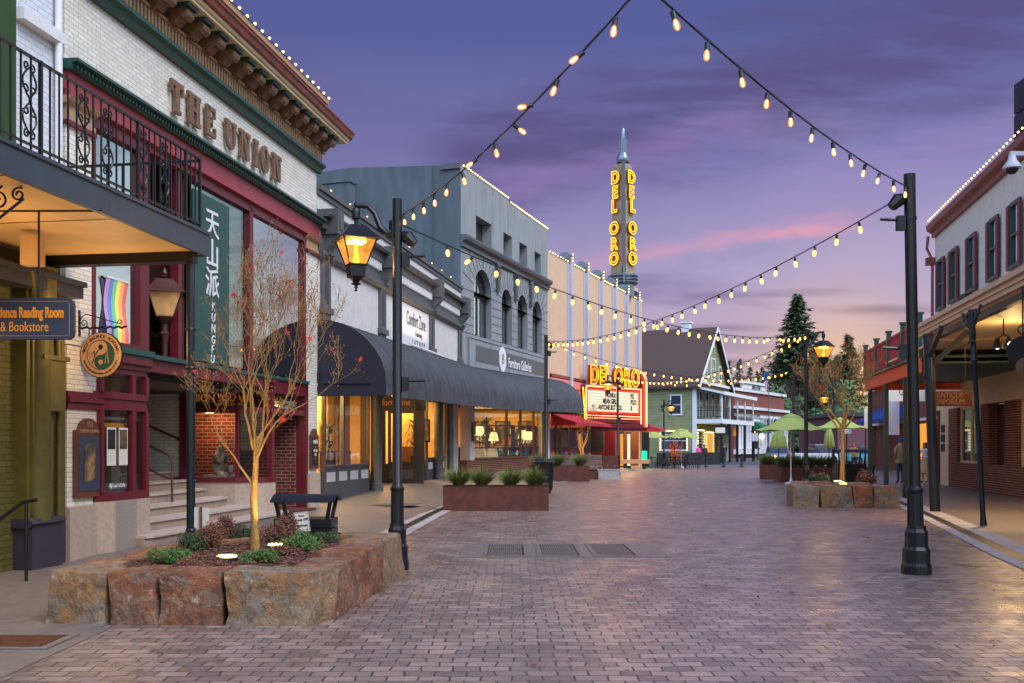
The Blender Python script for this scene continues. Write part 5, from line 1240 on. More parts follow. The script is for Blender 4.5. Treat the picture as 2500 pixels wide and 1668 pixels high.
# long barrel awning over both shops
aw = thing('barrel_awning', 'long charcoal quarter-round awning running over the shop fronts', 'awning')
def awsec(fac, q, z0, z1, dep=1.68):
    """profile from the wall top to the front drip edge"""
    pts = []
    for k in range(9):
        a = PI / 2 * k / 8; pts.append(fac.w(dep * math.sin(a), q, (z0 + 0.28) + (z1 - z0 - 0.28) * math.cos(a)))
    pts.append(fac.w(dep + 0.0, q, z0)); return pts
secs = []
NK = 52
for i in range(NK + 1):
    u_ = i / NK; sg = 0.035 * (i % 2); q = 0.05 + (LK - 0.1) * u_; secs.append(awsec(K, q, 2.75 + 0.22 * u_, 4.55 + 0.12 * u_ - sg, 1.68 - sg))
for i in range(1, 43):
    u_ = i / 42; sg = 0.035 * (i % 2); q = 0.2 + LF * u_ + 0.1; secs.append(awsec(FG, q, 2.97 + 0.2 * u_, 4.67 + 0.2 * u_ - sg, 1.68 + 0.1 * u_ - sg))
mb = MB(); n = len(secs[0]); vs = []; fs = []; r_ = random.Random(5)
for i, s_ in enumerate(secs):
    for j, p in enumerate(s_):
        if j == n - 1: p = p + Vector((r_.uniform(-.03, .03), 0, r_.uniform(-.012, .012)))
        vs.append(p)
for i in range(len(secs) - 1):
    for j in range(n - 1): fs.append((i * n + j, (i + 1) * n + j, (i + 1) * n + j + 1, i * n + j + 1))
mb.add(vs, fs, 0, True)
part('canopy', mb, 'awning', aw)
mb = MB()
for s_ in secs[::2]:
    mb.tube([p + Vector((0.002, -0.002, 0.002)) for p in s_[:-1]], 0.010, 4)
part('seam', mb, 'trim_dark', aw)
mb = MB(); s_ = secs[0]; base = K.w(0, 0.05, 2.75); mb.cut(); mb.add([p + Vector((0, -0.01, 0)) for p in s_] + [base], [tuple(range(len(s_) + 1))]); s_ = secs[-1]; mb.cut(); mb.add(list(s_) + [FG.w(0, LF + .3, 3.17)], [tuple(range(len(s_) + 1))])
part('end_panel', mb, 'awning_dark', aw)
mb = MB(); mb.bar(K.w(0.15, 0.03, 3.05), K.w(1.3, 0.03, 3.03), 0.02); mb.bar(K.w(0.05, -0.03, 2.85), K.w(0.05, -.03, 3.35), 0.03); part('frame_bar', mb, 'iron', aw)

# ------------------------------------------------------------------ theatre
tb = thing('theatre', 'tan stucco cinema with pale pilasters topped by discs and strings of lights', 'cinema', TH.loc, TH.rz)
LT = TH.px(1567)
zt0 = 11.2
mb = MB(); mb.box(-14, 0, 3.4, 0.0, LT, zt0); mb.box(-13, 0.02, 0, -3.0, LT - 0.02, 3.4); mb.box(-3.0, LT - 0.5, 0, 0, LT, 3.4); mb.box(-1.2, TH.px(1555), zt0, -0.2, LT - .2, zt0 + 0.9)
part('stucco_wall', mb, 'tan_stucco', tb)
pil = [TH.px(a) for a in (1388, 1427.5, 1464, 1497, 1526.5, 1553.5)]
for q in pil:
    mb = MB(); mb.box(0.0, q - 0.14, 3.4, 0.22, q + 0.14, zt0 + 0.25); mb.box(0.0, q - 0.3, 3.4, 0.06, q + 0.3, zt0 + .02); p = part('pilaster', mb, 'pilaster', tb)
    mb = MB()
    pr = [(0.22 + 0.0, zt0 + 0.2)] + [(-0.18 + 0.38 * math.cos(a), zt0 + 0.22 + 0.36 * math.sin(a)) for a in [PI * k / 14 for k in range(15)]] + [(-0.56, zt0 - .1), (0.2, zt0 - .1)]
    mb.prism([(a, b) for a, b in pr], q - 0.14, q + 0.14, 'y'); part('disc_cap', mb, 'steel', p)
# roof lights of the theatre, scalloped along the top
def pinlights(name, pts, label, r=0.035):
    t = thing(name, label, 'string lights', (0, 0, 0))
    mb = MB()
    for a, b in zip(pts, pts[1:]):
        if (b - a).length < 1.5: mb.bar(a + Vector((0, 0, -.03)), b + Vector((0, 0, -.03)), 0.012)
    part('cable', mb, 'black', t)
    proto = MB(); proto.sphere((0, 0, 0), r, 5); me = proto.mesh('light_bulb', 'pin_light')
    for p in pts[:100]:
        o = bpy.data.objects.new('light_bulb', me); C.objects.link(o); o.location = p; o.parent = t
    return t
pts = []
lastq = 0.2
for q in pil + [LT]:
    n = 7; 
    for k in range(n + 1):
        u_ = k / n; qq = lastq + (q - 0.25 - lastq) * u_; pts.append(TH.w(0.06, qq, zt0 - 0.0 + 0.06))
    for k in range(3): pts.append(TH.w(0.25, q, zt0 + 0.1 + 0.17 * k)) if q < LT - 1 else None
    lastq = q + 0.2
pinlights('parapet_lights', pts, 'small warm lights scalloped between the discs along the cinema roof')
pinlights('parapet_lights', [FG.w(0.04, 0.2 + 5.3 * k / 21, 12.46) for k in range(22)] + [FG.w(0.04, 5.9 + 5.6 * k / 22, 12.34) for k in range(23)], 'small warm lights along the top of the grey arched building')
pinlights('parapet_lights', [U.w(0.28, 0.1 + 9.8 * k / 28, 9.76) for k in range(29)], 'small warm lights along the parapet above the white brick building', 0.03)
pinlights('parapet_lights', [K.w(0.06, 0.8 + 1.4 * k, 7.78) for k in range(10)], 'sparse tiny lights along the coping of the pale stucco shop', 0.02)
# sign tower
Yt = 64.0; tx = (1521 - CX) / FP * Yt
tw = thing('sign_tower', 'tall tan neon sign tower with steel spire on the cinema roof', 'tower', (tx, Yt, 0), rad(-3))
k_ = Yt / FP
def zt(py): return EYE - (py - HZ) * k_
def sq2(mb, hw, z0, z1, hw2=None, m=0):
    """square prism seen on edge"""
    hw2 = hw2 or hw
    mb.lathe([(hw, z0), (hw2, z1)], 4, rot=0.0, smooth=False, m=m)
mb = MB(); mb.lathe([(0.58, zt(668)), (0.58, zt(407)), (0.25, zt(396))], 4, rot=-PI / 2, smooth=False)
mb.lathe([(0.70, zt(668)), (0.70, zt(500)), (0.55, zt(492))], 4, rot=-PI / 2, smooth=False); mb.lathe([(0.78, zt(676)), (0.78, zt(612)), (0.64, zt(604))], 4, rot=-PI / 2, smooth=False)
mb.box(-0.62, -0.02, zt(670), 0.62, 0.06, zt(640))
part('tower_body', mb, 'tower_tan', tw)
mb = MB(); mb.box(-0.12, -0.86, zt(668), 0.12, -0.5, zt(484)); mb.box(-0.10, -0.70, zt(484), 0.10, -0.4, zt(402)); part('edge_fin', mb, 'trim_gray', tw)
mb = MB()
for py in (676, 684, 692): mb.lathe([(0.85, zt(py) - .12), (0.98, zt(py)), (0.98, zt(py) + .05), (0.85, zt(py) + .08)], 24)
mb.lathe([(0.72, zt(725)), (0.72, zt(692))], 24); mb.lathe([(0.4, zt(399)), (0.42, zt(398)), (0.42, zt(386)), (0.34, zt(380)), (0.3, zt(376))], 20)
mb.lathe([(0.2, zt(386)), (0.2, zt(340))], 10); mb.lathe([(0.15, zt(340)), (0.14, zt(318)), (0.08, zt(313)), (0.01, zt(311)), (0.006, zt(303))], 12)
for a in range(6): mb.lathe([(0.06, zt(386)), (0.06, zt(342))], 6, (0.2 * math.cos(a * PI / 3), 0.2 * math.sin(a * PI / 3), 0))
mb.box(-0.05, -1.08, zt(695), 0.05, -0.8, zt(655)); mb.bar((-0.75, 0, zt(408)), (0.75, 0, zt(408)), 0.05)
part('steel_spire', mb, 'steel', tw)
for sgn, x0 in ((-1, -0.38), (1, 0.40)):
    az = sgn * rad(45)
    for ch, py in zip('DELORO', (438, 474, 509, 562, 600, 636)):
        f = (0.92 if sgn > 0 else 0.92)
        # face normal at 45 degrees from the view; lettering stands off the face
        fx, fy = math.sin(az), -math.cos(az)
        d = 0.58 * 0.7071 + (0.12 if py > 500 else 0.02) + 0.09
        cx_, cy_ = fx * d + math.cos(az) * 0.0, fy * d
        base = Vector((cx_ + math.cos(az) * sgn * 0.13, cy_ + math.sin(az) * sgn * 0.13, zt(py)))
        text(ch, 1.05, base, 'S', 'channel_orange', tw, name='channel_letter', ext=0.07, rot=(PI / 2, 0, az), sx=0.86, bold=0.05)
        nb_ = base + Vector((fx, fy, 0)) * 0.10
        text(ch, 1.05, nb_, 'S', 'neon_yellow', tw, name='neon_tube', neon=0.026, rot=(PI / 2, 0, az), sx=0.86, bold=0.03)
# marquee
mx, my = 3.9, 54.0; tm = 0.93
MQ = Fac(ap(1432, HZ, 54).x, 54.0, tm)
mq = thing('marquee', 'glowing cinema marquee listing three films under red and yellow neon', 'marquee', MQ.loc, MQ.rz)
ml = MQ.px(1561)
z_top, z_bot = MQ.px(1433, 952)[1], MQ.px(1433, 1003)[1]
# facade axes: x=out (toward the viewer's right), so the sign face is x = 0 and the body lies behind
mb = MB(); mb.prism([(-0.02, -0.02), (-0.02, ml + 0.5), (-1.5, ml + 0.9), (-4.2, 1.5), (-3.4, -0.3)], z_bot - 0.62, z_top + 0.28, 'z'); part('sign_box', mb, 'crimson', mq)
mb = MB(); mb.prism([(0.1, -0.2), (0.1, ml + 0.9), (-1.2, ml + 1.4), (-4.2, 2.0), (-3.6, -0.6)], z_bot - 0.92, z_bot - 0.66, 'z'); mb.prism([(0.02, -0.1), (0.02, ml + 0.7), (-4, 1.5)], z_bot - 1.05, z_bot - 0.92, 'z'); part('marquee_soffit', mb, 'crimson', mq)
mb = MB(); mb.box(-0.015, 0.1, z_bot, 0.01, ml - 0.12, z_top); part('letter_panel', mb, 'letter_panel', mq)
mb = MB(); hgt = z_top - z_bot
for k in range(1, 7): mb.box(0.01, 0.1, z_bot + hgt * k / 7 - 0.008, 0.018, ml - 0.12, z_bot + hgt * k / 7 + 0.008)
part('letter_rail', mb, 'trim_dark', mq)
for i, (a, b) in enumerate((('WONKA', 'PG'), ('MEAN GIRLS', 'PG13'), ('ANYONE BUT YOU', 'R'))):
    z = z_top - hgt * (0.20 + 0.305 * i)
    text(a, 0.40, (0.02, ml * 0.43, z), 'E', 'black', mq, sx=0.62, bold=0.018); text(b, 0.40, (0.02, ml * 0.82, z), 'E', 'black', mq, sx=0.62, bold=0.018, align='LEFT')
def tube_(pts, r, mt, nm='neon_tube'):
    mb = MB(); mb.tube(pts, r, 6); part(nm, mb, mt, mq)
z0, z1 = z_bot - 0.06, z_top + 0.05
tube_([(0.06, 0.02, z1), (0.06, ml - 0.06, z1), (0.06, ml - 0.06, z0), (0.06, 0.02, z0), (0.06, 0.02, z1)], 0.035, 'neon_red')
tube_([(0.08, -0.12, z1 + 0.16), (0.08, ml + 0.1, z1 + 0.16)], 0.04, 'neon_pink'); tube_([(0.08, -0.1, z0 - 0.18), (0.08, ml, z0 - 0.18)], 0.03, 'neon_pink'); tube_([(0.06, 0, z0 - 0.32), (0.06, ml, z0 - 0.32)], 0.02, 'neon_pink')
tube_([(0.08, -0.12, z0 - 0.5), (0.08, -0.12, z1 + 0.1)], 0.04, 'neon_pink'); tube_([(0.08, -0.22, z0 - 0.5), (0.0, -0.3, z1 + 0.1)], 0.04, 'neon_yellow')
tube_([(0.08, ml + 0.06, z0 - 0.6), (0.08, ml + 0.06, z1 + 0.1)], 0.04, 'neon_pink')
arc = [(0.1, ml + 0.55, z0 - 0.75), (0.1, ml + 0.55, z1 + 0.55)] + [(0.1, ml + 0.55 - 0.65 + 0.65 * math.cos(a), z1 + 0.55 + 0.62 * math.sin(a)) for a in (0.3, 0.6, 0.9, 1.2, 1.5)]
tube_(arc, 0.06, 'neon_pink'); tube_([(p[0], p[1] - 0.18, p[2]) for p in arc[:4]], 0.05, 'neon_red'); tube_([(p[0] - .1, p[1] + 0.16, p[2]) for p in arc[:2]], 0.05, 'neon_red')
mb = MB(); mb.prism([(ml + 0.2, z0 - 0.8), (ml + 0.75, z0 - 0.8), (ml + 0.75, z1 + 0.6), (ml + 0.6, z1 + 1.0), (ml + 0.2, z1 + 1.25), (ml, z1 + 1.2), (ml + .2, z1 + 0.6)], -0.3, 0.02, 'x'); part('curved_fin', mb, 'crimson', mq)
for i, ch in enumerate('DELORO'):
    px_ = (1447, 1466, 1480, 1506, 1527, 1547)[i]; q = MQ.px(px_); z = z_top + 0.27 + 0.52
    text(ch, 1.38, (0.0, q, z), 'E', 'channel_orange', mq, name='channel_letter', ext=0.10, sx=0.70, bold=0.05)
    text(ch, 1.38, (0.14, q, z), 'E', 'neon_yellow', mq, name='neon_tube', neon=0.02, sx=0.70, bold=0.04)
    if ch != 'L': text(ch, 1.20, (0.15, q, z), 'E', 'neon_red', mq, name='neon_tube', neon=0.010, sx=0.70, bold=-0.03)
# marquee return to the wall and entrance below
mb = MB()
for z, h in ((3.5, 0.12), (4.0, 0.04), (4.55, 0.04), (5.05, 0.14)): mb.box(0.0, 0.3, z, 0.12, TH.px(1432), z + h)
part('crimson_strip', mb, 'crimson', tb)
mb = MB(); mb.box(0.0, 0.3, 3.62, 0.08, TH.px(1432), 5.0); part('pink_panel', mb, pmat('rose_paint', (214, 120, 130), 0.5, var=0.05), tb)
mb = MB(); mb.box(-0.6, 0, 0.3, 0.03, 0.25, 3.5); mb.box(-0.1, 0.0, 3.3, 0.25, 9.0, 3.46); part('white_pier', mb, 'white_paint', tb)
mb = MB(); mb.box(-3.1, 0.3, 0.3, -3.0, 7.8, 3.4); part('shop_back_wall', mb, 'yellow_wall', tb); mb = MB(); mb.box(-3.1, 7.8, 0.3, -3.0, LT - .5, 3.4); mb.box(-3.0, LT - .56, .3, -.1, LT - .51, 3.4); part('entrance_back_wall', mb, 'brown_sign', tb)
def red_awning(q0, q1, label, z1=3.3, z0=2.75, dep=1.3):
    mb = MB(); N = 8; vs = []; 
    prof = [(dep * (k / 6) , z1 - (z1 - z0) * (k / 6) ** 0.6) for k in range(7)] + [(dep, z0 - 0.16)]
    for i in range(N + 1):
        for a, b in prof: vs.append((a, q0 + (q1 - q0) * i / N, b))
    n = len(prof); fs = [(i * n + j, (i + 1) * n + j, (i + 1) * n + j + 1, i * n + j + 1) for i in range(N) for j in range(n - 1)]
    mb.add(vs, fs); t = thing('red_awning', label, 'awning', TH.loc, TH.rz, 'red canvas awnings of the cinema'); part('canopy', mb, 'red_canvas', t)
    mb = MB(); 
    for q in (q0, q1): mb.add([(a, q, b) for a, b in prof] + [(0, q, z0 - .16)], [tuple(range(n + 1))])
    part('end_panel', mb, 'red_canvas', t)
red_awning(0.5, 7.6, 'long red awning left of the cinema entrance'); red_awning(TH.px(1549), TH.px(1549) + 1.7, 'short red awning right of the cinema entrance', 3.35, 2.65, 1.7)
mb = MB()
for a in (7.9, 9.4, 12.6, 14.4): mb.box(-2.9, a, 0.3, -0.1 if a > 12 else -1.6, a + 0.35, 3.4)
mb.box(-3, 7.9, 0.3, -2.8, 14.5, 3.4)
part('entrance_wall', mb, 'crimson', tb)
mb = MB()
for px in (1363, 1374, 1396): mb.box(-0.2, TH.px(px), 0.45, -0.1, TH.px(px) + 0.14, 3.3)
mb.box(-0.25, 0.3, 0.45, -0.05, 7.8, 0.8)
part('shopfront_frame', mb, 'trim_dark', tb)
mb = MB(); mb.box(-0.18, 0.3, 0.8, -0.16, 7.8, 3.3); part('shopfront_glass', mb, 'glass', tb)
lamp('AREA', (-1.5, 3.8, 3.3), 420, (1, 0.6, 0.2), tb, 2.2, name='shop_light', sy=5.5)
lamp('AREA', (0.5, 12.0, 3.1), 170, (1, 0.62, 0.36), tb, 1.5, name='entrance_light', sy=4.0)
lamp('AREA', (-0.8, 16.6, 3.1), 160, (1, 0.62, 0.26), tb, 1.2, name='entrance_light', sy=2.0)
for i, (px, w_, lab) in enumerate(((1493, 0.9, 'framed film poster beside the box office'), (1440, 1.4, 'wide dark poster case left of the box office'))):
    n_ = -0.09 if i == 0 else -1.5; q = TH.px(px, n=n_); t = thing('film_poster', lab, 'poster', ap(px + (8 if i else 6), 1078, 63 if i == 0 else 60.5), 0.0)
    mb = MB(); mb.box(-w_ / 2, -0.05, -0.7, w_ / 2, 0.0, 0.75); part('frame', mb, 'brown_sign', t)
    mb = MB(); mb.box(-w_ / 2 + .08, -0.06, -0.62, w_ / 2 - .08, -0.05, 0.67); part('print', mb, 'slate_sign' if i == 0 else 'near_black', t)
    if i == 0: mb = MB(); mb.prism(disc(0.22, 0, 0, 0.12), -0.07, -0.06, 'y'); part('orange_disc', mb, 'gold', t)
for i, px in enumerate((1416, 1424, 1518, 1535)):
    Y = 61.0 + i * 0.6; t = thing('lit_column', ('amber lit column behind the small tree', 'second amber lit column behind the small tree', 'orange lit strip beside the framed poster', 'pale glowing column at the right of the entrance')[i], 'column light', ap(px, HZ, Y) * 1.0); t.location.z = 0.3
    mb = MB(); mb.lathe([(0.09, 0), (0.09, 2.0)], 10); part('tube', mb, 'amber_win' if i != 3 else 'letter_panel', t); mb = MB(); mb.lathe([(0.14, 2.0), (0.14, 2.12)], 10); mb.lathe([(0.14, -.2), (0.14, 0)], 10); part('cap', mb, 'black', t)
t = thing('neon_window_sign', 'small green neon sign in the window right of the cinema', 'neon sign', ap(1567, 1112, 68.0)); mb = MB(); mb.box(-0.35, 0, -0.45, 0.35, 0.05, 0.3); part('glow_panel', mb, 'teal_neon', t); mb = MB(); mb.box(-0.5, 0.06, -0.9, 0.5, 0.12, 1.6); part('window', mb, 'near_black', t)

# ------------------------------------------------------------------ green clapboard house
GB = Fac(16.6, 90.0, 0.485)
gh = thing('green_house', 'green clapboard house with steep brown gable roof and white trim', 'house', GB.loc, GB.rz)
WG = 12.2; HE = 7.4; RZ = 12.9; D = 11.0; ov = 0.5
mb = MB(); mb.box(-D, 0, 0, 0, WG, HE); mb.prism([(0, HE), (WG, HE), (WG / 2, RZ - 0.35)], -D, 0, 'x'); part('clapboard_wall', mb, 'green_clap', gh)
mb = MB(); sl_ = (RZ - HE) / (WG / 2)
for sg in (0, 1):
    a = (-ov, HE - ov * sl_); b = (WG / 2, RZ)
    if sg: a = (WG + ov, HE - ov * sl_)
    mb.prism([a, b, (b[0], b[1] - 0.22), (a[0], a[1] - 0.22)] if not sg else [a, (a[0], a[1] - .22), (b[0], b[1] - .22), b], -D - 0.3, ov, 'x')
part('roof', mb, 'roof_brown', gh)
mb = MB()
for a in ((-ov, HE - ov * sl_), (WG + ov, HE - ov * sl_)): mb.bar((ov + 0.03, a[0], a[1] - .12), (ov + 0.03, WG / 2, RZ - .12), 0.06, 0.3)
mb.box(-D, -0.03, HE - 0.25, 0.04, 0.0, HE - 0.0); mb.box(0.0, -0.04, 0, 0.05, 0.28, HE); mb.box(-0.3, -0.045, 0, 0.0, 0.0, HE); mb.box(0, WG - .3, 0, 0.05, WG + .03, HE); mb.box(0, 0, HE - .15, 0.3, WG, HE + .1)
part('white_trim', mb, 'white_paint', gh)
def houswin(par, face, a, z, w_, h, n0=0.0, lit=False):
    mb = MB(); f = 0.13
    def bx(a0, z0, a1, z1, d0, d1, mbx):
        if face == 'x': mbx.box(n0 + d0, a0, z0, n0 + d1, a1, z1)
        else: mbx.box(a0, n0 - d1, z0, a1, n0 - d0, z1)
    for q in ((a - f, z, a, z + h), (a + w_, z, a + w_ + f, z + h), (a - f, z + h, a + w_ + f, z + h + f), (a - f - .05, z - f, a + w_ + f + .05, z)): bx(*q, 0, 0.07, mb)
    bx(a, z + h / 2 - 0.03, a + w_, z + h / 2 + 0.03, 0, 0.05, mb)
    o = part('window', mb, 'white_paint', par); mb = MB(); bx(a, z, a + w_, z + h, 0.005, 0.02, mb); part('pane', mb, 'amber_win' if lit else M['glass_dark'], o); return o
M['glass_dark'] = pmat('dark_window_glass', (52, 58, 78), 0.08, var=0.1, spec=0.9)
# side wall windows (local y = 0 plane, faces the camera); local x negative = to the left
def hx(px, q=0.0):
    r = (px - CX) / FP; return (GB.X0 + q * GB.d[0] - r * (GB.Y0 + q * GB.d[1])) / (r * GB.n[1] - GB.n[0])
xa, xb = hx(1639), hx(1662)
houswin(gh, 'y', xa, 4.45, xb - xa, 1.65)
xa, xb = hx(1567), hx(1575); houswin(gh, 'y', xa, 4.3, 0.4, 1.8)
xa, xb = hx(1615), hx(1676); houswin(gh, 'y', xa, 1.2, xb - xa, 1.6)
text('Barber', 0.6, ((xa + xb) / 2, -0.03, 2.4), 'S', 'white_paint', gh)
for q, w_, h in ((5.4, 1.3, 1.8), (3.1, 0.7, 1.2), (8.4, 0.7, 1.2)): houswin(gh, 'x', q, 8.0, w_, h)
houswin(gh, 'x', WG / 2 - 0.35, 11.1, 0.6, 0.8)
for q in (1.2, 3.4, 5.6, 8.4, 10.6): houswin(gh, 'x', q, 4.3, 0.85, 2.2)
houswin(gh, 'x', 0.5, 0.7, 2.0, 2.2); houswin(gh, 'x', 3.4, 0.7, 2.4, 2.0, lit=True)
mb = MB(); mb.box(0.02, 7.0, 0, 0.05, 8.0, 2.3); part('door', mb, 'brown_sign', gh)
mb = MB(); xc_ = hx(1676, WG / 2); mb.box(xc_ - .4, WG / 2 - .4, RZ - .8, xc_ + .4, WG / 2 + .4, RZ + 0.5); mb.box(xc_ - .5, WG / 2 - .5, RZ + .5, xc_ + .5, WG / 2 + .5, RZ + .65); part('chimney', mb, 'white_paint', gh)
# porch balcony on the gable side
pc = thing('porch_balcony', 'white two-level porch with black railing on the front of the green house', 'porch', GB.loc, GB.rz)
P1 = 2.4
mb = MB(); mb.box(0.05, 0.1, 3.55, P1, WG + 1.0, 3.95); part('deck', mb, 'white_paint', pc)
mb = MB(); mb.hexa([(0.05, -.1, 6.7), (P1 + .2, -.1, 6.2), (P1 + .2, WG + 1.2, 6.2), (0.05, WG + 1.2, 6.7)], [(0.05, -.1, 7.0), (P1 + .2, -.1, 6.35), (P1 + .2, WG + 1.2, 6.35), (0.05, WG + 1.2, 7.0)]); part('porch_roof', mb, 'roof_brown', pc)
mb = MB(); mb.box(P1 + 0.18, -.12, 6.1, P1 + .26, WG + 1.25, 6.4); mb.bar((0.05, -.13, 6.85), (P1 + .2, -.13, 6.25), 0.08, 0.2); part('porch_fascia', mb, 'white_paint', pc)
for q in (0.2, 3.2, 6.2, 9.3, WG + .8):
    mb = MB(); mb.box(P1 - .16, q, 3.95, P1 - .02, q + .14, 6.2); part('upper_post', mb, 'white_paint', pc)
    mb = MB(); mb.box(P1 - .2, q - .04, 0, P1 - .0, q + .18, 3.55); part('lower_post', mb, 'black', pc)
mb = MB()
for z in (4.15, 4.7, 5.0): mb.box(P1 - .1, 0.2, z, P1 - .06, WG + .9, z + .05); mb.box(0.1, 0.2, z, P1 - .1, 0.24, z + .05)
for k in range(44): mb.box(P1 - .095, 0.35 + k * 0.285, 4.0, P1 - .065, 0.38 + k * 0.285, 5.0)
for k in range(8): mb.box(0.2 + k * .28, 0.2, 4.0, 0.23 + k * .28, 0.23, 5.0)
part('railing', mb, 'black', pc)
for i, (q, w_, mt, lab) in enumerate(((3.0, 1.8, 'near_black', 'dark hanging sign under the left part of the porch'), (6.8, 2.2, 'gold', 'mustard hanging sign under the middle of the porch'))):
    t = thing('shop_sign', lab, 'sign', GB.w(P1 - .6, q, 2.5), GB.rz - PI / 2 * 0); mb = MB(); mb.box(-.04, 0, 0, .04, w_, .85); part('board', mb, mt, t); mb = MB(); mb.bar((0, .2, .85), (0, .2, 1.05), .03); mb.bar((0, w_ - .2, .85), (0, w_ - .2, 1.05), .03); part('hanger', mb, 'black', t)
# fairy lights round the shop window of the house
mbl = MB(); proto = MB(); proto.sphere((0, 0, 0), 0.05, 5); me_f = proto.mesh('light_bulb', 'pin_light')
def fairy(pts, label):
    t = thing('fairy_lights', label, 'string lights'); mb = MB()
    for a, b in zip(pts, pts[1:]): mb.bar(a, b, 0.012)
    part('cable', mb, 'black', t)
    for p in pts: o = bpy.data.objects.new('light_bulb', me_f); C.objects.link(o); o.location = p; o.parent = t
def rectpts(f, n_, q0, q1, z0, z1, step=0.22):
    out = []; per = [(q0, z0, q0, z1), (q0, z1, q1, z1), (q1, z1, q1, z0)]
    for a, b, c_, d in per:
        L_ = math.hypot(c_ - a, d - b); k = max(1, int(L_ / step))
        out += [f.w(n_, a + (c_ - a) * i / k, b + (d - b) * i / k) for i in range(k)]
    return out
fairy(rectpts(GB, 0.12, 0.4, 2.6, 0.8, 2.95), 'warm fairy lights round the dark shop window at the house corner')
fairy(rectpts(GB, 0.12, 3.3, 5.9, 0.8, 2.8), 'warm fairy lights round the lit shop window of the green house')
xa, xb = hx(1612), hx(1678)
fairy([GB.w(xa, -0.15, 1.2 + 1.7 * i / 7) for i in range(7)] + [GB.w(xa + (xb - xa) * i / 12, -0.15, 2.9) for i in range(13)] + [GB.w(xb, -0.15, 2.9 - 1.7 * i / 7) for i in range(1, 8)], 'warm fairy lights round the barber window on the side of the house')

# ------------------------------------------------------------------ library
LB = Fac(26.8, 120.0, 0.63)
lb_ = thing('library', 'red brick public building with white columns, cornice and green door awning', 'building', LB.loc, LB.rz)
WL = 20.0
mb = MB(); mb.box(-14, 0, 0, 0, WL, 8.2); part('brick_wall', mb, 'far_brick', lb_)
mb = MB(); mb.box(-.2, -.2, 8.2, 0.25, WL + .2, 8.55); mb.box(0, 2.5, 8.55, .3, 11.5, 9.2); mb.box(-.2, 2.2, 9.2, .5, 11.8, 9.5); mb.box(0, -.3, 6.0, 0.7, WL + .3, 6.35); mb.box(0, -.1, 5.1, .35, WL + .1, 5.5); mb.box(-.1, -.05, 0.5, .5, WL + .1, 1.1); mb.box(0, 3.9, 1.1, .15, 10.1, 5.1)
part('white_cornice', mb, 'white_paint', lb_)
mb = MB(); mb.box(0, -.2, 5.5, .45, WL + .2, 6.0)
for k in range(50): mb.box(.45, -.1 + k * .405, 5.85, .6, .05 + k * .405, 6.0)
part('brick_frieze', mb, 'far_brick', lb_)
mb = MB(); mb.box(.3, 5.6, 8.62, .33, 8.8, 9.1); part('name_plate', mb, 'bottle', lb_)
text('PUBLIC LIBRARY', 0.42, (0.37, 7.0, 5.3), 'E', 'black', lb_); text('GRASS VALLEY\nPUBLIC LIBRARY', 0.22, (0.34, 7.2, 8.86), 'E', 'white_paint', lb_)
for q in (0.6, 1.6, 3.4, 4.5, 9.5, 10.6, 12.4, 13.5, 15.5, 17.2, 18.6, 19.6):
    mb = MB(); mb.lathe([(.3, 1.1), (.26, 1.3), (.22, 4.8), (.3, 4.9), (.34, 5.1)], 10, (.35, q, 0)); part('column', mb, 'white_paint', lb_)
mb = MB(); mb.prism([(5.4, 1.1), (8.6, 1.1), (8.6, 3.7)] + [(7 + 1.6 * math.cos(PI * k / 10), 3.7 + 1.2 * math.sin(PI * k / 10)) for k in range(1, 10)] + [(5.4, 3.7)], .15, .25, 'x'); part('arch_surround', mb, 'white_paint', lb_)
mb = MB(); mb.box(.26, 6.1, 1.1, .3, 7.9, 3.4); part('door', mb, 'near_black', lb_)
mb = MB(); vs = []; 
for i in range(9):
    q = 5.6 + 2.8 * i / 8
    for k in range(6):
        a = PI / 2 * k / 5; vs.append((.25 + 1.6 * math.sin(a), q, 3.1 + 1.5 * math.cos(a) * (1 - .1 * abs(i - 4) / 4)))
mb.add(vs, [(i * 6 + j, (i + 1) * 6 + j, (i + 1) * 6 + j + 1, i * 6 + j + 1) for i in range(8) for j in range(5)]); mb.add([vs[j] for j in range(6)] + [(.25, 5.6, 3.1)], [tuple(range(7))]); part('door_awning', mb, 'green_canvas', lb_)
for q in (5.0, 9.0):
    mb = MB(); mb.sphere((.5, q, 2.7), .28, 8); part('globe_lamp', mb, 'sphere_lamp', lb_)
for q in (2.0, 11.2, 14.2, 16.0): houswin(lb_, 'x', q, 1.8, 1.2, 2.6, 0.0)
t = thing('flagpole', 'thin pole with a limp striped flag in front of the brick public building', 'flag', ap(1877, HZ, 112)); t.location.z = 0
mb = MB(); mb.tube([(0, 0, 0), (0, 0, 10.2)], 0.05, 6); part('pole', mb, 'trim_gray', t)
mb = MB()
for i in range(6):
    m_ = i % 2
    mb.add([(-0.02 - .05 * i, .02 * i, 9.8 - 0.2 * i), (-.1 - .09 * i, 0, 9.7 - .2 * i), (-.25 - .02 * i, .05, 7.6 + 0.05 * i), (-.1 + .02 * i, .05, 7.5 + .05 * i)], [(0, 1, 2, 3)], m_)
mb.box(-0.5, -0.02, 8.9, -0.02, 0.02, 9.9, 2)
part('flag_cloth', mb, ['red_canvas', 'white_paint', 'blue_canvas'], t)

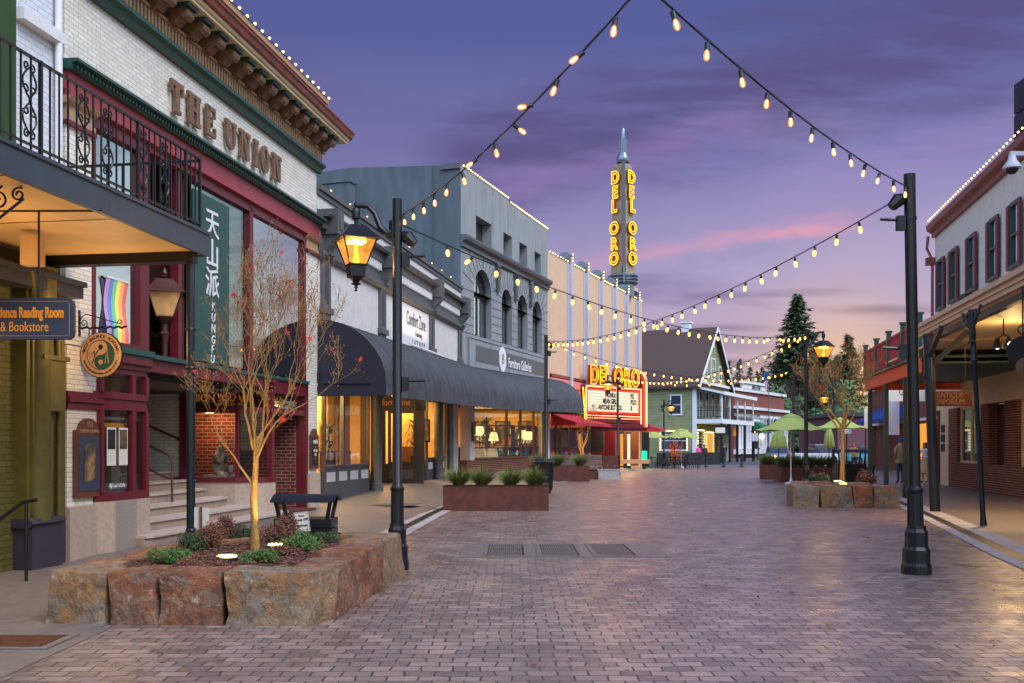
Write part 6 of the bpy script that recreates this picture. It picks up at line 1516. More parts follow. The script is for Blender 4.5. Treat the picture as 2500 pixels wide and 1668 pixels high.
# ------------------------------------------------------------------ right side: white stucco hotel with canopy
rb = thing('stucco_hotel', 'white stucco building with red shutters above a brick shop front', 'building', R.loc, R.rz)
RE = R.px(2283)                      # far corner
mb = MB(); mb.box(0, 4, 4.3, 0.4, RE, 10.15); mb.box(0.4, RE - .3, 0, 9, RE, 10.15); mb.box(0.4, 4, 9.6, 9, RE - .3, 9.8); part('stucco_wall', mb, 'stucco_white', rb)
mb = MB(); mb.box(-0.12, 4, 10.12, 9, RE + .1, 10.3); mb.prism([(-0.12, 10.3), (-0.3, 10.42), (-0.34, 10.62), (0.1, 10.72), (0.1, 10.3)], 4, RE + .15, 'y'); part('cornice', mb, 'rust_gutter', rb)
wins = [R.px(a) for a in (2301, 2333, 2377, 2430, 2483)]; wins += [wins[-1] - 2.5, wins[-1] - 5, wins[-1] - 7.5, wins[-1] - 10]
for q in wins:
    mb = MB(); 
    for a, b, c_, d in ((q - .42, 7.1, q - .34, 9.0), (q + .34, 7.1, q + .42, 9.0), (q - .46, 8.92, q + .46, 9.05), (q - .34, 8.0, q + .34, 8.07)): mb.box(-0.09, a, b, 0.0, c_, d)
    mb.box(-0.13, q - .46, 7.02, 0.0, q + .46, 7.1)
    wo = part('window', mb, 'bottle', rb)
    mb = MB(); mb.box(-0.015, q - .34, 7.1, -0.003, q + .34, 9.0); part('pane', mb, M['glass_dark'], wo)
    mb = MB(); mb.box(-0.022, q - .30, 7.2, -0.016, q + .02, 8.9); part('curtain', mb, 'white_paint', wo)
    for s_ in (-1, 1):
        mb = MB(); mb.box(-0.13, q + s_ * .44, 7.0, -0.08, q + s_ * .70, 9.0)
        for k in range(14): mb.box(-0.14, q + s_ * .48, 7.1 + k * .13, -0.13, q + s_ * .66, 7.16 + k * .13)
        part('shutter', mb, 'crimson', wo)
mb = MB(); mb.tube([(-0.1, RE + .02, 4.4), (-0.1, RE + .02, 9.2), (-0.3, RE + .1, 9.7), (-0.25, RE + .1, 10.2)], 0.06, 8); mb.box(-0.35, RE - .1, 9.0, -0.0, RE + .18, 9.3); part('downpipe', mb, 'rust_gutter', rb)
# ground floor
mb = MB(); bq = [R.px(a, n=0) for a in (2316, 2400)]
mb.box(0, 4, 0, 0.35, bq[0] - 0.0, 0.95); 
part('brick_base', mb, 'red_brick', rb)
wq = (R.px(2338), R.px(2392)); wq = (wq[1], wq[0])
wr = (R.px(2560), R.px(2485)); 
mb = MB()
mb.box(0, 4, 0.95, 0.35, 14.0, 3.0); 
for a, b in ((wq[1] + .1, bq[0]), (R.px(2412), wq[0] - .1), (wr[1] + .1, R.px(2452)), (22.0, wr[0] - .1), (14, 15.2)): mb.cut(); mb.box(0, min(a, b), 0.95, 0.35, max(a, b), 3.0)
part('brick_pier', mb, 'red_brick', rb)
mb = MB(); mb.box(0.02, 4, 3.0, 0.4, RE, 4.3); mb.box(-0.02, bq[0], 0, 0.35, R.px(2297), 3.0); part('cream_wall', mb, 'cream_paint', rb)
mb = MB(); mb.cut(); mb.box(0.3, R.px(2452), 0.0, 0.4, R.px(2412), 2.95); mb.cut(); mb.box(-0.03, R.px(2297), 0, 0.3, R.px(2290), 3.0); part('dark_door', mb, 'dark_brick', rb)
for (a, b) in (wq, wr, (16, 21)):
    mb = MB()
    for q in (a, b - .1, (a + b) / 2 - .05): mb.box(0.1, q, .95, .2, q + .1, 3.0)
    mb.box(0.1, a, .95, .2, b, 1.03); mb.box(0.1, a, 2.92, .2, b, 3.0); o = part('shop_window', mb, 'cream_paint', rb)
    mb = MB(); mb.box(.14, a, 1.03, .15, b, 2.92); part('pane', mb, glassmat('right_shop_glass', 0.18) if a == wq[0] else 'glass', o)
mb = MB(); mb.box(3.0, 8, 0, 3.1, RE - 1, 4.2); mb.box(.35, 8, 0.01, 3, RE - 1, 0.1); part('shop_interior', mb, 'near_black', rb)
lamp('POINT', (1.2, 30.5, 2.7), 14, (1, 0.65, 0.35), rb, 0.1, name='shop_light')
mb = MB()
q_ = (bq[0] + R.px(2297)) / 2
for z in (2.1, 1.72, 1.35): mb.box(-0.05, q_ - .12, z, -0.02, q_ + .4, z + .3)
part('notice_frame', mb, 'near_black', rb)
# canopy
NC = -(9.61 - 5.64) / 1.018
cp = thing('street_canopy', 'beige edged sidewalk canopy on ornate iron posts along the right shops', 'canopy', R.loc, R.rz)
c0, c1 = 6.0, R.px(2241, n=NC)
mb = MB(); mb.box(NC, c0, 4.40, NC + .12, c1, 4.68); mb.box(NC - .06, c0, 4.62, NC + .02, c1 + .05, 4.72); mb.box(NC - .03, c0, 4.50, NC, c1, 4.54); mb.box(NC, c1, 4.4, 0.0, c1 + .1, 4.66); part('fascia', mb, 'tan_stucco', cp)
mb = MB(); mb.box(NC + .12, c0, 4.36, 0.0, c1, 4.42); mb.box(NC + .12, c0, 4.55, 0.0, c1, 4.6); mb.box(NC + .5, c1, 4.3, 0, RE - 8.5, 4.36); part('ceiling', mb, 'cream_paint', cp)
mb = MB(); mb.box(NC + .12, c0, 4.22, NC + .26, c1, 4.36); part('edge_beam', mb, 'trim_dark', cp)
def post(pxb, pyb, ztop, lean, r, label, ornate=True, braces=False):
    b = gp(pxb, pyb, 0.02); t = thing('iron_post', label, 'post', b, R.rz, 'iron posts holding the right canopy')
    mb = MB()
    if ornate: mb.lathe([(r * 1.3, 0), (r * 1.1, .1), (r * .95, .2), (r * .8, 3.2), (r * 1.4, 3.25), (r * .9, 3.4), (r * 1.2, ztop)], 12)
    else: mb.tube([(0, 0, 0), (lean, 0, ztop)], r, 10)
    if ornate: mb.v = [(x + lean * z / ztop, y, z) for x, y, z in mb.v]
    part('shaft', mb, 'iron_blue', t)
    if ornate:
        for s_ in (-1, 1):
            mb = MB(); zb_ = ztop - 0.75
            mb.tube([(lean, 0, zb_), (lean, s_ * .08, zb_ + .1), (lean, s_ * .12, zb_ + .35), (lean, s_ * .3, zb_ + .55), (lean, s_ * .62, zb_ + .72)], .02, 6)
            for a, b_ in ((.12, .12), (.15, .3), (.26, .46), (.4, .58), (.55, .62), (.64, .74)): mb.sphere((lean, s_ * a, zb_ + b_), .035, 6)
            mb.tube([(lean, s_ * .3, zb_ + .5), (lean, s_ * .35, zb_ + .62), (lean, s_ * .25, zb_ + .72)], .03, 6)
            part('scroll_bracket', mb, 'iron_blue', t)
    if braces:
        mb = MB(); mb.bar((lean, 0, ztop - .85), (lean + .9, 0, ztop + .05), .12); mb.bar((lean, 0, ztop - .6), (lean + .1, -.9, ztop + .05), .1); mb.tube([(lean - .04, 0, ztop - 1.1), (lean - .3, 0, ztop - .9), (lean - .38, 0, ztop - .4), (lean - .3, 0, ztop)], .035, 6); part('brace', mb, 'iron_blue', t)
    return t
post(2401, 1283, 4.25, -0.22, 0.055, 'slender leaning iron post with scroll brackets on the right sidewalk')
post(2283, 1248, 4.25, -0.16, 0.12, 'thick paired dark post with diagonal braces at the end of the right canopy', False, True)
# cross beam and hanging sign under the canopy
def hang(name, label, px, py, Y, w_, h, lines, mt, tmt, cat='hanging sign', size=0.2, top=4.3):
    c_ = ap(px, py, Y); t = thing(name, label, cat, c_)
    mb = MB(); mb.box(-w_ / 2, -0.03, -h / 2, w_ / 2, 0.03, h / 2); part('board', mb, mt, t)
    for i, l in enumerate(lines): text(l, size, (0, -0.032, h * (0.22 - 0.44 * i) if len(lines) > 1 else 0), 'S', tmt, t, sx=0.8)
    mb = MB(); mb.cut(); mb.bar((-w_ * .35, 0, h / 2), (-w_ * .35, 0, top - c_.z), .012); mb.cut(); mb.bar((w_ * .35, 0, h / 2), (w_ * .35, 0, top - c_.z), .012); part('hanger', mb, 'iron', t); return t
M['maroon_board'] = pmat('maroon_board', (62, 14, 18), .5, var=.1)
hang('shop_sign', 'dark red antique emporium board hanging under the right canopy', 2318, 974, 26.5, 1.18, 0.40, ['ANTIQUE', 'EMPORIUM'], 'maroon_board', 'tan_dark', size=0.20)
mb = MB(); a_ = Vector((12.2, 31.0, 0)); mb.box(12.6, 31.0, 3.93, 15.5, 31.15, 4.32); solo('cross_beam', mb, 'crimson', 'crimson cross beam under the right canopy ceiling', 'beam')
t = thing('round_shop_sign', 'round dark disc sign hanging under the canopy at the right edge', 'hanging sign', ap(2497, 860, 16.8)); mb = MB(); mb.prism(disc(.27, 0, 0, 0.0), -.02, .02, 'y'); part('disc', mb, 'near_black', t)
mb = MB(); mb.prism(disc(.16, 0, 0, -.25, .03), -.03, -.02, 'y'); mb.prism(disc(.05, 0, 0, -.25, .03), -.035, -.03, 'y', 28); part('lower_badge', mb, 'tan_dark', t); mb = MB(); mb.bar((0, 0, .26), (0, 0, 1.1), .02); mb.tube([(0.08 * math.cos(a), 0, .38 + .08 * math.sin(a)) for a in [k * .7 for k in range(10)]], .012, 6); part('hanger', mb, 'iron', t)
t = thing('twin_spot_lamp', 'pair of bell shaped spot lamps fixed under the right canopy, one lit', 'spot lamp', ap(2450, 835, 21.5))
mb = MB(); mb.lathe([(.03, .12), (.05, .1), (.11, -.12), (.1, -.12), (.02, .08)], 14, (-.13, 0, -.03)); mb.lathe([(.03, .1), (.05, .08), (.1, -.1)], 14, (.14, .05, -.0)); mb.tube([(-.13, 0, .08), (0, 0, .16), (.14, 0, .1)], .02, 6); mb.bar((0, 0, .16), (0, 0, .5), .02); part('shade', mb, 'black', t)
mb = MB(); mb.sphere((-.13, 0, -.11), .05, 6); mb.sphere((.15, -.02, -.06), .07, 8); part('bulb', mb, 'sphere_lamp', t)
lamp('SPOT', (-.13, 0, -.2), 520, (1, 0.62, 0.25), t, .05, spot=rad(100), name='spot_light'); lamp('POINT', (.5, .6, -.1), 60, (1, 0.62, 0.25), t, .05, name='spot_light')
lamp('AREA', tuple(R.w(-1.8, 25.5, 4.3)), 170, (1, 0.62, 0.28), None, 1.0, name='canopy_light', sy=3)
# camera dome, roof speakers, small projector
t = thing('security_camera', 'white dome camera on an arm at the right edge', 'camera', ap(2471, 395, 18.0)); mb = MB(); mb.lathe([(.06, .12), (.08, .02), (.155, -.08), (.16, -.12), (.12, -.13)], 18); mb.bar((-.04, 0, .15), (.9, .1, .15), .07); part('housing', mb, 'pilaster', t); mb = MB(); mb.sphere((0, 0, -.12), .11, 10); part('lens_dome', mb, 'near_black', t)
t = thing('roof_siren', 'stack of blue grey horn speakers on the right roof corner', 'speaker', R.w(0.6, R.px(2492), 10.6)); 
mb = MB(); mb.box(-.55, -.4, 1.1, .55, .6, 2.0); mb.box(-.55, -.4, 0.15, .55, .6, 1.05); mb.bar((0, 0, -.2), (0, 0, 2.1), .1); mb.bar((-.75, 0, .1), (-.4, 0, .4), .06); part('cabinet', mb, 'iron_blue', t); mb = MB(); mb.box(-.4, -.44, 1.25, .4, -.40, 1.85); mb.box(-.4, -.44, .3, .4, -.40, .9); part('horn_mouth', mb, 'steel', t)
pinlights('parapet_lights', [R.w(-0.3, RE - 0.2 - 12.5 * k / 34, 10.78) for k in range(35)], 'small warm lights along the red cornice of the white stucco building')
t = thing('wall_projector', 'small black box unit with round lens above the canopy', 'fixture', ap(2392, 728, 24)); mb = MB(); mb.box(-.35, 0, -.2, .5, .4, .12); part('box', mb, 'black', t); mb = MB(); mb.sphere((-.05, -.03, 0), .08, 8); part('lens', mb, 'steel', t)

# ------------------------------------------------------------------ red railed balcony further down
M['iron_green'] = pmat('green_black_paint', (26, 46, 40), .5, var=.1)
db = thing('red_balcony', 'raised deck with red picket railing and green posts over the far right sidewalk', 'balcony', R.loc, R.rz)
N2 = -(9.61 - 6.16) / 1.018
d0, d1 = R.px(2243, n=N2), R.px(2112, n=N2)
mb = MB(); mb.box(N2, d0, 3.66, N2 + .08, d1, 4.06); mb.box(N2, d1, 3.66, 0, d1 + .08, 4.06); part('fascia_board', mb, pmat('orange_red_board', (214, 84, 48), 0.6, var=0.1), db)
mb = MB(); mb.box(N2 - .1, d0, 4.06, 0, d1 + .15, 4.14); mb.box(N2 + .08, d0, 3.9, 0, d1, 3.96); part('deck', mb, 'bottle', db)
mb = MB(); mb.box(N2, d0, 5.05, N2 + .07, d1, 5.12); mb.box(N2, d0, 4.22, N2 + .07, d1, 4.28); mb.box(N2, d1 - .07, 5.05, 0, d1, 5.12)
k = 0
while d0 + k * .145 < d1: mb.box(N2 + .02, d0 + k * .145, 4.28, N2 + .04, d0 + k * .145 + .055, 5.05); k += 1
for k in range(22): mb.box(N2 + .1 + k * .15, d1 - .05, 4.2, N2 + .19 + k * .15, d1 - .02, 5.05)
part('picket_railing', mb, pmat('red_picket', (150, 40, 44), 0.6, var=0.12), db)
np_ = 5
for i in range(np_):
    q = d0 + (d1 - d0) * i / (np_ - 1); mb = MB(); mb.box(N2 - .05, q - .07, 4.14, N2 + .09, q + .07, 5.3); mb.box(N2 - .08, q - .1, 5.3, N2 + .12, q + .1, 5.36); part('railing_post', mb, 'bottle', db)
for i, (px, py) in enumerate(((2206, 1216), (2159, 1203), (2120, 1192))):
    q = R.px(px, n=N2); t = thing('deck_post', ('nearest dark green post under the red railed deck', 'middle dark green post under the red railed deck', 'farthest dark green post under the red railed deck')[i], 'post', R.w(N2 + .06, q, 0), R.rz, 'green posts under the red railed deck')
    mb = MB(); mb.box(-.07, -.07, 0, .07, .07, 3.66); part('shaft', mb, 'iron_green', t); mb = MB(); mb.box(-.09, -.09, 0, .09, .09, .25); part('foot', mb, 'black', t)
# string of lights reflected window, brick shop with blue awning beyond
B2 = Fac(12.2, 0, 0.19)
b2 = thing('brick_shop', 'red brick shop with a blue awning at the far end of the right side', 'building', B2.loc, B2.rz)
s0, s1 = 41.5 / B2.d[1], 72.0 / B2.d[1]
mb = MB(); mb.box(0, s0, 3.0, 8, s1, 5.4); mb.box(0, s1 - .6, 0, 8, s1, 3.0); mb.box(0, 62.0, 0, .5, 63.2, 3.0); mb.box(0, 52, 0, .4, 53, 3.0); mb.box(.3, s0, 0, .5, s1 - .6, 3.0); part('brick_wall', mb, 'red_brick', b2)
mb = MB(); mb.box(-.1, s0, 5.4, 8, s1 + .1, 5.6); mb.box(-.05, s0, 2.95, 0.0, s1, 3.1); part('cornice', mb, 'white_paint', b2)
mb = MB(); mb.cut(); mb.box(.2, 54, .8, .29, 61, 2.8); mb.cut(); mb.box(.2, 44, .8, .29, 50, 2.8); part('lit_window', mb, 'amber_win', b2)
t = thing('blue_awning', 'sloping blue canvas awning on the far brick shop', 'awning', B2.loc, B2.rz); mb = MB(); a, b = 60.5, 69.5
mb.add([(0, a, 4.1), (0, b, 4.1), (-1.5, b, 3.2), (-1.5, a, 3.2), (-1.5, b, 2.95), (-1.5, a, 2.95), (0, a, 3.2), (0, b, 3.2)], [(0, 1, 2, 3), (3, 2, 4, 5), (0, 3, 5, 6), (1, 7, 4, 2)]); part('canopy', mb, 'blue_canvas', t)
mb = MB(); mb.bar((0, a, 2.97), (-1.5, a, 2.97), .04); part('frame_bar', mb, 'iron', t)
hang('shop_sign', 'white hanging sign board beyond the green deck posts', 2218, 958, 50, 2.3, 0.9, ['GIFTS'], 'paper', 'slate_sign', size=0.5, top=3.9)
hang('shop_sign', 'narrow blue white banner hanging by the far brick shop', 2178, 1010, 56, 0.8, 2.4, [], 'pilaster', 'black', top=3.9)
# low brown building closing the far end
mb = MB(); mb.box(34, 104, 0, 62, 118, 4.6); mb.box(33.6, 103.6, 4.6, 62, 118, 5.0, 1); o = solo('brown_building', mb, [pmat('plum_brick', (104, 66, 74), 0.9, var=0.15), 'trim_dark'], 'low plum brown building closing the view behind the right umbrellas', 'building')

# ------------------------------------------------------------------ trees
def conifer(loc, h, rad_, seed, label, group='evergreens on the skyline', dens=1.3, mesh=None, name='conifer_tree'):
    t = thing(name, label, 'tree', loc, 0, group); r_ = random.Random(seed)
    mb = MB(); mb.tube([(0, 0, 0), (0, 0, h * .5), (.1, 0, h * .98)], [h * .014, h * .009, .03], 7); part('trunk', mb, 'bark_dark', t)
    mb = MB(); n = int(230 * dens)
    for i in range(n):
        u_ = (i + r_.random()) / n; z = h * (.12 + .87 * u_); R_ = rad_ * (1 - u_) ** .8 * r_.uniform(.55, 1.15) + .15
        if r_.random() < .06: R_ *= 1.3
        a = r_.random() * 2 * PI; ca, sa = math.cos(a), math.sin(a); dr = r_.uniform(-.25, .15)
        k = max(3, int(R_ * 4.5))
        for j in range(k):
            f = (j + .5) / k; 
            if r_.random() < .12: continue
            for s_ in range(4):
                cx, cy, cz_ = ca * R_ * f, sa * R_ * f, z + dr * R_ * f + (r_.random() - .5) * .35
                L_ = r_.uniform(.3, .75) * (0.5 + .03 * h); b = a + r_.uniform(-1.3, 1.3); w_ = L_ * r_.uniform(.3, .5)
                dx_, dy_ = math.cos(b) * L_, math.sin(b) * L_; ux, uy = -math.sin(b) * w_, math.cos(b) * w_; dz_ = r_.uniform(-.5, .3) * L_
                mb.add([(cx - ux * .5, cy - uy * .5, cz_), (cx + dx_, cy + dy_, cz_ + dz_), (cx + ux * .5, cy + uy * .5, cz_ + w_ * r_.uniform(-.6, .6))], [(0, 1, 2)])
    part('crown', mb, 'conifer', t); return t
p = ap(1947, HZ, 150); conifer((p.x, 150, 0), 24.5, 7.6, 1, 'tallest dark conifer rising behind the public building', dens=2.8)
p = ap(2072, HZ, 160); conifer((p.x, 160, 0), 19.5, 5.2, 2, 'narrow conifer right of the tall one, against the glow', dens=2.0)
p = ap(2045, HZ, 175); conifer((p.x, 175, 0), 17.5, 7.0, 22, 'broad low conifer between the tall and the narrow one', dens=2.0)
p = ap(1905, HZ, 158); conifer((p.x, 158, 0), 16.0, 6.5, 23, 'broad dark conifer just left of the tallest one', dens=2.2)
p = ap(1995, HZ, 165); conifer((p.x, 165, 0), 18.5, 7.5, 24, 'dark bushy conifer just right of the tallest one', dens=2.2)
base = conifer((ap(1778, HZ, 210).x, 210, 0), 19.5, 3.2, 3, 'first conifer of the far row beyond the green house gable', dens=.8)
labs = ['second conifer of the far row, slightly taller', 'third conifer of the far row, pointed', 'fourth conifer of the far row, short', 'fifth conifer of the far row, thin topped', 'sixth conifer of the far row, beside the flag', 'seventh conifer of the far row, low and broad', 'eighth conifer of the far row, next to the broad dark one', 'last short conifer at the right of the far row']
for i, (px, s_) in enumerate(((1805, 1.0), (1831, .93), (1850, .9), (1862, .96), (1884, .86), (1790, .72), (1899, 1.0), (1818, .7))):
    o = copy_tree(base); o['label'] = labs[i]; p = ap(px, HZ, 205 + i * 4); o.location = (p.x, 205 + i * 4, 0); o.scale = (s_ * (.9 + .05 * (i % 4)), s_, s_); o.rotation_euler = (0, 0, i * 1.3)
def grow(mb, p, d, L_, r, depth, r_, tips, upw=.25, wob=.25, mind=.004, n=5, kids=(2, 3), spread=.75, sides=5):
    pts = [p]; rs = [r]; q = p.copy(); dd = d.copy()
    for k in range(n):
        dd = (dd + Vector((r_.uniform(-wob, wob), r_.uniform(-wob, wob), r_.uniform(-wob * .4, wob * .4) + upw * .3))).normalized()
        q = q + dd * L_ / n; pts.append(q.copy()); rs.append(max(mind, r * (1 - .45 * (k + 1) / n)))
    mb.tube(pts, rs, sides if r > .012 else 4 if r > .006 else 3, cap=False)
    if depth == 0: tips.append((q, dd)); return
    kk = r_.randint(*kids)
    for i in range(kk):
        at = pts[-1] if i < 2 else pts[r_.randint(1, n - 1)]; ax = Vector((r_.uniform(-1, 1), r_.uniform(-1, 1), r_.uniform(-.3, .6)))
        nd = (dd + ax.normalized() * spread * r_.uniform(.5, 1.0)).normalized()
        grow(mb, at, nd, L_ * r_.uniform(.62, .88), rs[-1] * r_.uniform(.62, .85), depth - 1, r_, tips, upw, wob, mind, n, kids, spread, sides)
def baretree(loc, h, seed, label, starts, trunkr, trunkpts, depth=4, leafr=8, seeds=250, group=None, spread=.75, leafsize=.05, kids=(2, 3), mind=.003, bark='bark_young'):
    t = thing('young_tree', label, 'tree', loc, 0, group); r_ = random.Random(seed)
    mb = MB(); mb.tube([(0, 0, -.02)] + trunkpts, [trunkr * (1.25 if i == 0 else 1 - .45 * i / len(trunkpts)) for i in range(len(trunkpts) + 1)], 10); part('trunk', mb, bark, t)
    mb = MB(); tips = []
    for p, d, L_, r in starts: grow(mb, Vector(p), Vector(d).normalized(), L_, r, depth, r_, tips, spread=spread, kids=kids, mind=mind)
    part('branches', mb, bark, t)
    mb = MB()
    for i in range(min(leafr, len(tips))):
        q, d = tips[r_.randrange(len(tips))]; c_ = q; nr = Vector((r_.uniform(-1, 1), -1, r_.uniform(-1, 1))).normalized(); a_ = nr.orthogonal().normalized(); b_ = nr.cross(a_)
        vs = [c_]; s_ = leafsize * r_.uniform(.6, 1.2); ph = r_.random() * 6
        for k in range(12):
            rr = s_ * (1.0 if k % 2 == 0 else .35); an = ph + k * PI / 6; vs.append(c_ + a_ * rr * math.cos(an) + b_ * rr * math.sin(an) + nr * r_.uniform(-.2, .2) * s_)
        mb.add(vs, [(0, k + 1, (k + 1) % 12 + 1) for k in range(12)])
    if leafr: part('red_leaf_cluster', mb, 'leaf_red', t)
    mb = MB()
    for i in range(seeds):
        q, d = tips[r_.randrange(len(tips))]; c_ = q + Vector([r_.gauss(0, .035) for _ in range(3)]) - d * r_.random() * .2; s_ = r_.uniform(.006, .017)
        a_ = Vector([r_.uniform(-1, 1) for _ in range(3)]).normalized() * s_; b_ = a_.orthogonal().normalized() * s_ * .6; mb.add([c_ - a_, c_ + b_, c_ + a_, c_ - b_], [(0, 1, 2, 3)])
    if seeds: part('dry_seed_clusters', mb, 'seed', t)
    return t
ZS = 0.40
tp = gp(622, 1343, ZS)
baretree(tp, 3.4, 12, 'bare young maple with a few red leaves in the near stone planter', [
    ((-.02, 0, .72), (-.5, -.1, .95), .50, .015), ((.02, 0, 1.05), (.15, .1, 1.0), .72, .020), ((0, 0, 1.0), (.7, -.1, .75), .66, .016), ((-.02, 0, 1.15), (-.22, -.2, 1.0), .70, .018),
    ((0.02, 0, 1.25), (.42, .3, 1.0), .66, .016), ((0, 0, .9), (.2, -.5, .9), .5, .012), ((0, 0, 1.3), (-.1, .2, 1), .72, .016), ((0, 0, 1.3), (.1, -.2, 1), .7, .014)], .050,
    [Vector((0, 0, .25)), Vector((-.015, 0, .6)), Vector((.01, 0, .95)), Vector((.02, 0, 1.3))], depth=5, leafr=20, seeds=2600, spread=.50, leafsize=.045, kids=(2, 3), mind=.0020)
tp2 = gp(2057, 1175, 0.40); tp2.y
baretree(tp2, 4.2, 5, 'bare young tree in the right stone planter lit warm from below', [
    ((0, 0, 1.6), (-.9, 0, .7), .95, .04), ((0, 0, 1.7), (.85, .1, .7), .95, .04), ((0, 0, 1.75), (-.4, .2, .9), .85, .045), ((0, 0, 1.8), (.4, -.2, .9), .85, .045), ((0, 0, 1.6), (.1, -.7, .8), .8, .03), ((0, 0, 1.9), (0, 0.2, 1), .8, .04)], .085,
    [Vector((0, 0, .6)), Vector((.02, 0, 1.2)), Vector((0, 0, 1.9))], depth=5, leafr=50, seeds=900, spread=.7, leafsize=.06, mind=.005)
t3 = gp(1423, 1148, 0.3); baretree((ap(1423, HZ, 52).x, 52, .35), 3.4, 9, 'small bare tree in front of the cinema wrapped in warm light', [((0, 0, 1.1), (-.7, 0, .8), .9, .035), ((0, 0, 1.1), (.7, 0, .8), .9, .035), ((0, 0, 1.2), (0, .2, 1), .9, .035), ((0, 0, 1.2), (.3, -.4, .9), .8, .03)], .07, [Vector((0, 0, .6)), Vector((0, 0, 1.2))], depth=3, leafr=10, seeds=250, leafsize=.07, mind=.008)
p = ap(2020, HZ, 130); baretree((p.x, 130, 0), 12, 31, 'tall bare deciduous tree against the sunset glow', [((0, 0, 2.5), (-.5, 0, 1), 2.7, .12), ((0, 0, 2.8), (.5, 0, 1), 2.7, .12), ((0, 0, 3), (.1, .3, 1), 2.8, .12)], .3, [Vector((0, 0, 1.5)), Vector((0, 0, 3))], depth=5, leafr=0, seeds=500, spread=.7, mind=.02, bark='bark_dark')
p = ap(1975, HZ, 125); baretree((p.x, 125, 0), 12, 32, 'bare deciduous tree left of the glow, behind the lamp post', [((0, 0, 2.5), (-.5, 0, 1), 2.4, .12), ((0, 0, 2.8), (.5, 0, 1), 2.4, .12), ((0, 0, 3), (-.1, .3, 1), 2.5, .12)], .3, [Vector((0, 0, 1.5)), Vector((0, 0, 3))], depth=5, leafr=0, seeds=200, spread=.7, mind=.02, bark='bark_dark')
# undergrowth behind the library
mb = MB(); r_ = random.Random(8)
for i in range(9000):
    x = r_.uniform(36, 66); y = r_.uniform(138, 150); hmax = 7 + 2.5 * math.sin(x * .7) + 1.5 * math.sin(x * 1.9); z = hmax * r_.random() ** .7; s_ = r_.uniform(.25, .6)
    a_ = Vector([r_.uniform(-1, 1) for _ in range(3)]).normalized() * s_; b_ = a_.orthogonal().normalized() * s_; c_ = Vector((x, y, z)); mb.add([c_ - a_, c_ + b_, c_ + a_], [(0, 1, 2)])
struct('shrubbery', mb, 'conifer', 'stuff')

# ------------------------------------------------------------------ stone planters
def stone(parent, quad_, h, seed, mt):
    """irregular block over a ground quad (4 xy points), lumpy and chamfered"""
    bm_n = 12; mb = MB(); r_ = random.Random(seed); A, B, Cc, D_ = [Vector((a, b, 0)) for a, b in quad_]
    n = bm_n; 
    def P(u_, v_, w_):
        b = A.lerp(B, u_).lerp(D_.lerp(Cc, u_), v_); b.z = h * w_; return b
    grid = {}
    vs = []; 
    def vid(i, j, k):
        key = (i, j, k)
        if key not in grid:
            u_, v_, w_ = i / n, j / n, k / n; p = P(u_, v_, w_); c_ = P(.5, .5, .5)
            e = [abs(x - .5) * 2 for x in (u_, v_, w_)]; ed = sorted(e)
            rnd = max(0, ed[1] - .72) * max(0, ed[2] - .72) * (.55 if w_ > .1 else .1)
            p = c_ + (p - c_) * (1 - rnd); p.x += (w_ - .5) * tiltx * (1 if i in (0, n) else .5); p.y += (v_ - .5) * w_ * -.05
            nv = noise.noise_vector(p * 2.6 + Vector((seed * 3.1, 0, 0))) * .022 + noise.noise_vector(p * 7 + Vector((seed, 5, 0))) * .012 + noise.noise_vector(p * 19 + Vector((seed, 9, 2))) * .008
            if w_ == 0: nv.z = 0
            p = p + nv; p.z = max(p.z, 0) if w_ else 0
            # sloping top
            p.z += (u_ - .5) * slope * w_
            grid[key] = len(vs); vs.append(p)
        return grid[key]
    tiltx = r_.uniform(-.07, .07); slope = r_.uniform(-.03, .03); fs = []
    for a in range(n):
        for b in range(n):
            fs += [(vid(a, b, 0), vid(a, b + 1, 0), vid(a + 1, b + 1, 0), vid(a + 1, b, 0)), (vid(a, b, n), vid(a + 1, b, n), vid(a + 1, b + 1, n), vid(a, b + 1, n)),
                   (vid(a, 0, b), vid(a + 1, 0, b), vid(a + 1, 0, b + 1), vid(a, 0, b + 1)), (vid(a, n, b), vid(a, n, b + 1), vid(a + 1, n, b + 1), vid(a + 1, n, b)),
                   (vid(0, a, b), vid(0, a, b + 1), vid(0, a + 1, b + 1), vid(0, a + 1, b)), (vid(n, a, b), vid(n, a + 1, b), vid(n, a + 1, b + 1), vid(n, a, b + 1))]
    mb.add(vs, fs, 0, True); return part('stone', mb, STONES[mt], parent)
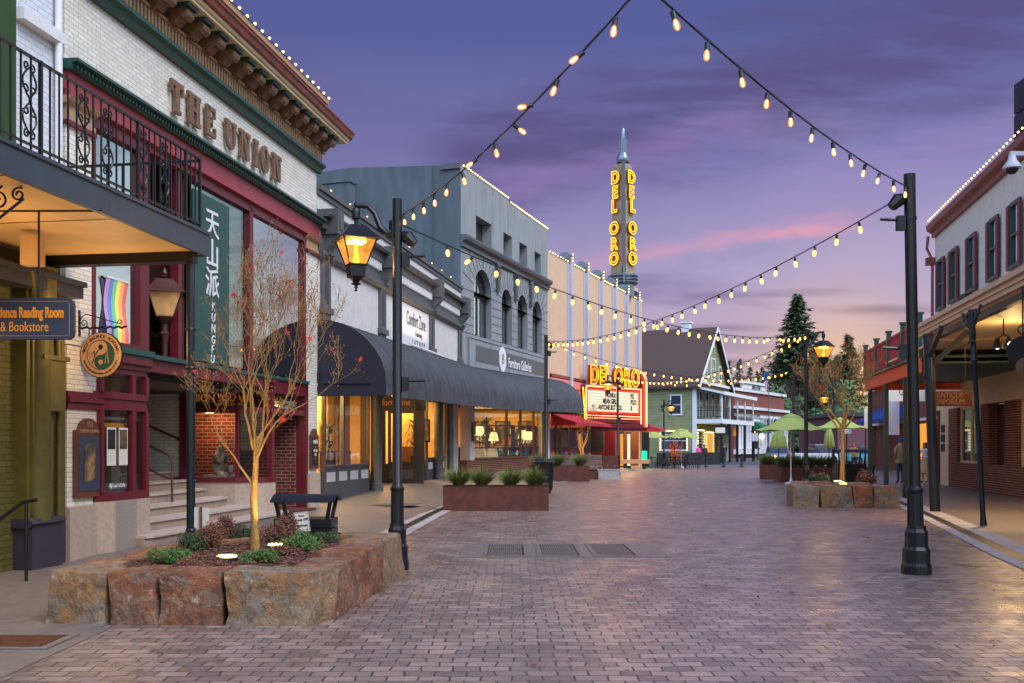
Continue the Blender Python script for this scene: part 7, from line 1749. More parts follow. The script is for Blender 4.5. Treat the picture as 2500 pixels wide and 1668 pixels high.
def planter(label, stones, soil, zs):
    t = thing('stone_planter', label, 'planter')
    for i, (qd, h, mt) in enumerate(stones): stone(t, qd, h, i + len(stones) * 3, mt)
    mb = MB(); r_ = random.Random(2); c_ = Vector((sum(p[0] for p in soil) / len(soil), sum(p[1] for p in soil) / len(soil), zs + .05)); N = 60
    # lumpy soil sheet
    xs = [p[0] for p in soil]; ys_ = [p[1] for p in soil]; x0, x1, y0_, y1_ = min(xs), max(xs), min(ys_), max(ys_); vs = []; nx = 44
    for j in range(nx + 1):
        for i in range(nx + 1):
            x = x0 + (x1 - x0) * i / nx; y = y0_ + (y1_ - y0_) * j / nx; z = zs + .04 * noise.noise(Vector((x * 3, y * 3, 0))) + .02 * r_.random(); vs.append((x, y, z))
    mb.add(vs, [(j * (nx + 1) + i, j * (nx + 1) + i + 1, (j + 1) * (nx + 1) + i + 1, (j + 1) * (nx + 1) + i) for i in range(nx) for j in range(nx)])
    part('soil', mb, 'mulch', t)
    mb = MB()
    for i in range(1500):
        x, y = r_.uniform(x0 + .05, x1 - .05), r_.uniform(y0_ + .05, y1_ - .05); a = r_.random() * PI; s_ = r_.uniform(.015, .045); z = zs + .03 * noise.noise(Vector((x * 3, y * 3, 0))) + .03
        dx_, dy_ = math.cos(a) * s_, math.sin(a) * s_; mb.add([(x - dx_, y - dy_, z), (x + dy_ * .3, y - dx_ * .3, z + .01), (x + dx_, y + dy_, z + r_.uniform(0, .02)), (x - dy_ * .3, y + dx_ * .3, z)], [(0, 1, 2, 3)])
    o = part('bark_chips', mb, 'leaf_brown', t); o['kind'] = 'stuff'
    return t
x = lambda px, Y: (px - CX) / FP * Y
st = [([(-4.16, 8.9), (-3.62, 8.86), (-3.58, 9.42), (-4.15, 9.45)], .47, 0), ([(-3.60, 8.86), (-3.18, 8.84), (-3.14, 9.4), (-3.58, 9.4)], .47, 1), ([(-3.15, 8.84), (-2.58, 8.82), (-2.62, 9.4), (-3.14, 9.4)], .47, 1),
      ([(-2.55, 8.82), (-1.80, 8.80), (-1.72, 9.2), (-2.58, 9.42)], .48, 0), ([(-1.80, 8.84), (-1.60, 9.15), (-1.98, 9.4), (-2.05, 8.96)], .47, 2),
      ([(-1.61, 9.16), (-1.52, 10.1), (-2.05, 10.2), (-2.05, 9.3)], .48, 1), ([(-1.52, 10.12), (-1.42, 11.1), (-1.92, 11.2), (-2.02, 10.2)], .51, 1), ([(-1.42, 11.12), (-1.32, 12.1), (-1.8, 12.4), (-1.92, 11.2)], .53, 2),
      ([(-1.34, 12.1), (-1.45, 12.65), (-2.3, 12.75), (-2.2, 12.3)], .50, 0), ([(-2.3, 12.35), (-2.3, 12.75), (-3.2, 12.6), (-3.15, 12.2)], .42, 1), ([(-3.2, 12.1), (-3.25, 12.6), (-3.75, 12.3), (-3.65, 11.7)], .46, 0), ([(-3.6, 11.7), (-3.8, 12.0), (-4.1, 11.0), (-3.75, 10.9)], .45, 1),
      ([(-3.78, 10.9), (-4.12, 11.0), (-4.2, 10.2), (-3.78, 10.1)], .44, 1), ([(-3.75, 10.1), (-4.2, 10.2), (-4.17, 9.46), (-3.7, 9.44)], .43, 0)]
soil_pts = [(-4.0, 9.1), (-1.7, 9.1), (-1.6, 12.5), (-3.9, 12.5)]
planter('near planter of rusty boulders with mulch around a bare maple', st, [(-3.86, 9.1), (-1.75, 9.1), (-1.7, 12.4), (-3.6, 12.2)], ZS)
def G2(px, py): v_ = gp(px, py); return (v_.x, v_.y)
a, b, c_, d = G2(1936, 1238), G2(2003, 1240), G2(2084, 1241), G2(2134, 1240); e = G2(2199, 1243); bk = 3.0
fr = [a, b, c_, d, e]
st2 = [([(p[0] + .01, p[1]), (q[0] - .01, q[1]), (q[0] - .01, q[1] + .7), (p[0] + .01, p[1] + .7)], .57, (2, 0, 1, 0)[i]) for i, (p, q) in enumerate(zip(fr, fr[1:]))]
bxf = lambda yy, o_=0.0: .2795 * yy + o_
ya = a[1]
st2 += [([(bxf(ya + .7, 0), ya + .68), (bxf(ya + .7, .5), ya + .72), (bxf(ya + 1.7, .5), ya + 1.7), (bxf(ya + 1.7, 0), ya + 1.7)], .58, 1), ([(bxf(ya + 1.72, 0), ya + 1.72), (bxf(ya + 1.72, .5), ya + 1.72), (bxf(ya + 2.8, .5), ya + 2.8), (bxf(ya + 2.8, 0), ya + 2.8)], .57, 0),
        ([(bxf(ya + 2.8, .1), ya + 2.82), (bxf(ya + 2.8, 1.2), ya + 2.82), (bxf(ya + 3.3, 1.2), ya + 3.3), (bxf(ya + 3.3, .1), ya + 3.3)], .55, 1), ([(bxf(ya + 2.8, 1.22), ya + 2.82), (bxf(ya + 2.8, 2.3), ya + 2.82), (bxf(ya + 3.3, 2.3), ya + 3.3), (bxf(ya + 3.3, 1.22), ya + 3.3)], .53, 2),
        ([(e[0] - .5, e[1] + .7), (e[0], e[1] + .7), (e[0] - .05, e[1] + 1.9), (e[0] - .5, e[1] + 1.9)], .55, 1), ([(e[0] - .6, e[1] + 1.9), (e[0] - .1, e[1] + 1.9), (e[0] - .2, e[1] + 3.0), (e[0] - .7, e[1] + 3.0)], .52, 0)]
planter('right stone planter of tan and rust boulders round a lit bare tree', st2, [(bxf(ya, .75), ya + .3), (e[0] - .3, ya + .3), (e[0] - .3, ya + 3.0), (bxf(ya, .75), ya + 3.0)], 0.42)
def shrub(loc, w_, h, seed, label, mt, n=700, leaf=.022, group=None):
    t = thing('shrub', label, 'shrub', loc, 0, group); r_ = random.Random(seed); mb = MB()
    lob = [(r_.uniform(-.6, .6) * w_, r_.uniform(-.6, .6) * w_, r_.uniform(.3, .75) * h, r_.uniform(.35, .6)) for _ in range(7)]
    for i in range(n):
        l = lob[r_.randrange(7)]; v_ = Vector([r_.gauss(0, 1) for _ in range(3)]).normalized() * r_.uniform(.55, 1.0); c_ = Vector((l[0] + v_.x * w_ * l[3], l[1] + v_.y * w_ * l[3], max(.01, l[2] + v_.z * h * .45)))
        s_ = leaf * r_.uniform(.6, 1.3); a_ = Vector([r_.uniform(-1, 1) for _ in range(3)]).normalized() * s_; b_ = a_.orthogonal().normalized() * s_ * .55; mb.add([c_ - a_, c_ + b_, c_ + a_, c_ - b_], [(0, 1, 2, 3)])
    part('foliage', mb, mt, t)
    mb = MB()
    for i in range(14): l = lob[i % 7]; mb.tube([(0, 0, 0), (l[0] * .6 + r_.uniform(-.03, .03), l[1] * .6, l[2] * .6), (l[0] * 1.2, l[1] * 1.2, l[2] * 1.25 * r_.uniform(.8, 1.2))], .004, 3)
    part('stems', mb, 'bark_dark', t); return t
for i, (px, py, w_, h, mt, lab) in enumerate(((410, 1378, .26, .17, 'leaf_green', 'low bright green shrub at the left front of the near planter'), (505, 1340, .24, .30, 'leaf_brown', 'russet shrub behind the first uplight of the near planter'), (498, 1392, .24, .13, 'leaf_brown', 'purple brown ground shrub at the front of the near planter'),
        (640, 1380, .2, .16, 'leaf_green', 'small green shrub right in front of the maple trunk'), (565, 1325, .18, .30, 'leaf_brown', 'upright reddish shrub left of the maple trunk'), (600, 1322, .22, .22, 'leaf_dark', 'dark green shrub behind the maple trunk'), (668, 1325, .2, .24, 'leaf_brown', 'russet shrub between the trunk and the garden sign'),
        (738, 1345, .26, .20, 'leaf_green', 'wide green shrub below the garden sign'), (700, 1318, .16, .3, 'leaf_brown', 'coppery shrub left of the garden sign'), (800, 1323, .22, .12, 'leaf_dark', 'flat dark green shrub at the far right of the near planter'), (460, 1345, .2, .22, 'leaf_dark', 'dark green shrub at the left side by the back of the paper sign'), (690, 1358, .2, .10, 'leaf_brown', 'low brown plant beside the second uplight'))):
    shrub(gp(px, py, ZS), w_, h, 40 + i, lab, mt, 2200 if w_ > .2 else 1500, .0135)
for i, (px, py, w_, h, mt, lab) in enumerate(((1992, 1180, .32, .35, 'leaf_brown', 'russet bush left of the lit tree in the right planter'), (2112, 1180, .32, .40, 'leaf_brown', 'brown bush right of the lit tree in the right planter'), (2004, 1184, .4, .25, 'leaf_dark', 'dark low bush at the left of the right planter'), (2120, 1182, .35, .3, 'leaf_brown', 'low brown bush at the right end of the right planter'))):
    shrub(gp(px, py, .42), w_, h, 70 + i, lab, mt, 700, .04)
# ground uplights
def uplight(loc, label, e, aim=(0, 0), r=.06):
    t = thing('garden_uplight', label, 'uplight', loc); mb = MB(); mb.lathe([(r * 1.12, -.06), (r * 1.12, .024), (r * 1.05, .024), (r * 1.04, .012)], 16); part('housing', mb, 'black', t)
    mb = MB(); mb.lathe([(r, .030), (r * .95, .042)], 16); part('lens', mb, 'uplight', t)
    d = Vector((aim[0], aim[1], 1.4)).normalized(); o = lamp('SPOT', (0, 0, .07), e, (1, .66, .22), t, .04, spot=rad(75), name='uplight_beam'); o.rotation_euler = d.to_track_quat('-Z', 'Y').to_euler()
g1, g2 = gp(554, 1366, ZS + .03), gp(672, 1337, ZS + .04)
uplight(g1, 'bright yellow garden uplight at the front of the near planter', 95, (tp.x - g1.x, tp.y - g1.y), .10); uplight(g2, 'yellow uplight half hidden by shrubs behind the maple trunk', 80, (tp.x - g2.x, tp.y - g2.y), .08)
g3, g4 = gp(2045, 1177, .46), gp(2058, 1184, .46)
uplight(g3, 'left uplight in the right stone planter', 170, (tp2.x - g3.x, tp2.y - g3.y), .11); uplight(g4, 'right uplight in the right stone planter', 170, (tp2.x - g4.x, tp2.y - g4.y), .10)
lamp('SPOT', (ap(1423, HZ, 51.3).x, 51.3, .5), 160, (1, .68, .25), None, .05, rot=(rad(180 - 10), 0, 0), spot=rad(80), name='uplight_beam')
# little signs in the near planter
gpt = gp(490, 1322, ZS); t = thing('garden_sign', 'back of a white paper sign on a wooden stake in the near planter', 'sign', (gpt.x, gpt.y, ZS))
mb = MB(); mb.box(-.014, -.012, -.05, .016, .012, .43); part('stake', mb, 'wood', t); mb = MB(); mb.box(-.085, .013, .17, .10, .018, .42); part('sheet', mb, 'paper', t)
gpt = gp(742, 1312, ZS); t = thing('garden_sign', 'small flowery Keep Off Landscape sign tilted on a stake', 'sign', (gpt.x, gpt.y, ZS)); t.rotation_euler = (0, rad(-7), 0); t.scale = (.58, .58, .58)
mb = MB(); mb.box(-.025, 0, -.05, .025, .02, .25); part('stake', mb, 'wood', t); mb = MB(); mb.box(-.165, -.01, .12, .165, 0, .57); part('sheet', mb, 'paper', t)
mb = MB()
for a, b, c_, d in ((-.155, .13, -.148, .56), (.148, .13, .155, .56), (-.148, .13, .148, .137), (-.148, .553, .148, .56)): mb.box(a, -.013, b, c_, -.01, d)
part('border', mb, 'black', t)
for i, (x_, z_, m_) in enumerate(((-.12, .5, 'gold'), (.12, .51, 'gold'), (-.12, .35, 'teal_paint'), (.12, .22, 'gold'), (-.12, .2, 'gold'), (.1, .17, 'leaf_green'), (0, .165, 'teal_paint'), (-.06, .17, 'leaf_red'))):
    if m_ == 'teal_paint' and m_ not in M: M[m_] = pmat('teal_print', (60, 140, 150), .6)
    mb = MB(); mb.prism([(x_ + (.026 if k % 2 else .014) * math.cos(k * PI / 5), z_ + (.026 if k % 2 else .014) * math.sin(k * PI / 5)) for k in range(10)], -.0125, -.0105, 'y'); part('printed_flower', mb, m_, t)
text('Please', .06, (0, -.014, .49), 'S', 'black', t, shear=.3); text('Keep Off', .075, (0, -.014, .40), 'S', 'black', t, bold=.001); text('Landscape', .07, (0, -.014, .27), 'S', 'black', t, sx=.85, bold=.001)

# ------------------------------------------------------------------ bins
def canopybin(loc, rz, label, w_=.98, d_=.62, h=.98):
    t = thing('litter_bin', label, 'litter bin', loc, rz, None); mb = MB(); hb = h * .64; mb.box(-w_ / 2 + .03, -d_ / 2 + .03, .05, w_ / 2 - .03, d_ / 2 - .03, hb - .02); part('body', mb, 'black', t)
    mb = MB()
    for k in range(4):
        z = .04 + k * (hb - .04) / 4
        for s_ in (-1, 1): mb.box(-w_ / 2, s_ * (d_ / 2 - .025), z, w_ / 2, s_ * d_ / 2, z + (hb - .04) / 4 - .018); mb.box(s_ * (w_ / 2 - .025), -d_ / 2 + .025, z, s_ * w_ / 2, d_ / 2 - .025, z + (hb - .04) / 4 - .018)
    part('slat_panel', mb, 'iron', t)
    for s_ in (-1, 1):
        for u_ in (-1, 1):
            mb = MB(); mb.bar((s_ * (w_ / 2 - .07), u_ * (d_ / 2 - .05), hb - .02), (s_ * (w_ / 2 - .02), u_ * (d_ / 2 - .02), h - .08), .05); part('canopy_post', mb, 'iron', t)
    mb = MB(); N = 8; pr = [(-d_ / 2 - .05 + (d_ + .1) * k / N, h - .09 + .085 * math.sin(PI * k / N)) for k in range(N + 1)]; pr2 = pr + [(a, b - .022) for a, b in pr[::-1]]
    mb.prism(pr2, -w_ / 2 - .04, w_ / 2 + .04, 'x'); part('canopy', mb, 'iron_blue', t); return t
canopybin((x(748, 14.0), 14.0, 0.02), .0, 'black slatted litter bin with a curved roof behind the near planter', .80, .5, .90)
canopybin((ap(2074, HZ, 37).x, 37.0, 0), .0, 'black slatted litter bin behind the right stone planter', 1.05, .6, 1.45)
g_ = gp(1326, 1203); t = thing('round_bin', 'round black metal litter bin beside the rust planter', 'litter bin', g_)
mb = MB(); mb.lathe([(.26, 0), (.28, .05), (.3, .1), (.34, .95), (.35, 1.0)], 24)
for k in range(24): a = 2 * PI * k / 24; mb.bar((.30 * math.cos(a), .30 * math.sin(a), .1), (.355 * math.cos(a), .355 * math.sin(a), .96), .025)
part('body', mb, 'iron', t); mb = MB(); mb.lathe([(.4, 1.0), (.42, 1.03), (.40, 1.08), (.25, 1.14), (.2, 1.15), (.2, 1.08)], 24); part('lid', mb, 'iron_blue', t)

# ------------------------------------------------------------------ weathered steel planters with grasses
def tuft(loc, h, r, seed, label, n=420):
    t = thing('ornamental_grass', label, 'grass tuft', loc, 0, 'grass tufts in the rust planters'); r_ = random.Random(seed); mb = MB()
    for i in range(n):
        a = r_.random() * 2 * PI; L_ = h * r_.uniform(.6, 1.15); sp_ = r * r_.uniform(.15, 1.0); b0 = Vector((math.cos(a) * .05 * r_.random(), math.sin(a) * .05 * r_.random(), 0)); w_ = .011
        pts = [b0 + Vector((math.cos(a) * sp_ * f ** 1.35, math.sin(a) * sp_ * f ** 1.35, L_ * (f - .28 * f ** 3 * (sp_ / r) * 1.6))) for f in (0, .35, .7, 1)]; s_ = Vector((-math.sin(a), math.cos(a), 0)) * w_
        if abs(math.cos(a)) > .7: s_ = Vector((.008, .010, 0))
        for k in range(3): w0, w1 = 1 - k / 3.2, 1 - (k + 1) / 3.2; mb.add([pts[k] - s_ * w0, pts[k] + s_ * w0, pts[k + 1] + s_ * w1, pts[k + 1] - s_ * w1], [(0, 1, 2, 3)])
    part('blades', mb, 'grass_blade', t); return t
def steelplanter(x0, x1, y0, d_, h, label, n, seed, labs, rz=0, th_=1.0):
    t = thing('steel_planter', label, 'planter', ((x0 + x1) / 2, y0 + d_ / 2, 0), rz, 'weathered steel planter boxes'); w_ = (x1 - x0) / 2; q = d_ / 2; th = .03
    mb = MB(); mb.box(-w_, -q, 0, w_, -q + th, h); mb.box(-w_, q - th, 0, w_, q, h); mb.box(-w_, -q + th, 0, -w_ + th, q - th, h); mb.box(w_ - th, -q + th, 0, w_, q - th, h); mb.box(-w_ - .005, -q - .01, h, w_ + .005, -q + .05, h + .012); mb.box(-w_ - .005, q - .05, h, w_ + .005, q + .01, h + .012)
    part('steel_box', mb, 'corten', t); mb = MB(); mb.box(-w_ + th, -q + th, h - .12, w_ - th, q - th, h - .08); part('soil', mb, 'mulch', t)
    for i in range(n):
        xx = (x0 + x1) / 2 - w_ + 2 * w_ * (i + .5) / n; tuft((xx + .05 * math.sin(i * 3 + seed), y0 + d_ / 2, h - .08), .62 if n == 4 and seed == 1 else .72, .62 if seed == 1 else .75, seed * 10 + i, labs[i])
c4 = ['leftmost tuft', 'second tuft from the left', 'third tuft from the left', 'rightmost tuft']
steelplanter(x(1081, 24.2), x(1340, 24.2), 24.2, .62, .60, 'long rust brown steel planter left of the street centre', 4, 1, [c + ' of grass in the nearest rust planter' for c in c4])
steelplanter(x(1288, 43.7), x(1440, 43.7), 43.7, .9, .68, 'rust steel planter behind the round bin', 3, 2, [c + ' of grass in the planter behind the round bin' for c in ('left tuft', 'middle tuft', 'right tuft')])
steelplanter(x(1866, 46), x(1904, 46), 46, .9, .70, 'short rust steel planter left of the right lamp post', 2, 3, ['left tuft of grass in the short rust planter', 'right tuft of grass in the short rust planter'])
steelplanter(x(1908, 42.7), x(2046, 42.7), 42.7, .9, .66, 'long rust steel planter behind the right lamp post', 6, 4, [c + ' tuft of grass from the left in the long planter behind the right lamp post' for c in ('first', 'second', 'third', 'fourth', 'fifth', 'sixth')])

# ------------------------------------------------------------------ lamp posts
def lamppost(px, pyb, H_, side, label, lit=True, Y=None, rb_=.14, rp=.062, lean=0.0, arm=.53, rzl=.42, drop=.0, fixt=1):
    b = gp(px, pyb) if Y is None else ap(px, HZ, Y); b.z = 0
    t = thing('lamp_post' if side else 'light_pole', label, 'lamp post' if side else 'pole', b, 0, 'black posts carrying lamps and string lights')
    mb = MB(); s_ = rb_ / .147
    prof = [(.165, 0), (.165, .10), (.15, .14), (.15, .30), (.125, .34), (.125, .52), (.105, .56), (.10, .60)]
    mb.lathe([(r * s_, z) for r, z in prof], 8, smooth=False, rot=PI / 8); part('base', mb, 'iron', t)
    mb = MB(); mb.lathe([(.082 * s_, .60), (.078 * s_, 1.0), (.095 * s_, 1.02), (.098 * s_, 1.05), (.08 * s_, 1.07), (rp, 1.09), (rp, H_), (rp * .2, H_ + .005)], 16)
    for k in range(12): a = 2 * PI * k / 12; mb.bar((.082 * s_ * math.cos(a), .082 * s_ * math.sin(a), .60), (.079 * s_ * math.cos(a), .079 * s_ * math.sin(a), 1.0), .012)
    if lean: mb.v = [(x_ + lean * z_ / H_, y_, z_) for x_, y_, z_ in mb.v]
    part('pole', mb, 'iron', t)
    mb = MB(); sd = 1 if side == 0 and lean >= 0 else -side if side else -1
    zt_ = H_ - .42 if side else H_ - .25
    lx = lambda z: lean * z / H_
    mb.tube([(lx(zt_) + sd * rp, 0, zt_), (lx(zt_) + sd * (rp + .06), 0, zt_ - .06), (lx(zt_) + sd * (rp + .16), 0, zt_ - .16)], [.02, .09, .06], 8)
    mb.lathe([(rp + .008, -.02), (rp + .008, .02)], 12, (lx(zt_ - .3), 0, zt_ - .3)); part('speaker', mb, 'iron', t); mb = MB()
    for z in (zt_ - .35, zt_ - 1.95)[:1 + fixt]:
        mb.cut()
        mb.box(lx(z) + sd * rp, -.04, z - .10, lx(z) + sd * (rp + .10), .04, z + .08); mb.tube([(lx(z) + sd * (rp + .05), 0, z + .03), (lx(z) + sd * (rp + .3), 0, z + .04)], .02, 6)
    part('fixture_bracket', mb, 'iron', t)
    if side:
        mb = MB(); zc = H_ - .02
        mb.tube([(side * rp, 0, H_ - .42), (side * .14, 0, H_ - .44), (side * .22, 0, H_ - .36), (side * .29, 0, H_ - .18), (side * .38, 0, H_ - .09), (side * arm, 0, H_ - .08)], [.045, .045, .038, .035, .035, .035], 8)
        mb.tube([(side * rp, 0, H_ - .28), (side * rp, 0, H_ - .52)], .05, 6); part('arm', mb, 'iron', t)
        lb = lantern_parts(t, (side * arm, 0, H_ - .08 - .775), .90, lit, rzl)
        if lit: lamp('POINT', (side * arm, 0, H_ - .08 - .70), 240, (1, .62, .26), t, .06, name='lantern_light')
    return t
lamppost(970, 1391, 4.76, -1, 'black lamp post with glowing lantern beside the near planter')
lamppost(2237, 1401, 4.97, 0, 'tall black pole on the right carrying two light strings', lean=-.085, rb_=.16, rp=.070)
lamppost(1968, 0, 5.14, 1, 'black lamp post with lit lantern behind the right stone planter', Y=30.5, rb_=.15)
lamppost(1508, 1160, 5.35, -1, 'black lamp post with lit lantern in front of the cinema marquee', Y=52.5)
lamppost(1333, 0, 5.25, 0, 'black pole by the round bin at the end of the awning', Y=33.0)
lamppost(1621, 0, 4.93, 1, 'small far lamp post in front of the green house', Y=73.0)
lamppost(1937, 0, 5.2, 0, 'thin far pole behind the rust planters on the right', Y=46.5)
lamppost(2034, 0, 5.0, -1, 'far lamp post with lit lantern behind the right planter tree', Y=60.0)
lamppost(1851, 0, 3.6, -1, 'short far lamp post beside the public building', Y=108.0)

# ------------------------------------------------------------------ string lights
def bulbmeshes():
    a = MB(); a.lathe([(.006, .0), (.018, -.005), (.019, -.05), (.021, -.055), (.021, -.062)], 10)
    b = MB(); b.lathe([(.014, -.062), (.017, -.072), (.0235, -.092), (.0245, -.108), (.020, -.126), (.010, -.136), (.002, -.139)], 12)
    c_ = MB(); c_.lathe([(.004, -.066), (.009, -.076), (.011, -.11), (.008, -.124), (.003, -.128)], 8)
    return a.mesh('socket', 'black'), b.mesh('light_bulb', 'bulb_shell'), c_.mesh('filament', 'bulb_core')
MSO, MBU, MFI = bulbmeshes()
fm = MB(); fm.lathe([(.006, .0), (.019, -.005), (.02, -.06)], 6, m=0); fm.lathe([(.016, -.06), (.027, -.09), (.027, -.12), (.016, -.145), (.002, -.15)], 8, m=1); MFAR = fm.mesh('light_bulb', ['black', 'bulb_far'])
def strings(a, b, sag, step, label, near=False, seed=1, skip=.35, tilt=(), end=.0):
    a = Vector(a); b = Vector(b); L_ = (b - a).length; t = thing('string_lights', label, 'string lights', (0, 0, 0), 0, 'strings of bulbs over the street'); r_ = random.Random(seed)
    f = lambda u_: a.lerp(b, u_) + Vector((0, 0, -sag * 4 * u_ * (1 - u_)))
    N = 60; mb = MB(); mb.tube([f(i / N) for i in range(N + 1)], .0065, 5)
    mb.tube([f(i / N) + Vector((0, 0, .012 + .004 * math.sin(i))) for i in range(N + 1)], .003, 4); part('cable', mb, 'black', t)
    k = 0; s_ = skip
    while s_ < L_ - end:
        p = f(s_ / L_) + Vector((0, 0, -.01)); sc_ = 1.0
        rx, ry = r_.gauss(0, .12), r_.gauss(0, .12)
        if k in tilt: ry = tilt[k]
        elif r_.random() < .06: ry = r_.choice((-.9, .9))
        if near:
            o = bpy.data.objects.new('light_bulb', MBU); C.objects.link(o); o.parent = t; o.location = p; o.rotation_euler = (rx, ry, 0)
            for nm, me in (('socket', MSO), ('filament', MFI)): q = bpy.data.objects.new(nm, me); C.objects.link(q); q.parent = o
        else:
            o = bpy.data.objects.new('light_bulb', MFAR); C.objects.link(o); o.parent = t; o.location = p; o.rotation_euler = (rx, ry, 0)
        s_ += step * r_.uniform(.92, 1.08); k += 1
    return t
pA = Vector((-1.40, 12.8, 4.56)); pB = Vector((4.95, 12.4, 4.80)); hub = Vector((.835, 6.3, 4.52))
strings(hub, pA, .14, .53, 'near bulb string climbing from the left lamp post over the camera', True, 3, .42, {3: 1.35, 4: -.9})
strings(hub, pB, .12, .60, 'near bulb string from the right pole up to the middle', True, 4, .42, {0: -.3})
pC = Vector((x(1968, 30.5), 30.5, 5.0)); pE = Vector((x(1333, 33), 33, 5.05)); pD = Vector((x(1508, 52.5), 52.5, 5.25)); pG = Vector((x(1937, 46.5), 46.5, 5.1)); 
strings((-1.40, 12.8, 4.42), pC, .58, .62, 'bulb string from the left lamp post across to the right lamp post', False, 5, 1.0)
strings(pB - Vector((0, 0, .05)), pE, .55, .62, 'bulb string from the right pole across to the pole by the awning', False, 6, 1.2)
strings(pE, pG, .75, .62, 'low bulb string from the awning pole to the thin far right pole', False, 7)
strings(pC, pD, .75, .66, 'bulb string from the right lamp post back to the cinema lamp post', False, 8, .5)
strings(pD, pG, .5, .62, 'farthest bulb string between the cinema lamp post and the thin far pole', False, 9)
lamppost_b = thing('light_pole', 'pole behind the viewpoint holding the near strings', 'pole', (2.6, -5.0, 0)); mb = MB(); mb.lathe([(.16, 0), (.15, .3), (.12, .5), (.07, .6), (.065, 5.0), (.01, 5.02)], 12); part('pole', mb, 'iron', lamppost_b)
mb = MB(); mb.tube([(2.6, -5, 4.95), (1.7, .7, 4.7), tuple(hub)], .006, 5); solo('support_cable', mb, 'black', 'thin support cable joining the two near strings overhead', 'cable')

# ------------------------------------------------------------------ umbrellas, tables, chairs
def umbrella(px, Y, ztop, zed, r, label, closed=False, rz=.3):
    b = ap(px, HZ, Y); t = thing('patio_umbrella', label, 'umbrella', (b.x, Y, 0), rz, 'green patio umbrellas')
    mb = MB(); mb.tube([(0, 0, 0), (0, 0, ztop)], .024, 8); mb.lathe([(.25, 0), (.25, .06), (.06, .1), (.03, .3)], 12); part('pole', mb, 'white_paint' if not closed else 'trim_gray', t)
    mb = MB()
    if not closed:
        n = 8; zv = ztop - (ztop - zed) * .22; vs = []; rows_ = [(0.02, ztop), (.28 * r, zv + .06)]
        def octa(rr, z, sagv=0): return [(rr * (1 - .0 * (k % 2)) * math.cos(PI * k / n), rr * math.sin(PI * k / n), z + (sagv if k % 2 else 0)) for k in range(2 * n)]
        R1 = octa(.02, ztop) + octa(.30 * r, zv); mb.add(R1, [(k, (k + 1) % 16, 16 + (k + 1) % 16, 16 + k) for k in range(16)])
        R2 = octa(.24 * r, zv + .03) + octa(.62 * r, zed + (zv - zed) * .42, -.02) + octa(r, zed, .05); mb.add(R2, [(j * 16 + k, j * 16 + (k + 1) % 16, (j + 1) * 16 + (k + 1) % 16, (j + 1) * 16 + k) for j in range(2) for k in range(16)])
    else:
        r_ = random.Random(int(px)); prof = [(.03, ztop), (.07, ztop - .2), (.20, (ztop + zed) / 2), (.27, zed + .1), (.25, zed)]
        vs = []; n = 20
        for rr, z in prof:
            for k in range(n): q = rr * r * (1 + .22 * (k % 2) - .1); vs.append((q * math.cos(2 * PI * k / n), q * math.sin(2 * PI * k / n), z))
        mb.add(vs, [(j * n + k, j * n + (k + 1) % n, (j + 1) * n + (k + 1) % n, (j + 1) * n + k) for j in range(len(prof) - 1) for k in range(n)])
    part('canopy', mb, 'lime_canvas', t)
    mb = MB(); mb.sphere((0, 0, ztop + .04), .045, 6); part('finial', mb, 'trim_gray', t)
    if not closed:
        mb = MB()
        for k in range(8): a = 2 * PI * k / 8; mb.bar((.02, 0, ztop - .1) if 0 else (.02 * math.cos(a), .02 * math.sin(a), ztop - .1), (r * .96 * math.cos(a), r * .96 * math.sin(a), zed + .0), .018)
        part('ribs', mb, 'trim_gray', t)
umbrella(1931, 41, 2.92, 2.18, 1.42, 'nearest open lime green umbrella behind the rust planters'); umbrella(2051, 50, 3.0, 2.42, 1.36, 'open green umbrella partly behind the lit bare tree', rz=.1)
umbrella(1585, 70, 2.75, 2.08, 1.45, 'left open yellow green umbrella by the cinema', rz=.2); umbrella(1663, 70, 2.78, 2.10, 1.4, 'right open yellow green umbrella by the cinema', rz=.5)
umbrella(1901, 43.5, 2.5, 1.45, 1.3, 'folded green umbrella hanging left under the nearest open one', True); umbrella(2024, 52, 2.75, 1.5, 1.0, 'slim folded green umbrella between the open ones', True)
def table(px, Y, label): 
    b = ap(px, HZ, Y); t = thing('cafe_table', label, 'table', (b.x, Y, 0), 0, 'cafe tables'); mb = MB(); mb.box(-.4, -.4, .72, .4, .4, .75); part('table_top', mb, 'black', t)
    for a, c_ in ((-1, -1), (1, -1), (1, 1), (-1, 1)): mb = MB(); mb.bar((a * .36, c_ * .36, 0), (a * .34, c_ * .34, .72), .035); part('leg', mb, 'black', t)
def chair0(): 
    t = thing('metal_chair', 'x', 'chair', (0, 0, 0), 0, 'black metal cafe chairs'); mb = MB(); mb.box(-.2, -.2, .43, .2, .2, .455); part('seat', mb, 'black', t)
    mb = MB(); mb.tube([(-.19, .18, .45), (-.2, .25, .8), (-.1, .27, .86), (.1, .27, .86), (.2, .25, .8), (.19, .18, .45)], .015, 6); mb.box(-.05, .22, .45, .05, .24, .85); part('backrest', mb, 'black', t)
    for a, c_ in ((-1, -1), (1, -1), (1, 1), (-1, 1)): mb = MB(); mb.bar((a * .24, c_ * .24, 0), (a * .17, c_ * .17, .44), .03); part('leg', mb, 'black', t)
    return t
table(1589, 69, 'black cafe table under the left cinema umbrella'); table(1660, 69.5, 'black cafe table under the right cinema umbrella'); table(1688, 68, 'small black table at the right of the cinema seating'); table(1940, 44.5, 'dark table behind the grasses on the right'); table(2048, 51, 'dark table under the umbrella behind the lit tree')
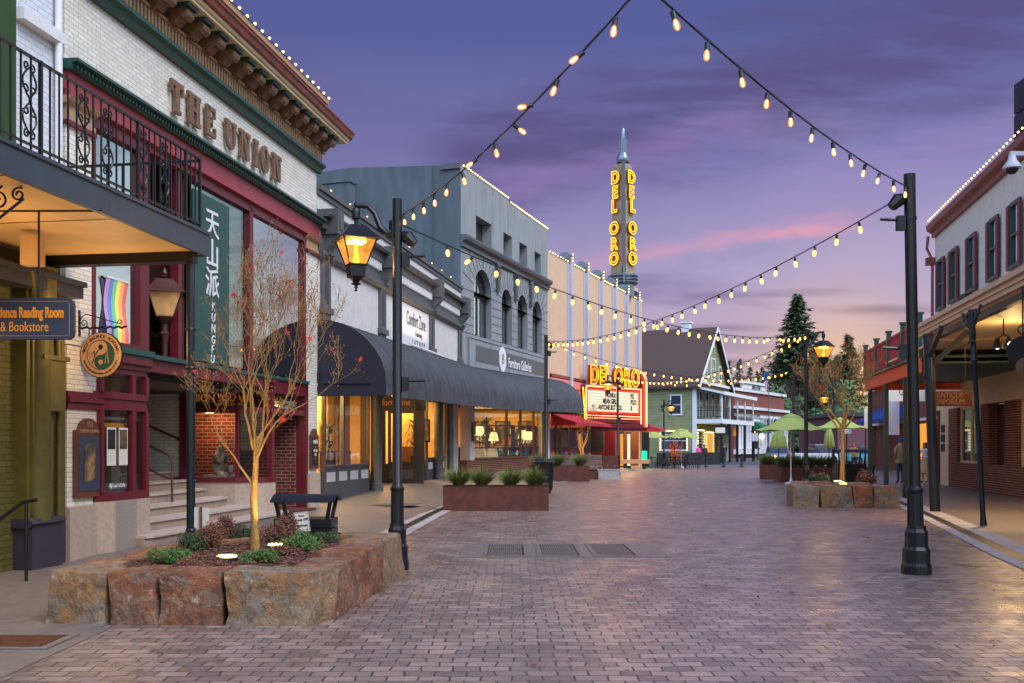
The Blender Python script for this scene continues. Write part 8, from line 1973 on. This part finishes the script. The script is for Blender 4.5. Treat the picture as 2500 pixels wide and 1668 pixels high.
ch = chair0(); spots = ((1598, 67.5, 1.2, 'leftmost metal chair by the left umbrella pole'), (1606, 68.5, -1.4, 'metal chair between the two cinema umbrellas'), (1617, 67.2, .5, 'metal chair with its back to the street lamp'), (1628, 68.6, -2.2, 'metal chair just right of the small far lamp post'), (1640, 67.6, .2, 'metal chair left of the glowing orange tree'), (1652, 68.3, 2.6, 'metal chair in front of the glowing orange tree'), (1672, 68.8, -1.0, 'metal chair right of the right umbrella pole'), (1578, 68.8, 1.5, 'metal chair left of the left umbrella pole'), (1699, 68.9, -1.5, 'rightmost metal chair beside the small table'))
for i, (px, Y, a, lab) in enumerate(spots):
    o = ch if i == 0 else copy_tree(ch); o.location = (ap(px, HZ, Y).x, Y, 0); o.rotation_euler = (0, 0, a); o['label'] = lab
mb = MB(); b = ap(1606, HZ, 76); b2_ = ap(1758, HZ, 84); mb.hexa([(b.x, 76, 0), (b2_.x, 84, 0), (b2_.x, 84.5, 0), (b.x, 76.5, 0)], [(b.x, 76, 1.0), (b2_.x, 84, 1.0), (b2_.x, 84.5, 1.0), (b.x, 76.5, 1.0)]); solo('low_wall', mb, 'near_black', 'dark low wall along the porch of the green house', 'wall')
t = thing('orange_tree', 'small potted tree glowing orange between the cinema umbrellas', 'tree', (ap(1647, HZ, 71).x, 71, 0)); mb = MB(); mb.tube([(0, 0, 0), (0, 0, 1.6)], .03, 6); part('trunk', mb, 'bark_dark', t)
mb = MB(); r_ = random.Random(6)
for i in range(260): v_ = Vector([r_.gauss(0, .26), r_.gauss(0, .26), r_.gauss(1.15, .36)]); s_ = r_.uniform(.03, .07); a_ = Vector([r_.uniform(-1, 1) for _ in range(3)]).normalized() * s_; b_ = a_.orthogonal().normalized() * s_; mb.add([v_ - a_, v_ + b_, v_ + a_, v_ - b_], [(0, 1, 2, 3)])
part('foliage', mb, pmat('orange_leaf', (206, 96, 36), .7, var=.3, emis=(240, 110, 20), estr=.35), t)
# slatted bench wall, steel panel and trough near the cinema
t = thing('slatted_bench', 'long weathered slatted bench back by the cinema', 'bench', (ap(1409, HZ, 47.5).x, 47.5, .1)); hw = (ap(1471, HZ, 47.5).x - ap(1349, HZ, 47.5).x) / 2
mb = MB()
for k in range(7): mb.box(-hw, 0, .25 + k * .115, hw, .04, .25 + k * .115 + .095)
part('backrest', mb, 'wood_gray', t); mb = MB()
for k in range(4): mb.box(-hw, -.5 + k * .12, .4, hw, -.5 + k * .12 + .1, .44)
part('seat', mb, 'wood_gray', t)
for s_ in (-1, 0, 1): mb = MB(); mb.box(s_ * (hw - .1) - .04, -.4, 0, s_ * (hw - .1) + .04, .08, .4); part('leg', mb, 'black', t)
mb = MB(); c_ = ap(1488, HZ, 49); mb.box(-.34, 0, 0, .34, .7, .95); solo('steel_cabinet', mb, 'corten', 'square weathered steel block beside the slatted bench', 'cabinet', loc=(c_.x, 48.2, .12))
c_ = ap(1484, HZ, 47); t = thing('water_trough', 'long stained concrete water trough with two spouts', 'fountain', (c_.x, 46.4, 0)); 
mb = MB(); mb.box(-.5, 0, 0, .5, .55, .42); mb.box(-.52, -.02, .42, .52, .05, .47); mb.box(-.52, .5, .42, .52, .57, .47); mb.box(-1.1, .1, 0, -.5, .5, .36, 1); part('basin', mb, ['concrete_light', 'corten'], t)
mb = MB()
for s_ in (-.1, .25): mb.tube([(s_, .3, .44), (s_, .3, .6), (s_ + .03, .2, .66), (s_ + .08, .08, .62)], .02, 6)
part('spout', mb, 'steel', t)
t = thing('street_bench', 'pale slab bench at the right end of the cinema steps', 'bench', (ap(1550, HZ, 62).x, 62, .1)); mb = MB(); mb.box(-.9, 0, .35, .9, .5, .6); part('seat', mb, 'tan', t)
for s_ in (-.6, .6): mb = MB(); mb.box(s_ - .1, .05, 0, s_ + .1, .45, .35); part('leg', mb, 'black', t)
# bollards
bm_ = None
for i, (px, lab) in enumerate(((1724, 'first black bollard beside the couple'), (1767, 'second black bollard in front of the house porch'), (1811, 'third black bollard, in the middle of the row'), (1859, 'rightmost black bollard by the rust planter'))):
    if bm_ is None:
        bm_ = thing('bollard', lab, 'bollard', (0, 0, 0), 0, 'black bollards closing the street'); mb = MB(); mb.lathe([(.13, 0), (.13, .08), (.10, .12), (.10, .82), (.125, .84), (.12, .92), (.05, .98), (.01, 1.0)], 14); part('shaft', mb, 'iron', bm_); mb = MB(); mb.lathe([(.104, .68), (.104, .74)], 14); part('band', mb, 'trim_gray', bm_); o = bm_
    else: o = copy_tree(bm_); o['label'] = lab
    o.location = (ap(px, HZ, 72).x, 72, 0)
mb = MB(); mb.box(11.8, 74.5, -.004, 25.5, 74.9, .004); struct('road_line', mb, 'concrete_light'); mb = MB(); mb.box(12, 77.5, -.003, 30, 77.9, .003); struct('road_line', mb, 'concrete_light')
# street signs in the distance
def roadsign(px, Y, z0, w_, h, lab, mt='paper'):
    b = ap(px, HZ, Y); t = thing('road_sign', lab, 'sign', (b.x, Y, 0)); mb = MB(); mb.tube([(0, 0, 0), (0, 0, z0 + h)], .04, 6); part('pole', mb, 'black', t); mb = MB(); mb.box(-w_ / 2, -.08, z0, w_ / 2, -.05, z0 + h); part('plate', mb, mt, t)
roadsign(1758, 82, 2.6, .8, .45, 'white square street sign in front of the house porch'); roadsign(2067, 70, 2.4, .6, .9, 'white parking sign beyond the right umbrellas'); roadsign(1842, 100, 2.0, .7, .8, 'pale green sign before the public building', 'pilaster'); roadsign(2113, 60, 2.6, .2, 1.2, 'narrow white sign on the post left of the deck', 'paper')

# ------------------------------------------------------------------ vehicles at the far end
def car(px, Y, rz, label, colour, z=0, pickup=False, lights=True):
    b = ap(px, HZ, Y); t = thing('parked_car', label, 'car', (b.x, Y, 0), rz, 'cars at the far end of the street'); m_ = pmat('car_paint', colour, .25, var=.03, spec=.7, coat=.5)
    mb = MB(); pr = [(-2.1, .3), (2.1, .3), (2.15, .6), (2.05, .78), (1.2, .9), (-1.9, .92), (-2.15, .7)]; mb.prism(pr, -.85, .85, 'y'); part('body', mb, m_, t)
    mb = MB(); pr = [(-1.7, .92), (1.0, .9), (.35, 1.42), (-1.2, 1.45)] if not pickup else [(-.6, .9), (1.1, .9), (.6, 1.6), (-.5, 1.62)]; mb.prism(pr, -.74, .74, 'y'); part('cabin', mb, M['glass_dark'], t)
    mb = MB(); a = pr[2]; c_ = pr[3]; mb.box(c_[0] + .05, -.72, a[1], a[0] - .05, .72, a[1] + .05); part('roof', mb, m_, t)
    for sx_ in (-1.35, 1.35):
        for sy_ in (-.86, .86):
            mb = MB(); mb.prism([(sx_ + .33 * math.cos(2 * PI * k / 16), .33 + .33 * math.sin(2 * PI * k / 16)) for k in range(16)], sy_ - .1, sy_ + .1, 'y'); wl = part('wheel', mb, 'black', t)
            mb = MB(); mb.prism([(sx_ + .18 * math.cos(2 * PI * k / 12), .33 + .18 * math.sin(2 * PI * k / 12)) for k in range(12)], sy_ - .11 if sy_ < 0 else sy_ + .1, sy_ - .1 if sy_ < 0 else sy_ + .11, 'y'); part('rim', mb, 'steel', wl)
    for sy_ in (-.6, .6): mb = MB(); mb.sphere((2.13, sy_, .64), .13, 8); part('headlight', mb, 'head_lamp' if lights else 'pilaster', t)
car(1899, 84, rad(-96), 'pale blue car with both headlights on behind the left grasses', (150, 176, 200)); car(1988, 86, rad(20), 'white pickup truck behind the rust planters', (214, 214, 222), pickup=True, lights=False); car(2012, 92, rad(12), 'blue car just right of the white pickup', (30, 70, 150), lights=False); car(2124, 82, rad(4), 'teal car half hidden by the deck posts', (60, 150, 160), lights=False)

# ------------------------------------------------------------------ people
def person(loc, h, rz, label, top, legs, shoe='black', hair='hair', pose='stand', coat=None, longhair=False, hat=None, skirt=False, walk=0.0):
    s = h / 1.75; t = thing('person', label, 'person', loc, rz)
    sit = pose == 'sit'
    hip = .92 if not sit else .48; dz_ = hip - .92
    J = [((0, 0, .95 + dz_), (.13, .10)), ((0, 0, 1.12 + dz_), (.12, .09)), ((0, .0, 1.3 + dz_), (.15, .10)), ((0, .01, 1.42 + dz_), (.12, .08)), ((0, -.0, 1.52 + dz_), (.05, .05)), ((0, -.02, 1.62 + dz_), (.075, .09)), ((0, -.01, 1.71 + dz_), (.06, .07))]
    E = [(0, 1), (1, 2), (2, 3), (3, 4), (4, 5), (5, 6)]
    for sg in (-1, 1):
        o = len(J); st_ = walk * sg
        if pose == 'arms': el_, wr, hd = (sg * .27, -.05, 1.17 + dz_), (sg * .10, -.22, 1.12 + dz_), (sg * .03, -.26, 1.1 + dz_)
        elif sit: el_, wr, hd = (sg * .24, -.08, 1.14 + dz_), (sg * .14, -.30, 1.05 + dz_), (sg * .1, -.36, 1.05 + dz_)
        elif pose == 'pocket': el_, wr, hd = (sg * .29, .08, 1.16), (sg * .22, -.02, .98), (sg * .2, -.05, .92)
        else: el_, wr, hd = (sg * .24, .04 - st_ * .4, 1.15), (sg * .25, -.06 - st_ * .8, .92), (sg * .25, -.08 - st_ * .9, .84)
        J += [((sg * .19, 0, 1.41 + dz_), .06), (el_, .045), (wr, .032), (hd, .035)]; E += [(3, o), (o, o + 1), (o + 1, o + 2), (o + 2, o + 3)]
        o = len(J)
        if sit: J += [((sg * .09, -.05, .50), .085), ((sg * .11, -.45, .50), .06), ((sg * .11, -.43, .10), .045), ((sg * .12, -.55, .05), .04)]
        else: J += [((sg * .09, 0, .86), .09), ((sg * .10, -st_ * .6, .50), .062), ((sg * .10, -st_ * .8 + (.06 if st_ else 0), .11), .045), ((sg * .12, -st_ * .8 - .12, .045), .04)]
        E += [(0, o), (o, o + 1), (o + 1, o + 2), (o + 2, o + 3)]
    me = skinmesh([(tuple(c * s for c in j), (r[0] * s, r[1] * s) if isinstance(r, tuple) else r * s) for j, r in J], E, 'body', ['skin', top, legs, shoe], 2)
    for p in me.polygons:
        c_ = p.center; z = c_.z / s; k = 0
        if z < .10: k = 3
        elif z < .93 + dz_ and (abs(c_.x) < .17 * s or sit): k = 2
        elif z < 1.47 + dz_: k = 1
        if (J[10][0][0] and (Vector(c_) / s - Vector(J[10][0])).length < .075) or (Vector(c_) / s - Vector(J[18][0])).length < .075: k = 0
        p.material_index = k
    part('body', me, None, t)
    mb = MB(); zc = (1.66 + dz_) * s; mb.sphere((0, .02 * s, zc), .098 * s, 10)
    mb.v = [(a, max(b, -.035 * s) if c_ < zc + .02 * s else b, c_) for a, b, c_ in mb.v]
    if longhair: mb.lathe([(.05 * s, zc - .26 * s), (.11 * s, zc - .2 * s), (.105 * s, zc - .02 * s), (.08 * s, zc + .04 * s)], 12, (0, .045 * s, 0))
    part('hair', mb, hair if not hat else hat, t)
    mb = MB()
    mb.sphere((0, -.098 * s, zc - .035 * s), .014 * s, 6)
    part('nose', mb, 'skin', t)
    mb = MB()
    for sg in (-1, 1): mb.sphere((sg * .032 * s, -.083 * s, zc - .01 * s), .011 * s, 6)
    part('eyes', mb, 'black', t)
    if coat:
        mb = MB(); mb.lathe([(.205 * s, (.80 + dz_) * s), (.19 * s, (1.0 + dz_) * s), (.20 * s, (1.25 + dz_) * s), (.17 * s, (1.42 + dz_) * s), (.08 * s, (1.50 + dz_) * s)], 16); mb.v = [(a, b * .72, c_) for a, b, c_ in mb.v]; part('jacket', mb, coat, t)
    if skirt: mb = MB(); mb.lathe([(.2 * s, .45 * s), (.19 * s, .7 * s), (.15 * s, 1.05 * s)], 16); mb.v = [(a, b * .8, c_) for a, b, c_ in mb.v]; part('skirt', mb, skirt, t)
    return t
cl = lambda n, c: M.setdefault(n, pmat(n, c, .8, var=.1)) and n
pk = cl('pink_jacket', (230, 60, 140)); dk = cl('dark_cloth', (38, 36, 44)); jn = cl('blue_jeans', (50, 62, 96)); kh = cl('khaki_coat', (146, 130, 96)); mr = cl('maroon_coat', (110, 34, 40)); gy = cl('slate_jacket', (92, 92, 112)); tn = cl('tan_dress', (190, 160, 128)); mu = cl('mustard_shirt', (176, 130, 60)); bh = cl('blue_cap', (30, 60, 160)); lh = cl('auburn_hair', (132, 74, 44)); wh = cl('white_blouse', (200, 190, 190))
person((ap(1705, HZ, 82).x, 82, 0), 1.62, .5, 'person in a bright pink jacket and dark trousers walking by the bollards', pk, dk, coat=pk, pose='arms', walk=.12)
person((ap(1720, HZ, 82.5).x, 82.5, 0), 1.62, .2, 'person in dark clothes beside the one in the pink jacket', dk, dk, coat=dk, walk=.12)
person((ap(1768, HZ, 92).x, 92, 0), 1.7, 0, 'person in dark clothes standing in the shade of the house porch', dk, dk)
person((ap(2085, HZ, 58).x, 58, .0), 1.72, 0, 'person with auburn hair in a slate jacket over a mustard shirt', mu, dk, hair=lh, coat=None, pose='arms', longhair=True)
person((ap(2198, HZ, 39.5).x, 39.5, .05), 1.84, PI + .3, 'person in a khaki coat, jeans and blue cap seen from behind the deck post', kh, jn, shoe='tan_dark', pose='pocket', coat=kh, hat=bh)
person((ap(2258, HZ, 40.5).x, 40.5, .05), 1.66, -.9, 'person in a pale top and tan dress standing by the dark door', wh, tn, hair='hair', pose='arms', longhair=True, skirt=tn)
person((ap(1393, HZ, 56.5).x, 56.5, .42), 1.7, 2.7, 'person in a maroon coat seated with back to the street at the cinema', mr, dk, pose='sit', coat=mr, longhair=True, hair='hair')
person((ap(1404, HZ, 56.9).x, 56.9, .42), 1.75, 2.9, 'person in black seated beside the maroon coat', dk, dk, pose='sit', coat=dk)
person((ap(1372, HZ, 58).x, 58, .42), 1.66, .2, 'person in tan clothes seated facing the street at the cinema', tn, dk, pose='sit', coat=tn, hair=lh)
person((ap(1927, HZ, 49).x, 49, .15), 1.7, -1.2, 'person in a maroon coat seated behind the grasses on the right', mr, dk, pose='sit', coat=mr)
for i, (px, Y, a, lab) in enumerate(((1393, 56.5, 2.7, 'red backed chair left of the maroon coat'), (1404, 56.9, 2.9, 'red chair under the person in black'), (1372, 58, .2, 'red chair under the person in tan'), (1355, 57, 2.8, 'empty red round backed chair at the shop window'), (1927, 49, -1.2, 'dark chair behind the grasses on the right'))):
    t = thing('cafe_chair', lab, 'chair', (ap(px, HZ, Y).x, Y, .42 if Y > 50 else .15), a, 'red cafe chairs by the cinema' if i < 4 else None); m_ = 'red_canvas' if i < 4 else 'black'
    mb = MB(); mb.box(-.22, -.22, .38, .22, .22, .40); part('seat', mb, m_, t); mb = MB(); mb.prism([(-.22, .5), (.22, .5), (.24, .75), (.16, .92), (-.16, .92), (-.24, .75)], .22, .25, 'y'); part('backrest', mb, m_, t)
    for q_ in ((-.2, -.2), (.2, -.2), (.2, .2), (-.2, .2)): mb = MB(); mb.bar((q_[0], q_[1], 0), (q_[0], q_[1], .5 if q_[1] > 0 else .38), .03); part('leg', mb, 'steel', t)
t = thing('dog', 'black dog on a lead beside the deck post', 'dog', (ap(2119, HZ, 46).x, 46, 0), .4)
jt = [((0, .28, .5), .1), ((0, 0, .5), .085), ((0, -.28, .52), .11), ((0, -.42, .66), .055), ((0, -.5, .74), .065), ((0, -.62, .71), .03), ((0, .42, .58), .02), ((.07, -.28, .3), .035), ((.07, -.27, .03), .025), ((-.07, -.28, .3), .035), ((-.07, -.27, .03), .025), ((.07, .24, .34), .045), ((.07, .34, .2), .025), ((.07, .28, .03), .022), ((-.07, .24, .34), .045), ((-.07, .34, .2), .025), ((-.07, .28, .03), .022)]
part('body', skinmesh(jt, [(0, 1), (1, 2), (2, 3), (3, 4), (4, 5), (0, 6), (2, 7), (7, 8), (2, 9), (9, 10), (0, 11), (11, 12), (12, 13), (0, 14), (14, 15), (15, 16)], 'body', ['black'], 2), None, t)
# coat of the person with auburn hair: open jacket drawn as two panels

# lettering becomes plain meshes
bpy.context.view_layer.update()
dg = bpy.context.evaluated_depsgraph_get()
for o in [o for o in bpy.data.objects if o.type == 'FONT']:
    me = bpy.data.meshes.new_from_object(o.evaluated_get(dg)); n = bpy.data.objects.new('tmp', me); C.objects.link(n)
    n.parent = o.parent; n.location = o.location; n.rotation_euler = o.rotation_euler; n.scale = o.scale; nm = o.name
    if not me.materials: me.materials.append(o.data.materials[0])
    bpy.data.objects.remove(o); n.name = nm
